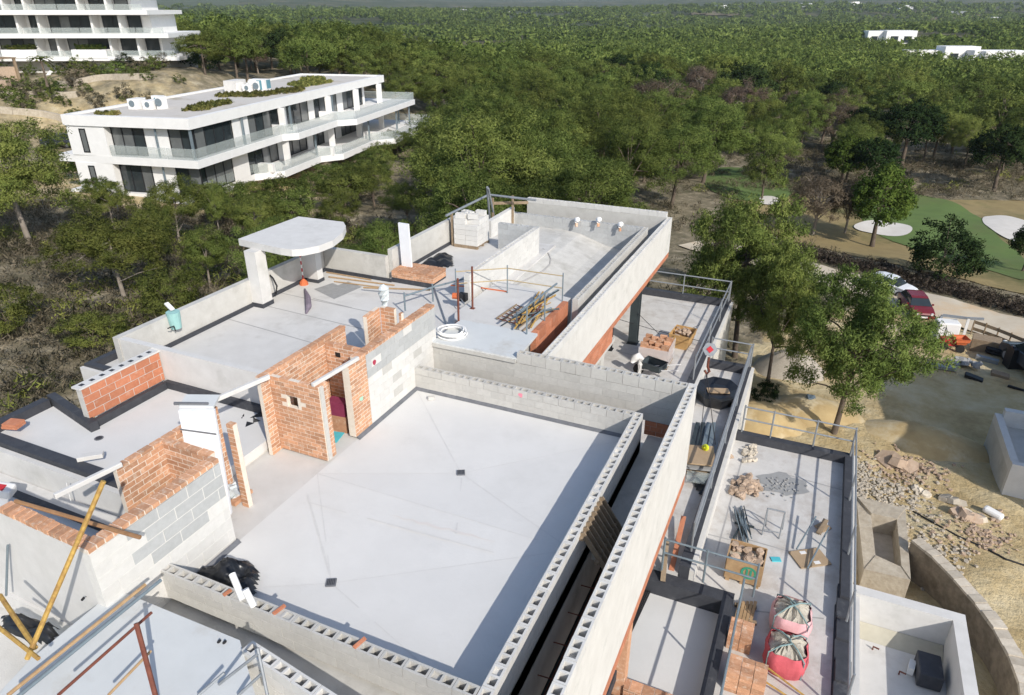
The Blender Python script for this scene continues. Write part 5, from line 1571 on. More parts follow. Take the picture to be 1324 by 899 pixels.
for px, py, tp, lab in ((268, 98, 62, 'big dark green shrub right of the hillside garden'), (205, 108, 80, 'wide dark shrub above the planted roof'), (165, 92, 72, 'dark rounded shrub below the middle of the big block')):
    ptree(BUSH[0], px, py, tp, lab, cat='bush', name='round_bush', wdt=1.2)
def palm(px, py, tp, label):
    q = on_ground(px, py, -2); dep = (q - Vector((0, 0, CAM_H))).dot(_fw); h = (py - tp) * dep / 816
    t = thing('palm_tree', label, 'palm', (q.x, q.y, q.z - .1))
    MB().tube([(q.x, q.y, q.z - .2), (q.x + .1, q.y, q.z + h * .5), (q.x, q.y, q.z + h * .82)], [.2, .15, .14], 8).build('trunk', M_bark, t)
    Ts = []
    rr2 = np.random.default_rng(int(px))
    top_ = np.array([q.x, q.y, q.z + h * .82])
    for f_ in range(20):
        az_ = rr2.uniform(0, 6.28); el = rr2.uniform(-.2, 1.1); ln = h * .42
        pts_ = [top_ + np.array([math.cos(az_) * t_ * ln, math.sin(az_) * t_ * ln, math.sin(el) * t_ * ln - .75 * ln * t_ * t_]) for t_ in np.linspace(0, 1, 6)]
        for a, b in zip(pts_[:-1], pts_[1:]):
            s_ = np.array([-math.sin(az_), math.cos(az_), 0]) * ln * .16
            for sg in (-1, 1):
                Ts.append([a, b, (a + b) / 2 + s_ * sg - np.array([0, 0, ln * .05])])
    T = np.array(Ts) - np.array(t.location)
    o = bpy.data.objects.new('fronds', tri_mesh('fronds', T, rr2.uniform(.2, .9, len(T)), ML_palm)); COL.objects.link(o); o.parent = t
palm(61, 110, 76, 'young palm with a visible trunk at the left of the hillside garden')
palm(85, 104, 82, 'short palm to the right of the young palm in the hillside garden')
palm(33, 182, 158, 'small palm on the bare bank left of the white flats')
palm(57, 170, 148, 'yellowish palm beside the drive left of the white flats')
palm(103, 135, 116, 'yellow-green palm above the near corner of the planted roof')
ptree(BROAD[0], 80, 165, 138, 'small bright green garden tree touching the left corner of the white flats', name='round_tree', wdt=1.1)
ptree(PINE_MID[2], 236, 88, 45, 'pine next to the right end of the big block', wdt=1.1)

# ================================================================== CARS
def car(q, ang, paint, label, ln=4.2, k=1.0):
    t = thing('parked_car', label, 'car', q)
    t.scale = (k, k, k)
    x, y, z = q
    ca_, sa_ = math.cos(ang), math.sin(ang)
    def loc(a, b, c): return (x + a * ca_ - b * sa_, y + a * sa_ + b * ca_, z + c)
    prof = [(-2.1, .35), (-2.12, .75), (-1.95, .92), (-1.55, .98), (-.95, 1.0), (-.45, 1.0), (.9, .98), (1.5, .90), (1.98, .78), (2.1, .60), (2.08, .32)]
    mb = MB()
    W_ = [.80, .84, .82, .82, .83, .84, .84, .82, .78, .76, .80]
    vs = [loc(a * ln / 4.2, -w_, c) for (a, c), w_ in zip(prof, W_)] + [loc(a * ln / 4.2, w_, c) for (a, c), w_ in zip(prof, W_)]
    n_ = len(prof)
    mb.add(vs, [tuple(range(n_)), tuple(reversed(range(n_, 2 * n_)))] + [(i, n_ + i, n_ + (i + 1) % n_, (i + 1) % n_) for i in range(n_)])
    mb.build('body', paint, t, bevel=.05)
    cab = [(-1.75, .97), (-1.35, 1.40), (-.9, 1.48), (.15, 1.46), (.45, 1.40), (1.05, .97)]
    vs = [loc(a * ln / 4.2, -(.78 if c < 1.2 else .62), c) for a, c in cab] + [loc(a * ln / 4.2, (.78 if c < 1.2 else .62), c) for a, c in cab]
    n_ = len(cab)
    MB().add(vs, [tuple(range(n_)), tuple(reversed(range(n_, 2 * n_)))] + [(i, n_ + i, n_ + (i + 1) % n_, (i + 1) % n_) for i in range(n_)]).build('windows', M_glass, t)
    vs = [loc(a, b, c) for a, c in ((-1.38, 1.41), (-.9, 1.50), (.15, 1.48), (.48, 1.41)) for b in (-.61, .61)]
    MB().add(vs, [(0, 1, 3, 2), (2, 3, 5, 4), (4, 5, 7, 6)]).build('roof', paint, t)
    for sx_ in (-1, 1):
        MB().tube([loc(2.0, .55 * sx_, .68), loc(2.1, .55 * sx_, .66)], .12, 8).build('headlight', M_lamp, t)
        MB().bar(loc(.75, .84 * sx_, 1.0), loc(.75, .98 * sx_, 1.02), .1, .12).build('mirror', paint, t)
        for wx_ in (-1.3, 1.28):
            w_ = MB().tube([loc(wx_, .68 * sx_, .32), loc(wx_, .86 * sx_, .32)], .32, 16).build('wheel', M_tyre, t)
            MB().tube([loc(wx_, .861 * sx_, .32), loc(wx_, .868 * sx_, .32)], .19, 12).build('rim', M_steel, w_)
    MB().bar(loc(2.11, -.25, .45), loc(2.11, .25, .45), .02, .12).build('number_plate', M_white, t)
    MB().bar(loc(2.105, -.45, .58), loc(2.105, .45, .58), .02, .1).build('grille', M_frame, t)
q = on_ground(1182, 404, -7.5)
car(q, -1.35, M_carr, 'dark red car parked on the dirt road verge behind the big pine', k=.76)
q = on_ground(1148, 378, -7.5)
car(q, -.5, M_carw, 'white car on the dirt road half hidden by the big pine', k=.76)
q = on_ground(1326, 480, -7); car(Vector((q.x + .4, q.y, q.z)), 1.9, M_cardk, 'dark car cut by the right edge beside the storage yard')
q = on_ground(81, 190, -6); car(q, .3, M_cardk, 'dark car on the drive left of the white flats')
q = on_ground(265, 74, 1); car(q, 2.6, M_cardk, 'dark van-like car parked at the end of the big block')

# far white houses
hs_ = random.Random(4)
def house(px, py, w_, d_, h_, label, blocks=3):
    q = on_ground(px, py, -12)
    t = thing('white_house', label, 'house', q)
    a = .35
    for k in range(blocks):
        ww, dd_, hh = w_ * hs_.uniform(.45, .75), d_ * hs_.uniform(.6, 1), h_ * hs_.uniform(.6, 1.05)
        c_ = (q.x + (k - (blocks - 1) / 2) * w_ * .45, q.y + hs_.uniform(-.2, .2) * d_, q.z + hh / 2)
        b_ = MB().obox(c_, (ww, dd_, hh), (0, 0, a)).build('wall', M_white, t)
        for j in range(2):
            e = Vector((math.cos(a), math.sin(a), 0)) * (ww * (-.22 + .44 * j)) + Vector((math.sin(a), -math.cos(a), 0)) * (dd_ / 2 + .02)
            MB().obox(Vector(c_) + e + Vector((0, 0, -hh * .1)), (ww * .25, .06, hh * .45), (0, 0, a)).build('window', M_glass, b_)
house(1258, 84, 30, 11, 7.0, 'long white modern house among the trees at the upper right', 4)
house(1312, 86, 18, 10, 6.0, 'low white house cut by the right edge at the upper right', 3)
house(1145, 58, 24, 12, 9.5, 'white box-like house in the woods left of the long white house', 2)
house(342, 39, 16, 8, 5, 'small white house in the distant woods above the planted roof', 2)
for pts_ in ([(930, 104), (962, 106), (962, 110), (930, 108)], [(1125, 128), (1165, 130), (1165, 134), (1124, 132)]):
    sheet('bare_field', smooth_poly(gpoly(pts_, -12)), M_road, .8 if pts_[0][1] < 60 else .25, 60 if pts_[0][1] < 60 else 2)

# ================================================================== SITE OBJECTS ON THE ROOFS
def box_at(px, py, z, size, rot=(0, 0, 0), lift=0.0):
    q = G(px, py, z)
    return MB().obox((q.x, q.y, z + size[2] / 2 + lift), size, rot)

# pallet of blocks on the deck
q0, q1 = G(587, 319, DL), G(616, 323, DL)
pl = thing('block_pallet', 'pallet stacked with pale concrete blocks, its top layer partly used', 'pallet', ((q0.x + q1.x) / 2, q0.y + .55, DL))
px0, py0 = q0.x, q0.y
for i in range(3):
    MB().box(px0, px0 + 1.06, py0 + i * .5, py0 + i * .5 + .1, DL, DL + .09).build('pallet_bearer', M_oldwood, pl)
MB().box(px0, px0 + 1.06, py0, py0 + 1.1, DL + .09, DL + .12).build('pallet_deck', M_oldwood, pl)
for lay in range(5):
    for i in range(2):
        for j in range(5):
            if lay == 4 and (i + j * 3) % 5 in (1,): continue
            link('block', box_mesh(.515, .205, .20, M_blockw), pl, (px0 + .27 + i * .525 + random.uniform(-.01, .01), py0 + .12 + j * .215 + random.uniform(-.006, .006), DL + .125 + lay * .207), random.uniform(-.015, .015))
for (i, j, r_) in ((.25, .2, .1), (.3, .62, -.2), (.75, .3, .3), (.8, .9, 0), (.5, .45, 1.3)):
    link('block', hollow_mesh(.40, .2, .2, M_blockw), pl, (px0 + i, py0 + j, DL + .125 + 5 * .207), r_)
# props and edge rails by the pallet
er = thing('edge_rail', 'timber and steel edge rail behind the block pallet', 'rail', G(585, 300, DL))
a, b, c_ = GD(577, 279, 32.5), GD(634, 250, 37.5), GD(693, 259, 41)
a.z, b.z, c_.z = 1.75, 2.15, 2.15
a, b, c_ = G(577, 279, 1.95), G(632, 252, 1.95), G(693, 259, 1.95)
MB().tube([a, b], .05, 6).build('rail', M_steel, er)
MB().tube([b, c_], .05, 6).build('rail', M_steel, er)
for px, py in ((584, 276), (637, 256), (663, 253)):
    q = G(px, py, 1.95); MB().bar((q.x, q.y, .2), (q.x, q.y, 1.95), .09, .05).build('post', M_oldwood, er)
q, q2 = G(634, 263, 1.6), G(683, 262, 1.6)
MB().bar(q, q2, .05, .12).build('timber_rail', M_oldwood, er)
tr = thing('steel_props', 'pair of grey steel props leaning together beside the block pallet', 'props', G(637, 292, DL))
t_ = G(630, 242, 2.6)
MB().tube([G(634, 293, DL), t_], .05, 7).build('prop', M_steel, tr)
MB().tube([G(641, 291, DL), t_ + Vector((.05, 0, -.05))], .045, 7).build('prop', M_steel, tr)
single(MB().tube([G(640, 296, DL), G(640, 296, DL) + Vector((0, 0, .28))], [.16, .17], 12), 'white_bucket', M_white, 'white bucket at the feet of the leaning props', 'bucket')
# black film
def crumple(name, pts, z, hmax, m, label, cat, seed=0, n=15, smooth=True):
    """irregular crumpled sheet covering a ground polygon"""
    r = random.Random(seed)
    xs = [p[0] for p in pts]; ys = [p[1] for p in pts]
    x0, x1, y0, y1 = min(xs), max(xs), min(ys), max(ys)
    vs, idx = [], {}
    ph = [r.uniform(0, 6) for _ in range(6)]
    for j in range(n + 1):
        for i in range(n + 1):
            x, y = x0 + (x1 - x0) * i / n, y0 + (y1 - y0) * j / n
            if not inside(np.array([x]), np.array([y]), pts)[0]: continue
            e = min(seg_dist(np.array([x]), np.array([y]), [np.array(p) for p in pts + [pts[0]]])[0] / (.22 * min(x1 - x0, y1 - y0)), 1)
            h = hmax * e * (.45 + .35 * math.sin(x * 9 + ph[0]) * math.sin(y * 8 + ph[1]) + r.uniform(-.08, .14))
            idx[(i, j)] = len(vs)
            vs.append((x + r.uniform(-.22, .22) * (x1 - x0) / n, y + r.uniform(-.22, .22) * (y1 - y0) / n, z + .012 + max(h, 0)))
    fs = []
    for (i, j) in list(idx):
        q = [(i, j), (i + 1, j), (i + 1, j + 1), (i, j + 1)]
        if all(k in idx for k in q):
            k = [idx[t] for t in q]
            fs += [(k[0], k[1], k[2]), (k[0], k[2], k[3])]
    used = sorted({i for f in fs for i in f}); mp = {u: i for i, u in enumerate(used)}
    mb = MB().add([vs[u] for u in used], [tuple(mp[i] for i in f) for f in fs])
    return single(mb, name, m, label, cat, smooth=smooth)
crumple('black_sheet', P((532, 350), (556, 334), (575, 327), (587, 332), (588, 346), (560, 350), z=DL), DL, .34, M_black, 'crumpled black plastic sheet behind the brick plinth', 'plastic sheet', 3)
crumple('black_sheet', P((247, 742), (262, 730), (292, 720), (322, 720), (338, 738), (330, 768), (318, 776), (285, 760), z=.15), .05, .42, M_black, 'big heap of crumpled black plastic in the near left corner of the main roof', 'plastic sheet', 5, n=26)
for (a, b, lab) in (((300, 742), (314, 776), 'longer white plastic pipe leaning on the near low wall'), ((317, 762), (328, 784), 'shorter white plastic pipe leaning on the near low wall')):
    single(MB().tube([G(*a, .95), G(*b, .68)], .055, 12), 'white_pipe', M_white, lab, 'pipe')
for px, py, lab in ((294, 767, 'broken orange scrap in the cells of the near low wall by the black plastic'), (361, 789, 'orange scrap in the middle of the near low wall'), (465, 832, 'orange strip across the near low wall towards the corner')):
    q = G(px, py, .66)
    single(MB().obox((q.x, q.y, .67), (.055, .22 if px > 300 else .14, .03), (.1, .1, -.3)), 'brick_scrap', M_tile, lab, 'brick scrap')
splat(wf, (0, 0, -50), (0, -1, 0), .01, M_pink, 'paint_spot')
for o in list(bpy.data.objects):
    if o.name.startswith('paint_spot') and o.parent == wf: bpy.data.objects.remove(o)
bpw = [o for o in bpy.data.objects if o.get('label', '').startswith('low grey hollow-block wall with a pink')][0]
d_ = _ray(673, 511); q = Vector((0, 0, CAM_H)) + d_ * (14.1 / d_.y); splat(bpw, (q.x, 14.1, q.z), (0, -1, 0), .075, M_pink)
single(box_at(558, 517, 0, (.16, .1, .1), (0, 0, .5)), 'brick_offcut', M_conc, 'small grey block offcut on the main roof by the far low wall', 'offcut')

# hose coil on the entry slab
hc_ = MB()
q = G(584, 433, 1.0)
for k in range(5):
    r_ = .42 - .05 * (k % 3); z_ = 1.03 + .035 * k
    hc_.tube([(q.x + r_ * math.cos(t) * (1 + .05 * math.sin(3 * t + k)) + random.uniform(-.01, .01), q.y + r_ * .95 * math.sin(t) + .03 * math.sin(k), z_ + .01 * math.sin(2 * t)) for t in np.linspace(0, 2 * math.pi, 26)], .026, 7)
single(hc_, 'hose_coil', M_white, 'coil of white plastic hose lying on the grey entry slab', 'hose', smooth=True)
# rusty props on the deck
for (b, t, lab) in (((593, 417), (595, 361), 'left of two rusty steel props standing on the deck'), ((611, 399), (611, 346), 'right of two rusty steel props standing on the deck')):
    q = G(*b, .95); t_ = G(*t, 0.95)
    hgt_ = (b[1] - t[1]) * (q - Vector((0, 0, CAM_H))).dot(_fw) / (907 * math.cos(PITCH)) * .97
    p_ = thing('steel_prop', lab, 'prop', q)
    MB().tube([q, q + Vector((.02, 0, hgt_))], .032, 7).build('tube', M_rust, p_)
    MB().obox((q.x, q.y, .955), (.14, .14, .012)).build('foot_plate', M_rust, p_)
# guard rails: posts with two rails
def guard(label, posts, z, h=1.0, rails=(.55, .98), m=None, pm=None, r=.025, ext=0.0, name='guard_rail', pr_=.028):
    m = m or M_steelb; pm = pm or M_steelb
    p = [G(a, b, z) if len((a, b)) == 2 and not isinstance(a, Vector) else a for a, b in posts] if not isinstance(posts[0], Vector) else posts
    g = thing(name, label, 'guard rail', p[0])
    for q in p:
        MB().tube([q, (q.x, q.y, q.z + h)], pr_, 7).build('post', pm, g)
    for rz in rails:
        for a, b in zip(p[:-1], p[1:]):
            d = (b - a) * ext
            MB().tube([a - d + Vector((0, 0, rz)), b + d + Vector((0, 0, rz))], r, 6).build('rail', m, g)
    return g
guard('yellow and grey tube guard rail across the near end of the pool', [(590, 384), (656, 379), (727, 390)], .95, h=.95, m=M_ochre, pm=M_steelb, rails=(.45, .85), r=.017, pr_=.02)
guard('low grey tube rail along the step between terrace and deck', [(524, 402), (560, 390), (607, 377)], DL, h=.62, rails=(.5,), r=.03)
single(MB().tube([G(470, 372, DL + .05), G(556, 375, DL + .3)], .03, 6), 'loose_tube', M_wood, 'loose ochre tube lying near the brick plinth', 'tube')
mb = MB().tube([G(583, 369, .97), G(620, 372, .97), G(655, 377, .97)], .022, 6)
single(mb, 'loose_tube', M_orange, 'thin reddish tube lying on the deck behind the rusty props', 'tube')
q = G(589, 387, .96)
ms = thing('mortar_machine', 'small orange and black hand mixer lying on the deck beside the rusty props', 'mixer tool', q)
MB().tube([q + Vector((-.1, 0, .1)), q + Vector((.1, .05, .1))], .1, 10).build('motor', M_orange, ms)
MB().box(q.x + .14, q.x + .4, q.y - .1, q.y + .1, .96, 1.2).build('grip_box', M_blackr, ms)
MB().tube([q + Vector((.1, .05, .1)), q + Vector((.5, -.35, .06))], .018, 6).build('shaft', M_steel, ms)
# rebar and ladders heap
rh = thing('bar_heap', 'heap of steel bars, yellow props and trestle parts lying on the deck', 'bar heap', G(690, 410, .95))
rg_ = random.Random(3)
for k in range(16):
    a = G(662 + rg_.uniform(-14, 26), 418 + rg_.uniform(-14, 8), .98 + rg_.uniform(0, .16)); b = G(706 + rg_.uniform(-12, 18), 386 + rg_.uniform(-12, 16), .98 + rg_.uniform(.02, .3))
    MB().tube([a, b], rg_.choice((.014, .02, .028)), 6).build('bar', [M_yel, M_rust, M_steelb, M_dsteel, M_yel][k % 5], rh)
for (a, b) in (((642, 412), (668, 394)), ((668, 426), (700, 400))):
    for off in (0, 7):
        MB().bar(G(a[0] + off, a[1] + off * .4, 1.0), G(b[0] + off, b[1] + off * .4, 1.05), .03, .05).build('ladder_rail', M_oldwood, rh)
for k in range(6):
    MB().bar(G(644 + k * 5, 412 - k * 3.4, 1.02), G(668 + k * 4, 419 - k * 3, 1.02), .025, .03).build('rung', M_rust, rh)
ts = thing('steel_trestle', 'grey steel trestle standing over the heap of bars', 'trestle', G(684, 420, .95))
for (b, t) in (((681, 434), (681, 386)), ((704, 415), (702, 369)), ((668, 424), (681, 386)), ((690, 405), (702, 369))):
    MB().tube([G(*b, .96), G(t[0], t[1], 1.0) * .0 + G(*b, .96).lerp(G(*b, .96), 0) + Vector((0, 0, .9 if b[0] in (681, 704) else .5))], .025, 6).build('leg', M_steelb, ts)
a_, b_ = G(681, 434, .96) + Vector((0, 0, .9)), G(704, 415, .96) + Vector((0, 0, .9))
MB().tube([a_ - (b_ - a_) * .35, b_ + (b_ - a_) * .7], .03, 6).build('top_bar', M_steelb, ts)
MB().tube([a_ - Vector((0, 0, .5)), b_ - Vector((0, 0, .5))], .02, 6).build('cross_bar', M_steelb, ts)
# foil-wrapped pipe in the pillar
q = G(498, 404, 2.0)
single(MB().tube([(q.x, q.y, 1.2), (q.x, q.y, 2.2), (q.x + .02, q.y, 2.36), (q.x - .02, q.y + .03, 2.52), (q.x + .01, q.y, 2.68), (q.x - .03, q.y, 2.78)], [.07, .08, .12, .15, .14, .05], 9), 'wrapped_pipe', M_foil, 'silvery plastic wrapped around a pipe end in the brick pillar', 'pipe')

# wooden pallet leaning in the slot
wp_ = thing('wooden_pallet', 'weathered wooden pallet leaning in the slot between the two long walls', 'pallet', (-2.5, 9.8, -.4))
o0, o1, o2, o3 = G(826, 612, .55), G(795, 652, .55), G(838, 690, -.6), G(866, 640, -.6)
o0 = Vector((-2.96, 11.0, .60)); o1 = Vector((-2.96, 9.7, .60)); o2 = Vector((-2.25, 9.7, -.43)); o3 = Vector((-2.25, 11.0, -.43))
for k in range(8):
    t = (k + .5) / 8
    MB().bar(o0.lerp(o1, t), o3.lerp(o2, t), .03, .10, up=(1, 0, 1)).build('slat', M_oldwood, wp_)
for s_ in (.06, .5, .94):
    MB().bar(o0.lerp(o3, s_) - Vector((.03, 0, .04)), o1.lerp(o2, s_) - Vector((.03, 0, .04)), .08, .06).build('bearer', M_oldwood, wp_)
single(MB().bar((-2.45, 11.3, -.38), (-2.3, 11.9, -.3), .05, .05), 'dark_offcut', M_frame, 'dark steel offcut on the floor of the slot', 'offcut')

# bottom-left: props, tubes and poles over the stair
def pole(a, za, b, zb, r, m, label, cat='pole', name='pole', n=7):
    return single(MB().tube([G(*a, za), G(*b, zb)], r, n), name, m, label, cat)
pole((35, 852), 1.15, (134, 622), 3.35, .035, M_yel, 'long worn yellow prop leaning against the stair wall')
pole((20, 648), 2.05, (181, 695), 2.0, .035, M_rboard, 'long rusty board lying across the brick capping', 'board', 'rusty_board')
pole((10, 899), 1.15, (188, 756), 1.15, .028, M_wood, 'long ochre tube lying over the grey stair slab')
pole((14, 908), 1.08, (208, 750), 1.08, .03, M_steelb, 'long blue-grey tube lying over the grey stair slab beside the ochre tube')
pole((75, 899), 1.5, (196, 792), 1.5, .022, M_rust, 'rust and white painted rail tube above the stair slab')
pole((140, 899), 1.15, (195, 842), 1.15, .02, M_wood, 'short ochre lower rail tube above the stair slab')
pole((205, 915), .76, (176, 806), 1.8, .035, M_rust, 'rusty red steel prop standing on the stair slab')
pole((0, 770), 1.3, (46, 838), 1.2, .035, M_yel, 'bright yellow tube with a pale sleeve at the bottom left')
pole((-6, 808), 1.4, (50, 852), 1.3, .03, M_yel, 'thin yellow tube crossing the other yellow tube at the bottom left')
pole((8, 770), .1, (10, 705), 1.2, .02, M_steelb, 'grey tube standing at the bottom left edge')
gl = thing('steel_trestle', 'grey steel trestle legs standing on the stair edge', 'trestle', G(340, 860, .2))
for (a, za, b, zb) in (((347, 905), .75, (333, 838), 1.4), ((283, 885), .8, (333, 846), 1.35), ((308, 899), .8, (338, 872), 1.1), ((256, 899), .8, (290, 870), 1.0)):
    MB().tube([G(*a, za), G(*b, zb)], .022, 6).build('leg', M_steel, gl)
# block wall at the very bottom
bw2 = wall('low hollow-block wall at the bottom edge with mortar-filled cells', xy(G(312, 840, .85)), (-3.5, 4.62), .2, -.0, .85, m=M_blockw, mortar=M_mortar, hollow=True)
pc_ = thing('paint_mark', 'black cable ends poking from the stair slab', 'cable ends', G(109, 773, SB))
for px, py in ((106, 776), (112, 771), (282, 831), (289, 832)):
    q = G(px, py, SB); MB().tube([q, q + Vector((.03, .02, .04))], .022, 6).build('cable_end', M_blackr, pc_)
crumple('black_sheet', P((0, 792), (52, 800), (80, 812), (75, 838), (30, 830), (0, 815), z=-.2), -.25, .3, M_black, 'black plastic in the stair well at the bottom left', 'plastic sheet', 9)
sk = thing('paper_sack', 'white cement sack with red print at the left edge', 'sack', G(8, 640, .2))
q = G(6, 640, .2)
MB().obox((q.x, q.y, .32), (.42, .3, .22), (.1, .25, .5)).build('sack', M_white, sk, bevel=.05)
MB().obox((q.x + .02, q.y - .05, .44), (.2, .16, .02), (.1, .25, .5)).build('print', M_red, sk)
single(MB().tube([G(92, 650, 0), G(86, 625, .5)], .012, 5), 'thin_bar', M_white, 'thin pale bar leaning on the landing wall', 'bar')

# ------------------------------------------------------------------ right-hand terraces
tubm = thing('rubble_tub', 'mustard yellow tub full of rubble on the upper terrace', 'tub', G(878, 450, Z3))
q0, q1 = G(866, 450, Z3), G(888, 452, Z3)
cx_, cy_ = (q0.x + q1.x) / 2 + .05, q0.y + .45
def frustum(mb, cx, cy, z0, z1, w0, d0, w1, d1, rz=0, open_=True):
    c, s = math.cos(rz), math.sin(rz)
    def R2(x, y): return (cx + x * c - y * s, cy + x * s + y * c)
    lo = [R2(-w0 / 2, -d0 / 2), R2(w0 / 2, -d0 / 2), R2(w0 / 2, d0 / 2), R2(-w0 / 2, d0 / 2)]
    hi = [R2(-w1 / 2, -d1 / 2), R2(w1 / 2, -d1 / 2), R2(w1 / 2, d1 / 2), R2(-w1 / 2, d1 / 2)]
    v = [(*p, z0) for p in lo] + [(*p, z1) for p in hi]
    f = [(0, 3, 2, 1)] + [(i, (i + 1) % 4, 4 + (i + 1) % 4, 4 + i) for i in range(4)]
    if not open_: f.append((4, 5, 6, 7))
    else:
        k = .93
        v += [(cx + (p[0] - cx) * k, cy + (p[1] - cy) * k, z1) for p in hi] + [(cx + (p[0] - cx) * k, cy + (p[1] - cy) * k, z1 - .25) for p in hi]
        f += [(4 + i, 4 + (i + 1) % 4, 8 + (i + 1) % 4, 8 + i) for i in range(4)] + [(8 + i, 8 + (i + 1) % 4, 12 + (i + 1) % 4, 12 + i) for i in range(4)] + [(12, 13, 14, 15)]
    return mb.add(v, f)
frustum(MB(), cx_, cy_, Z3, Z3 + .62, .62, .8, .85, 1.05, -.1).build('tub', M_tub, tubm)
def rocks(parent, pts, size, m, name='stone', seed=1, stuff=False):
    r = random.Random(seed); big = MB()
    for i, p in enumerate(pts):
        s = r.uniform(*size)
        mb = MB(); n_ = 7
        ico = [(math.cos(a) * r.uniform(.7, 1.1), math.sin(a) * r.uniform(.6, 1.0), 0) for a in np.linspace(0, 6.28, n_, endpoint=False)]
        e = Euler((r.uniform(-.5, .5), r.uniform(-.5, .5), r.uniform(0, 6))).to_matrix()
        lo = [Vector(p) + e @ Vector((x * s * .95, y * s, -s * .28)) for x, y, _ in ico]
        hi = [Vector(p) + e @ Vector((x * s * .75, y * s * .8, s * r.uniform(.22, .4))) for x, y, _ in ico]
        mm = big if stuff else mb
        mm.add(lo + hi, [tuple(reversed(range(n_))), tuple(range(n_, 2 * n_))] + [(k, (k + 1) % n_, n_ + (k + 1) % n_, n_ + k) for k in range(n_)])
        if not stuff: mb.build(name, m, parent)
    if stuff and big.v:
        return big
rocks(tubm, [(cx_ + random.uniform(-.3, .3), cy_ + random.uniform(-.4, .4), Z3 + .55 + random.uniform(-.05, .1)) for _ in range(26)], (.07, .15), M_stone, seed=3)
bpb = thing('brick_pallet', 'pallet of red bricks half wrapped in clear film on the upper terrace', 'pallet', G(842, 478, Z3))
q = G(843, 476, Z3); bx, by = q.x, q.y + .55
MB().box(bx - .55, bx + .55, by - .55, by + .55, Z3, Z3 + .12).build('pallet_base', M_oldwood, bpb)
for lay in range(7):
    for i in range(4):
        for j in range(8):
            if lay < 6 and 0 < i < 3 and 0 < j < 7: continue
            if lay == 6 and (i + j) % 3: continue
            link('brick', box_mesh(.255, .125, .115, M_brick), bpb, (bx - .40 + i * .265, by - .45 + j * .13, Z3 + .125 + lay * .12), 0)
mb = MB(); mb.box(bx - .57, bx + .57, by - .575, by - .56, Z3 + .1, Z3 + .80); mb.box(bx + .56, bx + .575, by - .57, by + .57, Z3 + .15, Z3 + .9)
M_film = bpy.data.materials.new('clear film'); M_film.use_nodes = True
nn_ = M_film.node_tree; b_ = nn_.nodes['Principled BSDF']; b_.inputs['Base Color'].default_value = (.8, .78, .78, 1); b_.inputs['Alpha'].default_value = .38; b_.inputs['Roughness'].default_value = .3
mb.build('film', M_film, bpb)
wbr = thing('wheelbarrow', 'dark wheelbarrow with pale handles behind the taller block wall', 'wheelbarrow', G(842, 492, Z3))
q = G(842, 490, Z3)
frustum(MB(), q.x, q.y + .2, Z3 + .3, Z3 + .62, .5, .4, .85, .62, -.3).build('tray', M_dsteel, wbr)
for s_ in (-1, 1):
    MB().tube([(q.x - .5, q.y + .2 + .1 * s_, Z3 + .25), (q.x + .25, q.y + .2 + .22 * s_, Z3 + .4), (q.x + .95, q.y + .1 + .26 * s_, Z3 + .62)], .022, 6).build('handle', M_white, wbr)
MB().tube([(q.x - .55, q.y + .17, Z3 + .2), (q.x - .55, q.y + .25, Z3 + .2)], .2, 14).build('wheel', M_tyre, wbr)
cm = thing('foam_gun_bag', 'white sack hanging over a short pale post beside the wheelbarrow', 'sack', G(824, 480, Z3))
q = G(826, 486, Z3)
MB().tube([(q.x, q.y, Z3), (q.x + .02, q.y, Z3 + .5), (q.x, q.y, Z3 + .75)], [.08, .1, .12], 8).build('post', M_concw, cm)
MB().tube([(q.x - .3, q.y, Z3 + .50), (q.x - .2, q.y, Z3 + .70), (q.x - .06, q.y, Z3 + .80), (q.x + .12, q.y, Z3 + .70)], [.06, .15, .14, .05], 10).build('sack', M_white, cm, smooth=True)
# cross cables
cb = MB()
cb.tube([Vector((-5.9, 25.4, -1.6)), G(860, 440, -2.4), G(905, 420, Z3 + .4)], .012, 5)
cb.tube([G(797, 412, -1.8), G(850, 428, -2.5), G(905, 441, Z3 + .3)], .012, 5)
single(cb, 'cables', M_blackr, 'two thin black cables crossing above the upper terrace', 'cables')
# tube guard rails along the terrace edges
X3 = -3.12
guard('grey tube guard rail along the right edge of the upper terrace', [Vector((-3.12, y, Z3 + .28)) for y in (22.9, 26, 28.6, 31.0)], 0, h=.95, m=M_steel, pm=M_steel, rails=(.4, .9), r=.03)
guard('grey tube guard rail along the far edge of the upper terrace', [Vector((x, 31.12, Z3 + .3)) for x in (-7.2, -5.2, -3.1)], 0, h=.95, m=M_steel, pm=M_steel, rails=(.4, .9), r=.03)
guard('grey tube guard rail along the right edge of the strip terrace', [Vector((-1.45, y, ZS + .28)) for y in (14.2, 17, 19.5, 22, 25.1)], 0, h=.9, m=M_steel, pm=M_steel, rails=(.45, .88), r=.035)
guard('grey tube guard rail across the far end of the strip terrace', [Vector((x, 25.15, ZS + .3)) for x in (-2.9, -1.4)], 0, h=.95, m=M_steel, pm=M_steel, rails=(.5, .9))
guard('grey tube guard rail along the far edge of the lower terrace', [Vector((x, 21.05, ZL + .28)) for x in (-1.1, -.2, 1.1, 2.2)], 0, h=1.0, m=M_steel, pm=M_steel, rails=(.5, .95))
guard('grey tube guard rail along the right edge of the lower terrace', [Vector((2.2, y, ZL + .28)) for y in (21.0, 18.6, 16.2, 13.8, 11.4)], 0, h=.95, m=M_steel, pm=M_steel, rails=(.45, .9))
guard('grey tube guard rail in front of the small sunken terrace', [Vector((-2.0, 13.45, ZS + .1)), Vector((-1.0, 13.45, ZS + .1)), Vector((.15, 13.45, ZS + .1))], 0, h=1.0, m=M_steelb, pm=M_steelb, rails=(.55, .95))
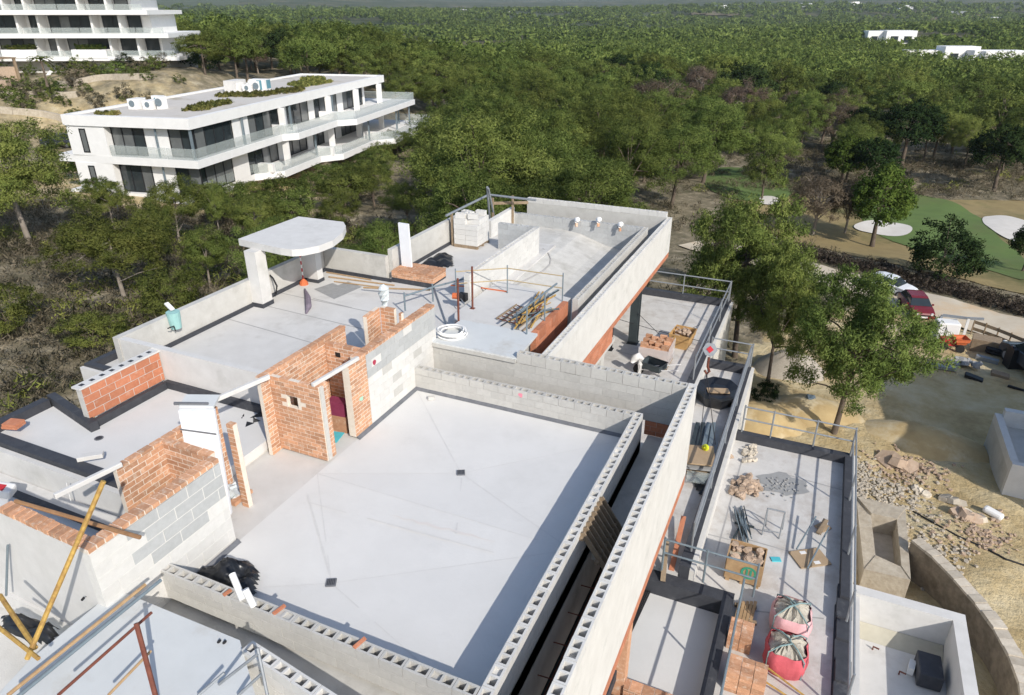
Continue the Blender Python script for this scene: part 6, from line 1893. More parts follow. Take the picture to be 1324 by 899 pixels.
guard('leaning grey tube guard rail along the right side of the small sunken terrace', [Vector((-.1, 13.3, ZL)), Vector((-.1, 11.2, ZL)), Vector((-.1, 9.4, ZL))], 0, h=1.1, m=M_steelb, pm=M_steelb, rails=(.6, 1.05))
# black tub of sand on the strip
tb2 = thing('mortar_trough', 'big eight-sided black trough with a sand-coloured board in it on the strip terrace', 'trough', G(930, 525, ZS))
q = G(930, 517, ZS); oc = []
for k in range(8):
    t = math.pi / 8 + k * math.pi / 4; oc.append((math.cos(t) * .78, math.sin(t) * .95))
mb = MB()
v = [(q.x - .1 + x * .8, q.y + y * .8, ZS) for x, y in oc] + [(q.x - .1 + x, q.y + y, ZS + .42) for x, y in oc] + [(q.x - .1 + x * .62, q.y + y * .6, ZS + .32) for x, y in oc]
f = [(i, (i + 1) % 8, 8 + (i + 1) % 8, 8 + i) for i in range(8)] + [(8 + i, 8 + (i + 1) % 8, 16 + (i + 1) % 8, 16 + i) for i in range(8)] + [tuple(range(16, 24))]
mb.add(v, f); mb.build('trough', M_black, tb2)
MB().obox((q.x - .08, q.y - .02, ZS + .36), (.75, .34, .03), (0, 0, .35)).build('board', M_ply, tb2)
# hoist hook with sling
hk = thing('crane_hook', 'red and grey crane hook block hanging over the strip terrace on its cable', 'crane hook', GD(918, 470, 22.5))
hc0 = G(918, 452, -.9)
hax = Vector((.12, -.9, .42)).normalized() * .10
MB().tube([hc0 - hax, hc0 + hax], .24, 6).build('side_plate', M_steel, hk)
MB().tube([hc0 - hax * 1.2, hc0 + hax * 1.2], .12, 4).build('sheave_cover', M_red, hk)
hb_ = hc0 + Vector((0, 0, -.3))
MB().tube([hb_, hb_ + Vector((0, 0, -.35)), hb_ + Vector((.08, 0, -.5)), hb_ + Vector((0, 0, -.62)), hb_ + Vector((-.08, 0, -.5))], .045, 7).build('hook', M_rust, hk)
for (px, py) in ((905, 575), (925, 575)):
    e_ = G(px, py, ZS + .2)
    MB().tube([hb_ + Vector((0, 0, -.6)), e_], .012, 5).build('sling', M_blackr, hk)
# beams and boards lying on the strip
bs_ = thing('beam_bundle', 'bundle of grey steel beams lying along the strip terrace', 'beams', G(905, 570, ZS))
for k in range(4):
    a, b = G(893 + k * 8, 585, ZS + .06), G(902 + k * 7, 548, ZS + .06)
    MB().bar(a, b, .13, .12).build('beam', M_steelb if k > 1 else M_dsteel, bs_)
pf = thing('formwork_panels', 'stack of greenish brown formwork panels propped across the strip terrace', 'panels', G(905, 605, ZS))
c0 = [G(889, 575, ZS + .55), G(923, 577, ZS + .55), G(925, 602, ZS + .55), G(886, 598, ZS + .55)]
for k in range(3):
    dz = Vector((.03 * k, -.02 * k, -.16 * k))
    MB().add([p + dz for p in c0] + [p + dz - Vector((0, 0, .05)) for p in c0], [(3, 2, 1, 0), (4, 5, 6, 7), (0, 1, 5, 4), (1, 2, 6, 5), (2, 3, 7, 6), (3, 0, 4, 7)]).build('panel', [M_ply, M_graypad, M_oldwood][k], pf)
single(MB().obox(G(905, 618, ZS + .25), (.75, .4, .06), (.2, 0, .15)), 'glass_sheet', M_balus, 'pale sheet leaning below the formwork panels', 'sheet')
single(MB().tube([G(912, 579, ZS + .57), G(912, 579, ZS + .63), G(912, 579, ZS + .68)], [.11, .10, .03], 12), 'hard_hat', M_yellow, 'fluorescent yellow hard hat on the formwork panels', 'hard hat', smooth=True)
crumple('black_sheet', P((890, 622), (918, 615), (925, 632), (905, 645), z=ZS), ZS, .22, M_black, 'small black plastic bundle below the formwork panels', 'plastic sheet', 2, n=8)
# stones, mortar, bars on the lower terrace
st = thing('stone_heap', 'heap of split brown stones on the lower terrace', 'stone heap', G(965, 640, ZL))
pts_ = []
for k in range(60):
    a, r_ = random.uniform(0, 6.28), random.random() ** .6
    q = G(965 + 21 * r_ * math.cos(a), 632 + 15 * r_ * math.sin(a), ZL); pts_.append((q.x, q.y, ZL + .06 + .2 * (1 - r_)))
rocks(st, pts_, (.07, .16), M_stone, seed=6)
st2 = thing('stone_heap', 'smaller heap of pinkish stones at the far left corner of the lower terrace', 'stone heap', G(970, 590, ZL))
rocks(st2, [tuple(G(968 + random.uniform(-10, 10), 588 + random.uniform(-12, 8), ZL + .08)) for _ in range(24)], (.06, .13), M_rubble, seed=7)
st3 = thing('stone_heap', 'few broken stones beside the strip rail on the lower terrace', 'stone heap', G(942, 585, ZL))
rocks(st3, [tuple(G(942 + random.uniform(-7, 7), 586 + random.uniform(-7, 7), ZL + .06)) for _ in range(9)], (.05, .12), M_stone, seed=8)
mb = MB(); mp_ = []
for k in range(22):
    t = 2 * math.pi * k / 22; r_ = random.uniform(.75, 1.1); q = G(1012 + 34 * r_ * math.cos(t), 626 + 15 * r_ * math.sin(t) + 6 * math.cos(t), ZL + .012); mp_.append(q)
mb.poly(mp_).build('mortar_patch', M_graypad, V)
mh = thing('mortar_crumbs', 'grey dried mortar crumbs on the lower terrace', 'mortar crumbs', G(1012, 628, ZL))
rb_ = rocks(mh, [tuple(G(1010 + random.gauss(0, 14), 628 + random.gauss(0, 7), ZL + .03)) for _ in range(60)], (.02, .06), M_graypad, seed=9, stuff=True)
tag(rb_.build('crumbs', M_graypad, mh), kind='stuff')
rbn = thing('rebar_bundle', 'bundle of short grey steel bars lying on the lower terrace', 'steel bars', G(962, 690, ZL))
for k in range(22):
    a = G(957 + random.uniform(-9, 9), 662 + random.uniform(-8, 6), ZL + .04 + random.uniform(0, .15)); b = G(966 + random.uniform(-7, 6), 695 + random.uniform(-10, 8), ZL + .04 + random.uniform(0, .15))
    MB().tube([a, b], .016, 5).build('bar', M_steelb if k % 3 else M_dsteel, rbn)
for (a, b) in (((948, 697), (958, 678)), ((950, 676), (975, 682))):
    MB().bar(G(*a, ZL + .05), G(*b, ZL + .12), .05, .05).build('bar', M_dsteel, rbn)
sh = thing('steel_sawhorse', 'steel sawhorse frame standing on the lower terrace', 'trestle', G(995, 690, ZL))
q0, q1 = G(985, 692, ZL), G(1007, 697, ZL)
for q in (q0, q1):
    for e in (Vector((0, 0, 0)), Vector((.05, .45, 0))):
        MB().tube([q + e, q + Vector((.02, .22, .75))], .02, 6).build('leg', M_steel, sh)
MB().tube([q0 + Vector((.02, .22, .75)), q1 + Vector((.02, .22, .75))], .022, 6).build('top_bar', M_steel, sh)
MB().tube([q0 + Vector((0, 0, .2)), q1 + Vector((0, 0, .2))], .016, 6).build('low_bar', M_steel, sh)
for (c, s_, rz, lab) in (((1047, 722), (.85, .62), .6, 'brown plywood board with cut-outs lying on the lower terrace'), ((1064, 682), (.34, .3), .9, 'small brown plywood offcut lying near the right kerb')):
    q = G(*c, ZL + .02)
    bo = thing('plywood_board', lab, 'board', q)
    MB().obox((q.x, q.y, ZL + .03), (s_[0], s_[1], .03), (0, 0, rz)).build('board', M_ply, bo)
    if s_[0] > .5:
        for k in (-.2, .2): MB().obox((q.x + k * .9, q.y - k * .6, ZL + .048), (.16, .1, .008), (0, 0, rz)).build('white_sticker', M_white, bo)
single(box_at(1003, 724, ZL, (.24, .16, .03), (0, 0, .4)), 'turquoise_box', M_cyan, 'small turquoise packet on the lower terrace', 'packet')
for (a, b, lab) in (((1030, 710), (1055, 668), 'left long grey tube lying towards the small plywood offcut'), ((1044, 735), (1072, 682), 'right long grey tube lying across the plywood board')):
    single(MB().tube([G(*a, ZL + .08), G(*b, ZL + .35)], .022, 6), 'loose_tube', M_steelb, lab, 'tube')
single(MB().bar(G(1058, 690, ZL + .05), G(1068, 672, ZL + .2), .14, .04), 'leaning_board', M_oldwood, 'short weathered board leaning on the right kerb of the lower terrace', 'board')
# wooden crate with stones and green round print
cr_ = thing('wooden_crate', 'plywood crate of broken stones with a round green print on its side', 'crate', G(957, 765, ZL))
q = G(941, 752, ZL); q1 = G(976, 760, ZL)
cxx, cyy = (q.x + q1.x) / 2, q.y + .38
for (sx_, sy_, wx_, wy_) in ((0, -.36, .86, .03), (0, .36, .86, .03), (-.43, 0, .03, .69), (.43, 0, .03, .69)):
    MB().obox((cxx + sx_, cyy + sy_, ZL + .42), (wx_, wy_, .62), (0, 0, -.02)).build('side', M_wood, cr_)
MB().box(cxx - .41, cxx + .41, cyy - .34, cyy + .34, ZL + .08, ZL + .56).build('fill', M_sand, cr_)
rocks(cr_, [(cxx + random.uniform(-.33, .33), cyy + random.uniform(-.28, .28), ZL + .62 + random.uniform(0, .1)) for _ in range(22)], (.07, .16), M_stone, seed=12)
for k in (-.35, 0, .35): MB().box(cxx + k - .05, cxx + k + .05, cyy - .34, cyy + .34, ZL, ZL + .08).build('bearer', M_wood, cr_)
ring = MB()
ring_pts = [(math.cos(t), math.sin(t)) for t in np.linspace(0, 2 * math.pi, 28, endpoint=False)]
yf = cyy - .385
vs = [(cxx + .12 + a * .19, yf, ZL + .44 + b * .19) for a, b in ring_pts] + [(cxx + .12 + a * .13, yf, ZL + .44 + b * .13) for a, b in ring_pts]
ring.add(vs, [(i, (i + 1) % 28, 28 + (i + 1) % 28, 28 + i) for i in range(28)])
ring.box(cxx + .05, cxx + .10, yf - .001, yf + .002, ZL + .33, ZL + .55); ring.box(cxx + .14, cxx + .19, yf - .001, yf + .002, ZL + .33, ZL + .55)
ring.build('round_print', M_green, cr_)
wp2 = thing('wooden_pallet', 'small timber pallet with brick dust standing below the stone crate', 'pallet', G(962, 800, ZL))
for k in range(5):
    a, b = G(950 + k * 5, 806, ZL + .1), G(957 + k * 5, 778, ZL + .1)
    MB().bar(a, b, .07, .03).build('slat', M_wood, wp2)
for y_ in (782, 802):
    MB().bar(G(950, y_, ZL + .04), G(978, y_ + 4, ZL + .04), .08, .08).build('bearer', M_oldwood, wp2)
bs2 = thing('brick_stack', 'stack of wrapped bricks on the lower terrace above the loose bricks', 'brick stack', G(965, 830, ZL))
q = G(963, 838, ZL)
for lay in range(4):
    for i in range(2):
        for j in range(4):
            link('brick', box_mesh(.25, .12, .11, M_brick), bs2, (q.x - .27 + i * .26, q.y - .1 + j * .13, ZL + lay * .115), random.uniform(-.03, .03))
bs3 = thing('brick_stack', 'neat stack of red bricks at the bottom edge beside the sunken terrace', 'brick stack', G(962, 890, ZL))
q = G(962, 893, ZL)
for lay in range(7):
    for i in range(3):
        for j in range(4):
            if lay < 6 and i == 1 and 0 < j < 3: continue
            link('brick', box_mesh(.25, .12, .075, M_brick), bs3, (q.x - .27 + i * .26, q.y - .1 + j * .13, ZL + lay * .08), random.uniform(-.02, .02))
# big bags
def bigbag(px, py, label, mm, seed):
    q = G(px, py, ZL); r = random.Random(seed)
    t = thing('builders_bag', label, 'big bag', q)
    cx, cy = q.x, q.y + .42
    n_ = 48; rings = []
    for z_, k in ((0, .86), (.1, 1.0), (.3, 1.08), (.46, 1.06), (.58, .99), (.64, .93)):
        rings.append([(cx + (.415 + .012 * math.sin(t_ * 9 + z_ * 6)) * k * math.copysign(abs(math.cos(t_)) ** .62, math.cos(t_)) * r.uniform(.96, 1.04), cy + (.415 + .012 * math.cos(t_ * 8 + z_ * 5)) * k * math.copysign(abs(math.sin(t_)) ** .62, math.sin(t_)) * r.uniform(.96, 1.04), ZL + z_ + r.uniform(-.02, .02) * (z_ > .7)) for t_ in np.linspace(0, 2 * math.pi, n_, endpoint=False)])
    v = [p for rg in rings for p in rg]
    f = [(a * n_ + i, a * n_ + (i + 1) % n_, (a + 1) * n_ + (i + 1) % n_, (a + 1) * n_ + i) for a in range(5) for i in range(n_)]
    MB().add(v, f).build('bag', mm, t, smooth=True)
    fill = MB()
    v = [(cx + (p[0] - cx) * k, cy + (p[1] - cy) * k, ZL + h + r.uniform(-.055, .055)) for k, h in ((.985, .58), (.7, .66), (.35, .72)) for p in rings[-1]] + [(cx, cy, ZL + .74)]
    f = [(a * n_ + i, a * n_ + (i + 1) % n_, (a + 1) * n_ + (i + 1) % n_, (a + 1) * n_ + i) for a in range(2) for i in range(n_)] + [(2 * n_ + i, 2 * n_ + (i + 1) % n_, 3 * n_) for i in range(n_)]
    fill.add(v, f).build('gravel_fill', M_sand, t)
    for k in range(4):
        a = math.pi / 4 + k * math.pi / 2
        c = Vector((cx + .44 * math.cos(a) * 1.15, cy + .44 * math.sin(a) * 1.15, ZL + .62)); e = Vector((cx + r.uniform(-.12, .12), cy + r.uniform(-.12, .12), ZL + .78))
        MB().tube([c - Vector((0, 0, .5)), c, c.lerp(e, .5) + Vector((0, 0, .06)), e], .017, 6).build('strap', M_strap, t)
    return t
bigbag(1017, 832, 'farther big pink and white builders bag full of gravel on the lower terrace', M_bagw, 2)
bigbag(1010, 880, 'nearer big red builders bag full of gravel on the lower terrace', M_bag, 3)
for (a, b, lab) in (((985, 858), (1060, 915), 'upper yellow tube lying in front of the red bag'), ((975, 872), (1040, 915), 'lower yellow tube lying in front of the red bag')):
    single(MB().tube([G(*a, ZL + .25), G(*b, ZL + .05)], .022, 6), 'yellow_tube', M_yel, lab, 'tube')
# brick walls at the bottom edge beside the outer wall
bq = thing('brick_wall', 'orange brick parapet at the near edge of the small sunken terrace', 'wall', (-1.3, 10.3, -4))
masonry(bq, (-2.0, 10.15), (-.75, 10.15), .24, -4.2, -3.45, M_brick, M_bmort, L=.252, h=.06, joint=.012, piece='brick', limit=120)
bq2 = thing('brick_wall', 'orange brick return wall at the bottom edge under the white outer wall', 'wall', (-1.6, 9.6, -4))
masonry(bq2, (-2.1, 9.65), (-.9, 9.65), .24, -4.2, -3.5, M_brick, M_bmort, L=.252, h=.06, joint=.012, piece='brick', limit=120)
bq3 = thing('brick_wall', 'short orange brick stub right of the pale pier at the bottom edge', 'wall', (-.5, 10.1, -4))
masonry(bq3, (-.55, 10.0), (-.15, 10.0), .24, -4.2, -3.5, M_brick, M_bmort, L=.252, h=.06, joint=.012, piece='brick', limit=60)
MB().box(-.74, -.56, 10.0, 10.2, -4.2, -3.3).build('pale_pier', M_concw, V)
cbl = MB()
for k in range(4): cbl.tube([G(853 - k * 3, 738, -3.7), G(815 - k * 2, 820, -3.7)], .02, 5)
single(cbl, 'cable_bundle', M_blackr, 'bundle of black cables along the foot of the outer wall in the sunken terrace', 'cables')
q = G(851, 745, -3.6)
single(MB().tube([q, q + Vector((0, 0, .25))], .09, 10), 'teal_can', M_teal, 'small pale teal can at the corner of the sunken terrace', 'can')
pb_ = thing('leaning_boards', 'reddish boards and an old post leaning at the foot of the outer wall', 'boards', G(868, 700, ZS))
MB().bar(G(868, 738, -3.2), G(884, 668, -2.9), .13, .04).build('board', M_tile, pb_)
MB().bar(G(857, 752, -3.3), G(862, 700, -2.7), .12, .09).build('post', M_oldwood, pb_)

# ------------------------------------------------------------------ concrete pool shell, bottom right
ps_ = thing('pool_shell', 'empty cast concrete pool shell at the lower right corner', 'pool', (3.4, 13, -6))
x0, x1, y1, yn = 2.35, 4.85, 15.6, 8.0
MB().box(x0, x1, y1 - .3, y1, -6.6, -3.72).build('far_wall', M_concw, ps_)
MB().box(x1 - .28, x1, yn, y1 - .305, -6.6, -3.725).build('side_wall', M_concw, ps_)
MB().box(x0, x0 + .22, yn, y1 - .305, -6.6, -3.80).build('side_wall', M_concw, ps_)
MB().box(x0 + .22, x1 - .285, yn, y1 - .305, -6.6, -4.75).build('floor', M_floor2, ps_)
mb = MB().add([(x0 + .225, y1 - .31, -4.55), (x1 - .29, y1 - .31, -4.55), (x1 - .29, y1 - .7, -4.746), (x0 + .225, y1 - .7, -4.746)], [(0, 3, 2, 1)])
mb.build('damp_fillet', M_wetc, ps_)
single(MB().obox((4.17, 14.3, -4.52), (.5, .72, .42), (0, 0, .02)), 'black_box', M_memb, 'black plastic box standing in the far right corner of the pool shell', 'box', bevel=.03)
single(MB().obox((3.84, 14.35, -4.62), (.13, .3, .2), (0, 0, -.2)), 'white_block', M_white, 'small white block beside the black box in the pool shell', 'block')
for px, py, lab in ((1128, 840, 'upper left bent bar end in the pool shell floor'), (1102, 858, 'left bent bar end in the pool shell floor'), (1162, 872, 'right bent bar end in the pool shell floor')):
    q = G(px, py, -4.75); single(MB().tube([q, q + Vector((0, 0, .1)), q + Vector((.12, -.06, .13))], .02, 6), 'bar_end', M_rust, lab, 'bar')
ff = MB()
for k in range(10):
    ff.box(2.0 + (k % 2) * .02, 2.33, 9.0 + k * .62, 9.6 + k * .62, ZL - .1, ZL + .12 + .05 * (k % 3))
single(ff, 'membrane_edge', M_memb, 'black membrane flap along the edge between terrace and pool shell', 'membrane')

# ------------------------------------------------------------------ excavation: foundations, curved wall, rubble
fw_ = thing('foundation_walls', 'old stone foundation walls with an open square cell beyond the pool shell', 'foundation', (3.2, 17.5, -6.5))
zf_ = -5.0
zf_ = -5.3
a = [G(1108, 642, zf_), G(1171, 657, zf_), G(1178, 748, zf_), G(1118, 734, zf_)]
ins = [G(1127, 664, zf_), G(1160, 671, zf_), G(1166, 731, zf_), G(1133, 716, zf_)]
for i in range(4):
    j = (i + 1) % 4
    MB().prism([xy(a[i]), xy(a[j]), xy(ins[j]), xy(ins[i])], -7, zf_ - .03 * i).build('wall', M_fstone, fw_)
MB().prism([xy(p) for p in ins], -7, -6.0).build('cell_floor', M_rubble, fw_)
tv = MB()
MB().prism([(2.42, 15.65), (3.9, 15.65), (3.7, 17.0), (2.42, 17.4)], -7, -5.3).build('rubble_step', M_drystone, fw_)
cw = thing('curved_wall', 'curved dry stone retaining wall sweeping round the pool shell', 'wall', (5.5, 14, -6.5))
ln_ = [G(1178, 700, -5.0), G(1205, 722, -5.0), G(1232, 750, -5.0), G(1260, 782, -5.0), G(1284, 815, -5.0), G(1303, 850, -5.0), G(1316, 885, -5.0), G(1322, 930, -5.0)]
inn, out = [], []
for i, p in enumerate(ln_):
    d = (ln_[min(i + 1, len(ln_) - 1)] - ln_[max(i - 1, 0)]); d.z = 0; d.normalize(); nn = Vector((-d.y, d.x, 0))
    inn.append(p); out.append(p + nn * .34)
for i in range(len(ln_) - 1):
    # stones of the wall: one capping stone per stretch, face of courses under it
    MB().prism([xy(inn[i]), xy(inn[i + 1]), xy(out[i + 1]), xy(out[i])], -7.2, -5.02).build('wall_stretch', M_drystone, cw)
    for k in range(3):
        t0, t1 = k / 3 + .01, (k + 1) / 3 - .01
        pa, pb = inn[i].lerp(inn[i + 1], t0), inn[i].lerp(inn[i + 1], t1); pc, pd = out[i].lerp(out[i + 1], t1), out[i].lerp(out[i + 1], t0)
        MB().prism([xy(pa), xy(pb), xy(pc), xy(pd)], -5.02, -4.93 + random.uniform(-.02, .03)).build('coping_stone', M_rubble, cw)
ld = thing('wooden_ladder', 'short wooden ladder leaning in the trench beside the pool shell', 'ladder', (5.0, 13.2, -6.8))
for s_ in (0, .3):
    MB().bar((5.05 + s_ * .3, 13.9 - s_, -6.8), (4.92 + s_ * .3, 13.9 - s_ + .15, -4.9), .04, .06).build('rail', M_oldwood, ld)
for k in range(6):
    t = (k + .5) / 6; a_ = Vector((5.05, 13.9, -6.8)).lerp(Vector((4.92, 14.05, -4.9)), t); MB().bar(a_, a_ + Vector((.09, -.3, 0)), .03, .03).build('rung', M_oldwood, ld)
# rubble fields
def rubble_field(label, region, n_, size, m, seed, name='rubble'):
    r = random.Random(seed); pts = []
    while len(pts) < n_:
        px, py = r.gauss(0, 1), r.gauss(0, 1)
        c = region[r.randrange(len(region))]
        q = on_ground(c[0] + px * c[2], c[1] + py * c[3], -6)
        pts.append((q.x, q.y, q.z + .04))
    b = rocks(None, pts, size, m, seed=seed, stuff=True)
    o = single(b, name, m, label, 'rubble'); o['kind'] = 'stuff'
    return o
rubble_field('pale broken stones strewn over the excavation beside the terrace', [(1140, 640, 22, 14), (1165, 660, 26, 20), (1200, 720, 26, 18), (1112, 625, 10, 14)], 900, (.025, .10), M_rubble, 31)
rubble_field('brown earth clods along the edge of the pit', [(1150, 600, 22, 14), (1185, 612, 22, 10), (1250, 680, 22, 12), (1280, 700, 22, 10)], 320, (.03, .11), M_stone, 32)
for i, (px, py, s_, m_, lab) in enumerate(((1160, 603, .85, M_stone, 'brown boulder with a dark shaded side on the edge of the pit'), (1231, 650, .5, M_rubble, 'large grey stone on the yellow earth'), (1248, 668, .55, M_stone, 'pile of brown stones on the yellow earth'),
                                           (1190, 637, .35, M_rubble, 'grey stone below the boulder'), (1256, 667, .4, M_rubble, 'smaller grey stone among the brown pile'))):
    q = on_ground(px, py, -6)
    b = rocks(None, [(q.x, q.y, q.z + s_ * .2), (q.x + s_ * .5, q.y - .1, q.z + s_ * .1), (q.x - s_ * .4, q.y + .1, q.z + .05)], (s_ * .5, s_ * .75), m_, seed=40 + i, stuff=True)
    single(b, 'boulder', m_, lab, 'boulder')
q = on_ground(1283, 667, -6)
single(MB().obox((q.x, q.y, q.z + .12), (.62, .28, .22), (0, .1, -.5)), 'white_sack', M_white, 'white sack lying on the yellow earth', 'sack', bevel=.08)
pts_ = [on_ground(*p, -6) + Vector((0, 0, .03)) for p in ((1180, 662), (1205, 676), (1238, 694), (1270, 708), (1300, 724), (1324, 732), (1345, 738))]
single(MB().tube(pts_, .028, 6), 'black_hose', M_blackr, 'long black hose snaking across the excavation', 'hose')
# gravel heap behind the pines
def heap(px, py, rx, ry, h, m, label, name='gravel_heap', seed=1):
    q = on_ground(px, py, -6); r = random.Random(seed)
    vs, fs, n_ = [], [], 28
    for k, (rr2, hh) in enumerate(((1, -.1), (.8, .22), (.55, .6), (.3, .88))):
        for i in range(n_):
            t = 2 * math.pi * i / n_; kk = rr2 * r.uniform(.93, 1.07)
            vs.append((q.x + rx * kk * math.cos(t), q.y + ry * kk * math.sin(t), q.z + h * hh * r.uniform(.92, 1.08)))
    vs.append((q.x, q.y, q.z + h))
    for k in range(3):
        for i in range(n_): fs.append((k * n_ + i, k * n_ + (i + 1) % n_, (k + 1) * n_ + (i + 1) % n_, (k + 1) * n_ + i))
    for i in range(n_): fs.append((3 * n_ + i, 3 * n_ + (i + 1) % n_, 4 * n_))
    return single(MB().add(vs, fs), name, m, label, 'heap', smooth=True)
M_gravel = mat('beige gravel', (0.46, 0.41, 0.34), (0.36, 0.315, 0.255), scale=14, rough=1, bump=.7, bscale=30, coord='World')
M_yearth = mat('yellow earth', (0.50, 0.38, 0.20), (0.40, 0.29, 0.145), scale=1.6, rough=1, bump=.9, bscale=4, coord='World', c3=(.56, .47, .31), s3=.7, w3=(.5, .65))
heap(1020, 480, 1.9, 1.7, 1.1, M_gravel, 'beige gravel heap between the pine trunks')
heap(1050, 535, 2.4, 1.6, .7, M_yearth, 'low yellow earth mound at the foot of the big pine', 'earth_mound', 2)
heap(1190, 570, 2.6, 1.5, .6, M_yearth, 'yellow earth mound beside the pit', 'earth_mound', 3)
heap(985, 545, 2.0, 1.5, .8, M_yearth, 'earth mound in the shade behind the lower terrace', 'earth_mound', 4)
q = on_ground(1045, 532, -6); single(MB().obox((q.x, q.y, q.z + .65), (.35, .3, .15), (.3, .2, .4)), 'blue_scrap', M_steelb, 'blue-grey plastic scrap on the earth by the big pine', 'scrap')

# ------------------------------------------------------------------ neighbouring shell building on the right edge
rbld = thing('neighbour_building', 'grey concrete shell of a neighbouring villa cut by the right edge', 'building', (10, 24, -6))
c0 = G(1297, 624, -5.9)
bx0, by0 = c0.x, c0.y
MB().box(bx0, bx0 + 6, by0, by0 + 3.6, -7, -5.35).build('terrace_floor', M_conc, rbld)
MB().box(bx0, bx0 + 6, by0 - .25, by0 - .003, -7, -4.95).build('parapet', M_concw, rbld)
MB().box(bx0 + .25, bx0 + 6, by0 + 3.3, by0 + 3.595, -5.352, -4.7).build('parapet', M_concw, rbld)
MB().box(bx0 + .001, bx0 + .25, by0 + .002, by0 + 3.6, -5.352, -5.0).build('parapet', M_concw, rbld)
MB().box(12.8, 22, 21.5, 31, -8, .25).build('upper_block', M_conc, rbld)
MB().box(12.5, 22.3, 21.2, 31.3, .255, .55).build('roof_slab', M_concw, rbld)
for y_ in (22, 25.5, 29):
    MB().box(12.75, 12.81, y_, y_ + 2, -3, -.6).build('window', M_glass, rbld)

# ------------------------------------------------------------------ storage yard
def yard(px, py): return on_ground(px, py, -6.5)
q = yard(1232, 452)
dm = thing('site_dumper', 'small orange-red site dumper with a black frame in the storage yard', 'dumper', q)
dm.scale = (.72, .72, .72)
frustum(MB(), q.x + .3, q.y, q.z + .55, q.z + 1.05, .6, .6, 1.0, .95, .3).build('skip', M_orange, dm)
MB().obox((q.x - .5, q.y + .05, q.z + .6), (.9, .7, .5), (0, 0, .3)).build('engine_cover', M_red, dm)
for sx_ in (-.7, .35):
    for sy_ in (-.45, .5): MB().tube([(q.x + sx_, q.y + sy_ - .08, q.z + .3), (q.x + sx_, q.y + sy_ + .08, q.z + .3)], .3, 12).build('wheel', M_tyre, dm)
MB().tube([(q.x - .75, q.y - .3, q.z + .8), (q.x - .75, q.y - .3, q.z + 1.5), (q.x - .75, q.y + .4, q.z + 1.5), (q.x - .75, q.y + .4, q.z + .8)], .03, 6).build('roll_bar', M_frame, dm)
q = yard(1222, 444)
single(MB().obox((q.x, q.y + .8, q.z + .5), (1.1, .8, 1.0), (0, 0, .2)), 'water_tank', M_white, 'white plastic tank behind the orange-red dumper', 'tank', bevel=.06)
q = yard(1244, 440)
fm = thing('scaffold_frame', 'white and grey angled steel frame beside the white tank', 'frame', q)
for (a, b) in (((0, 0, 0), (0, 0, 1.3)), ((0, 0, 1.3), (-1.2, .2, 1.2)), ((-1.2, .2, 1.2), (-1.5, .2, .4)), ((0, 0, .1), (-1.5, .2, .4)), ((0, 0, 1.3), (.7, .1, 1.35))):
    MB().bar(q + Vector(a), q + Vector(b), .12, .12).build('bar', M_white if a[2] < 1.2 else M_steel, fm)
q = yard(1272, 453)
single(MB().obox((q.x, q.y, q.z + .35), (1.3, .9, .7), (0, 0, -.15)), 'timber_box', M_oldwood, 'brown timber box in the storage yard', 'box')
rl = thing('pipe_roll', 'roll of black pipes lying in the storage yard', 'pipes', yard(1295, 462))
q = yard(1295, 462)
for k in range(7):
    a = Vector((q.x - .7, q.y + .2 + .09 * (k % 4), q.z + .12 + .16 * (k // 4))); MB().tube([a, a + Vector((1.5, -.55, 0))], .085, 8).build('pipe', M_blackr, rl)
for (px, py, s_, rz, m_, lab) in ((1275, 467, (1.0, .3, .2), -.3, M_steel, 'grey steel profile lying in the storage yard'), (1216, 476, (1.3, .35, .15), .05, M_steel, 'stack of pale steel profiles lying beside the big pine'), (1292, 486, (.75, .5, .14), -.35, M_oldwood, 'old timber pallet lying in the shaded yard'),
                                (1258, 490, (.8, .4, .15), -.6, M_frame, 'dark steel scrap lying in the shaded yard'), (1312, 475, (.9, .9, 1.1), .2, M_frame, 'dark machine cabinet near the right edge of the yard'), (1318, 505, (1.0, .12, .1), -.4, M_frame, 'dark beam lying on the shaded ground near the right edge')):
    q = yard(px, py); t = thing('yard_item', lab, 'yard item', q)
    k_ = 3 if s_[2] < .3 else 1
    for k in range(k_):
        MB().obox((q.x + .02 * k, q.y + (k - (k_ - 1) / 2) * s_[1] / k_, q.z + s_[2] / 2), (s_[0], s_[1] / k_ * .85, s_[2]), (0, 0, rz)).build('bar' if k_ > 1 else 'cabinet', m_, t)
q = yard(1242, 472)
rocks(thing('scrap_heap', 'grey scrap heap in the middle of the storage yard', 'heap', q), [(q.x + random.uniform(-.7, .7), q.y + random.uniform(-.4, .4), q.z + random.uniform(.05, .3)) for _ in range(24)], (.12, .34), M_graypad, seed=50)
yf_ = thing('yard_fence', 'low timber and mesh fence between the storage yard and the dirt road', 'fence', yard(1280, 440))
pf_ = [yard(px, py) for px, py in ((1255, 432), (1270, 437), (1286, 443), (1302, 450), (1318, 457), (1335, 465))]
for p in pf_: MB().tube([p, p + Vector((0, 0, .9))], .04, 6).build('post', M_oldwood, yf_)
for a, b in zip(pf_[:-1], pf_[1:]):
    for z_ in (.35, .75): MB().bar(a + Vector((0, 0, z_)), b + Vector((0, 0, z_)), .04, .18).build('rail', M_oldwood, yf_)

# names say the kind: strip the helper-only numbering of first copies
for me in (PINE_HI + PINE_NEAR + PINE_MID + PINE_BIG + DARK + BROAD + BUSH + PBUSH + BARE + SHRUB):
    for k in me:
        if k.users == 0: bpy.data.meshes.remove(k)

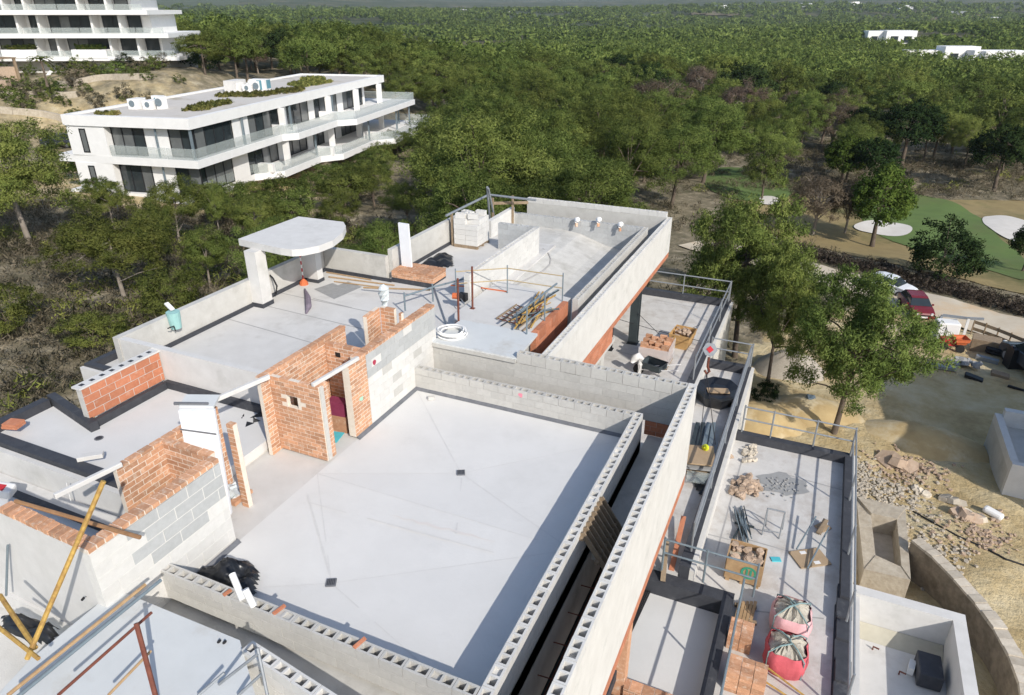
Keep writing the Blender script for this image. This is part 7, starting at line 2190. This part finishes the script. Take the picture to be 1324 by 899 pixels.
# fields in the valley
M_fd = [mat('dark orchard', (0.035, 0.062, 0.026), (0.022, 0.045, 0.02), scale=.05, rough=1, coord='World'), mat('olive field', (0.085, 0.10, 0.045), (0.06, 0.075, 0.035), scale=.03, rough=1, coord='World'), mat('tan field', (0.20, 0.165, 0.10), (0.15, 0.125, 0.075), scale=.03, rough=1, coord='World')]
def polar(px0, px1, r0, r1, jit=.04):
    """a field bounded by two bearings and two distances"""
    fr2 = random.Random(int(px0 * 7 + r0))
    pts = []
    def at_(px, r):
        d = _ray(px, 20); h = math.hypot(d.x, d.y)
        return (d.x / h * r * fr2.uniform(1 - jit, 1 + jit), d.y / h * r * fr2.uniform(1 - jit, 1 + jit))
    n_ = 5
    pts += [at_(px0 + (px1 - px0) * k / n_, r0) for k in range(n_ + 1)]
    pts += [at_(px1 + (px0 - px1) * k / n_, r1) for k in range(n_ + 1)]
    return pts
for px0, px1, r0, r1, k in ((880, 1060, 760, 1250, 0), (1085, 1175, 700, 950, 0), (610, 720, 1150, 2100, 1), (735, 865, 1050, 1900, 1), (420, 560, 1300, 2300, 1), (1180, 1300, 1000, 1800, 2), (890, 960, 1500, 1700, 2), (335, 372, 1500, 2100, 2), (1065, 1120, 800, 850, 2), (560, 600, 1700, 2000, 2), (200, 330, 1500, 2600, 1)):
    sheet('farm_field', polar(px0, px1, r0, r1), M_fd[k], 1.6, 55)
for i, (px, r, w_) in enumerate(((600, 1500, 14), (655, 2000, 18), (745, 1800, 14), (840, 2300, 22), (930, 1900, 26), (985, 2400, 20), (1040, 2000, 30), (1100, 2200, 26), (1165, 1900, 30), (1240, 1700, 26), (1290, 1500, 28), (505, 2100, 16), (410, 1700, 14))):
    d = _ray(px, 20); h = math.hypot(d.x, d.y); x, y = d.x / h * r, d.y / h * r
    b_ = MB().obox((x, y, h1(x, y) + 4), (w_, w_ * .6, 8), (0, 0, i)).v
    t = thing('far_house', ['tiny pale house among the far fields', 'tiny pale house on the far slopes'][i % 2], 'house', (x, y, h1(x, y)), 'tiny pale houses scattered in the valley, %s' % ('fields', 'slopes')[i % 2])
    MB().obox((x, y, h1(x, y) + 4), (w_, w_ * .6, 8), (0, 0, i)).build('wall', M_white, t)
    MB().obox((x + w_ * .4, y, h1(x, y) + 2.5), (w_ * .6, w_ * .5, 5), (0, 0, i)).build('annex', M_white, t)

# the air between here and the hills
hz = bpy.data.materials.new('haze'); hz.use_nodes = True
hn = hz.node_tree
hn.nodes.remove(hn.nodes['Principled BSDF'])
pv = hn.nodes.new('ShaderNodeVolumePrincipled')
pv.inputs['Color'].default_value = (0.80, 0.87, 0.95, 1)
pv.inputs['Density'].default_value = 0.00009
pv.inputs['Anisotropy'].default_value = 0.2
hn.links.new(pv.outputs[0], hn.nodes['Material Output'].inputs['Volume'])
hb2 = MB().box(-8200, 8200, -8200, 8200, -45, 150).build('haze', hz)
hb2['kind'] = 'stuff'
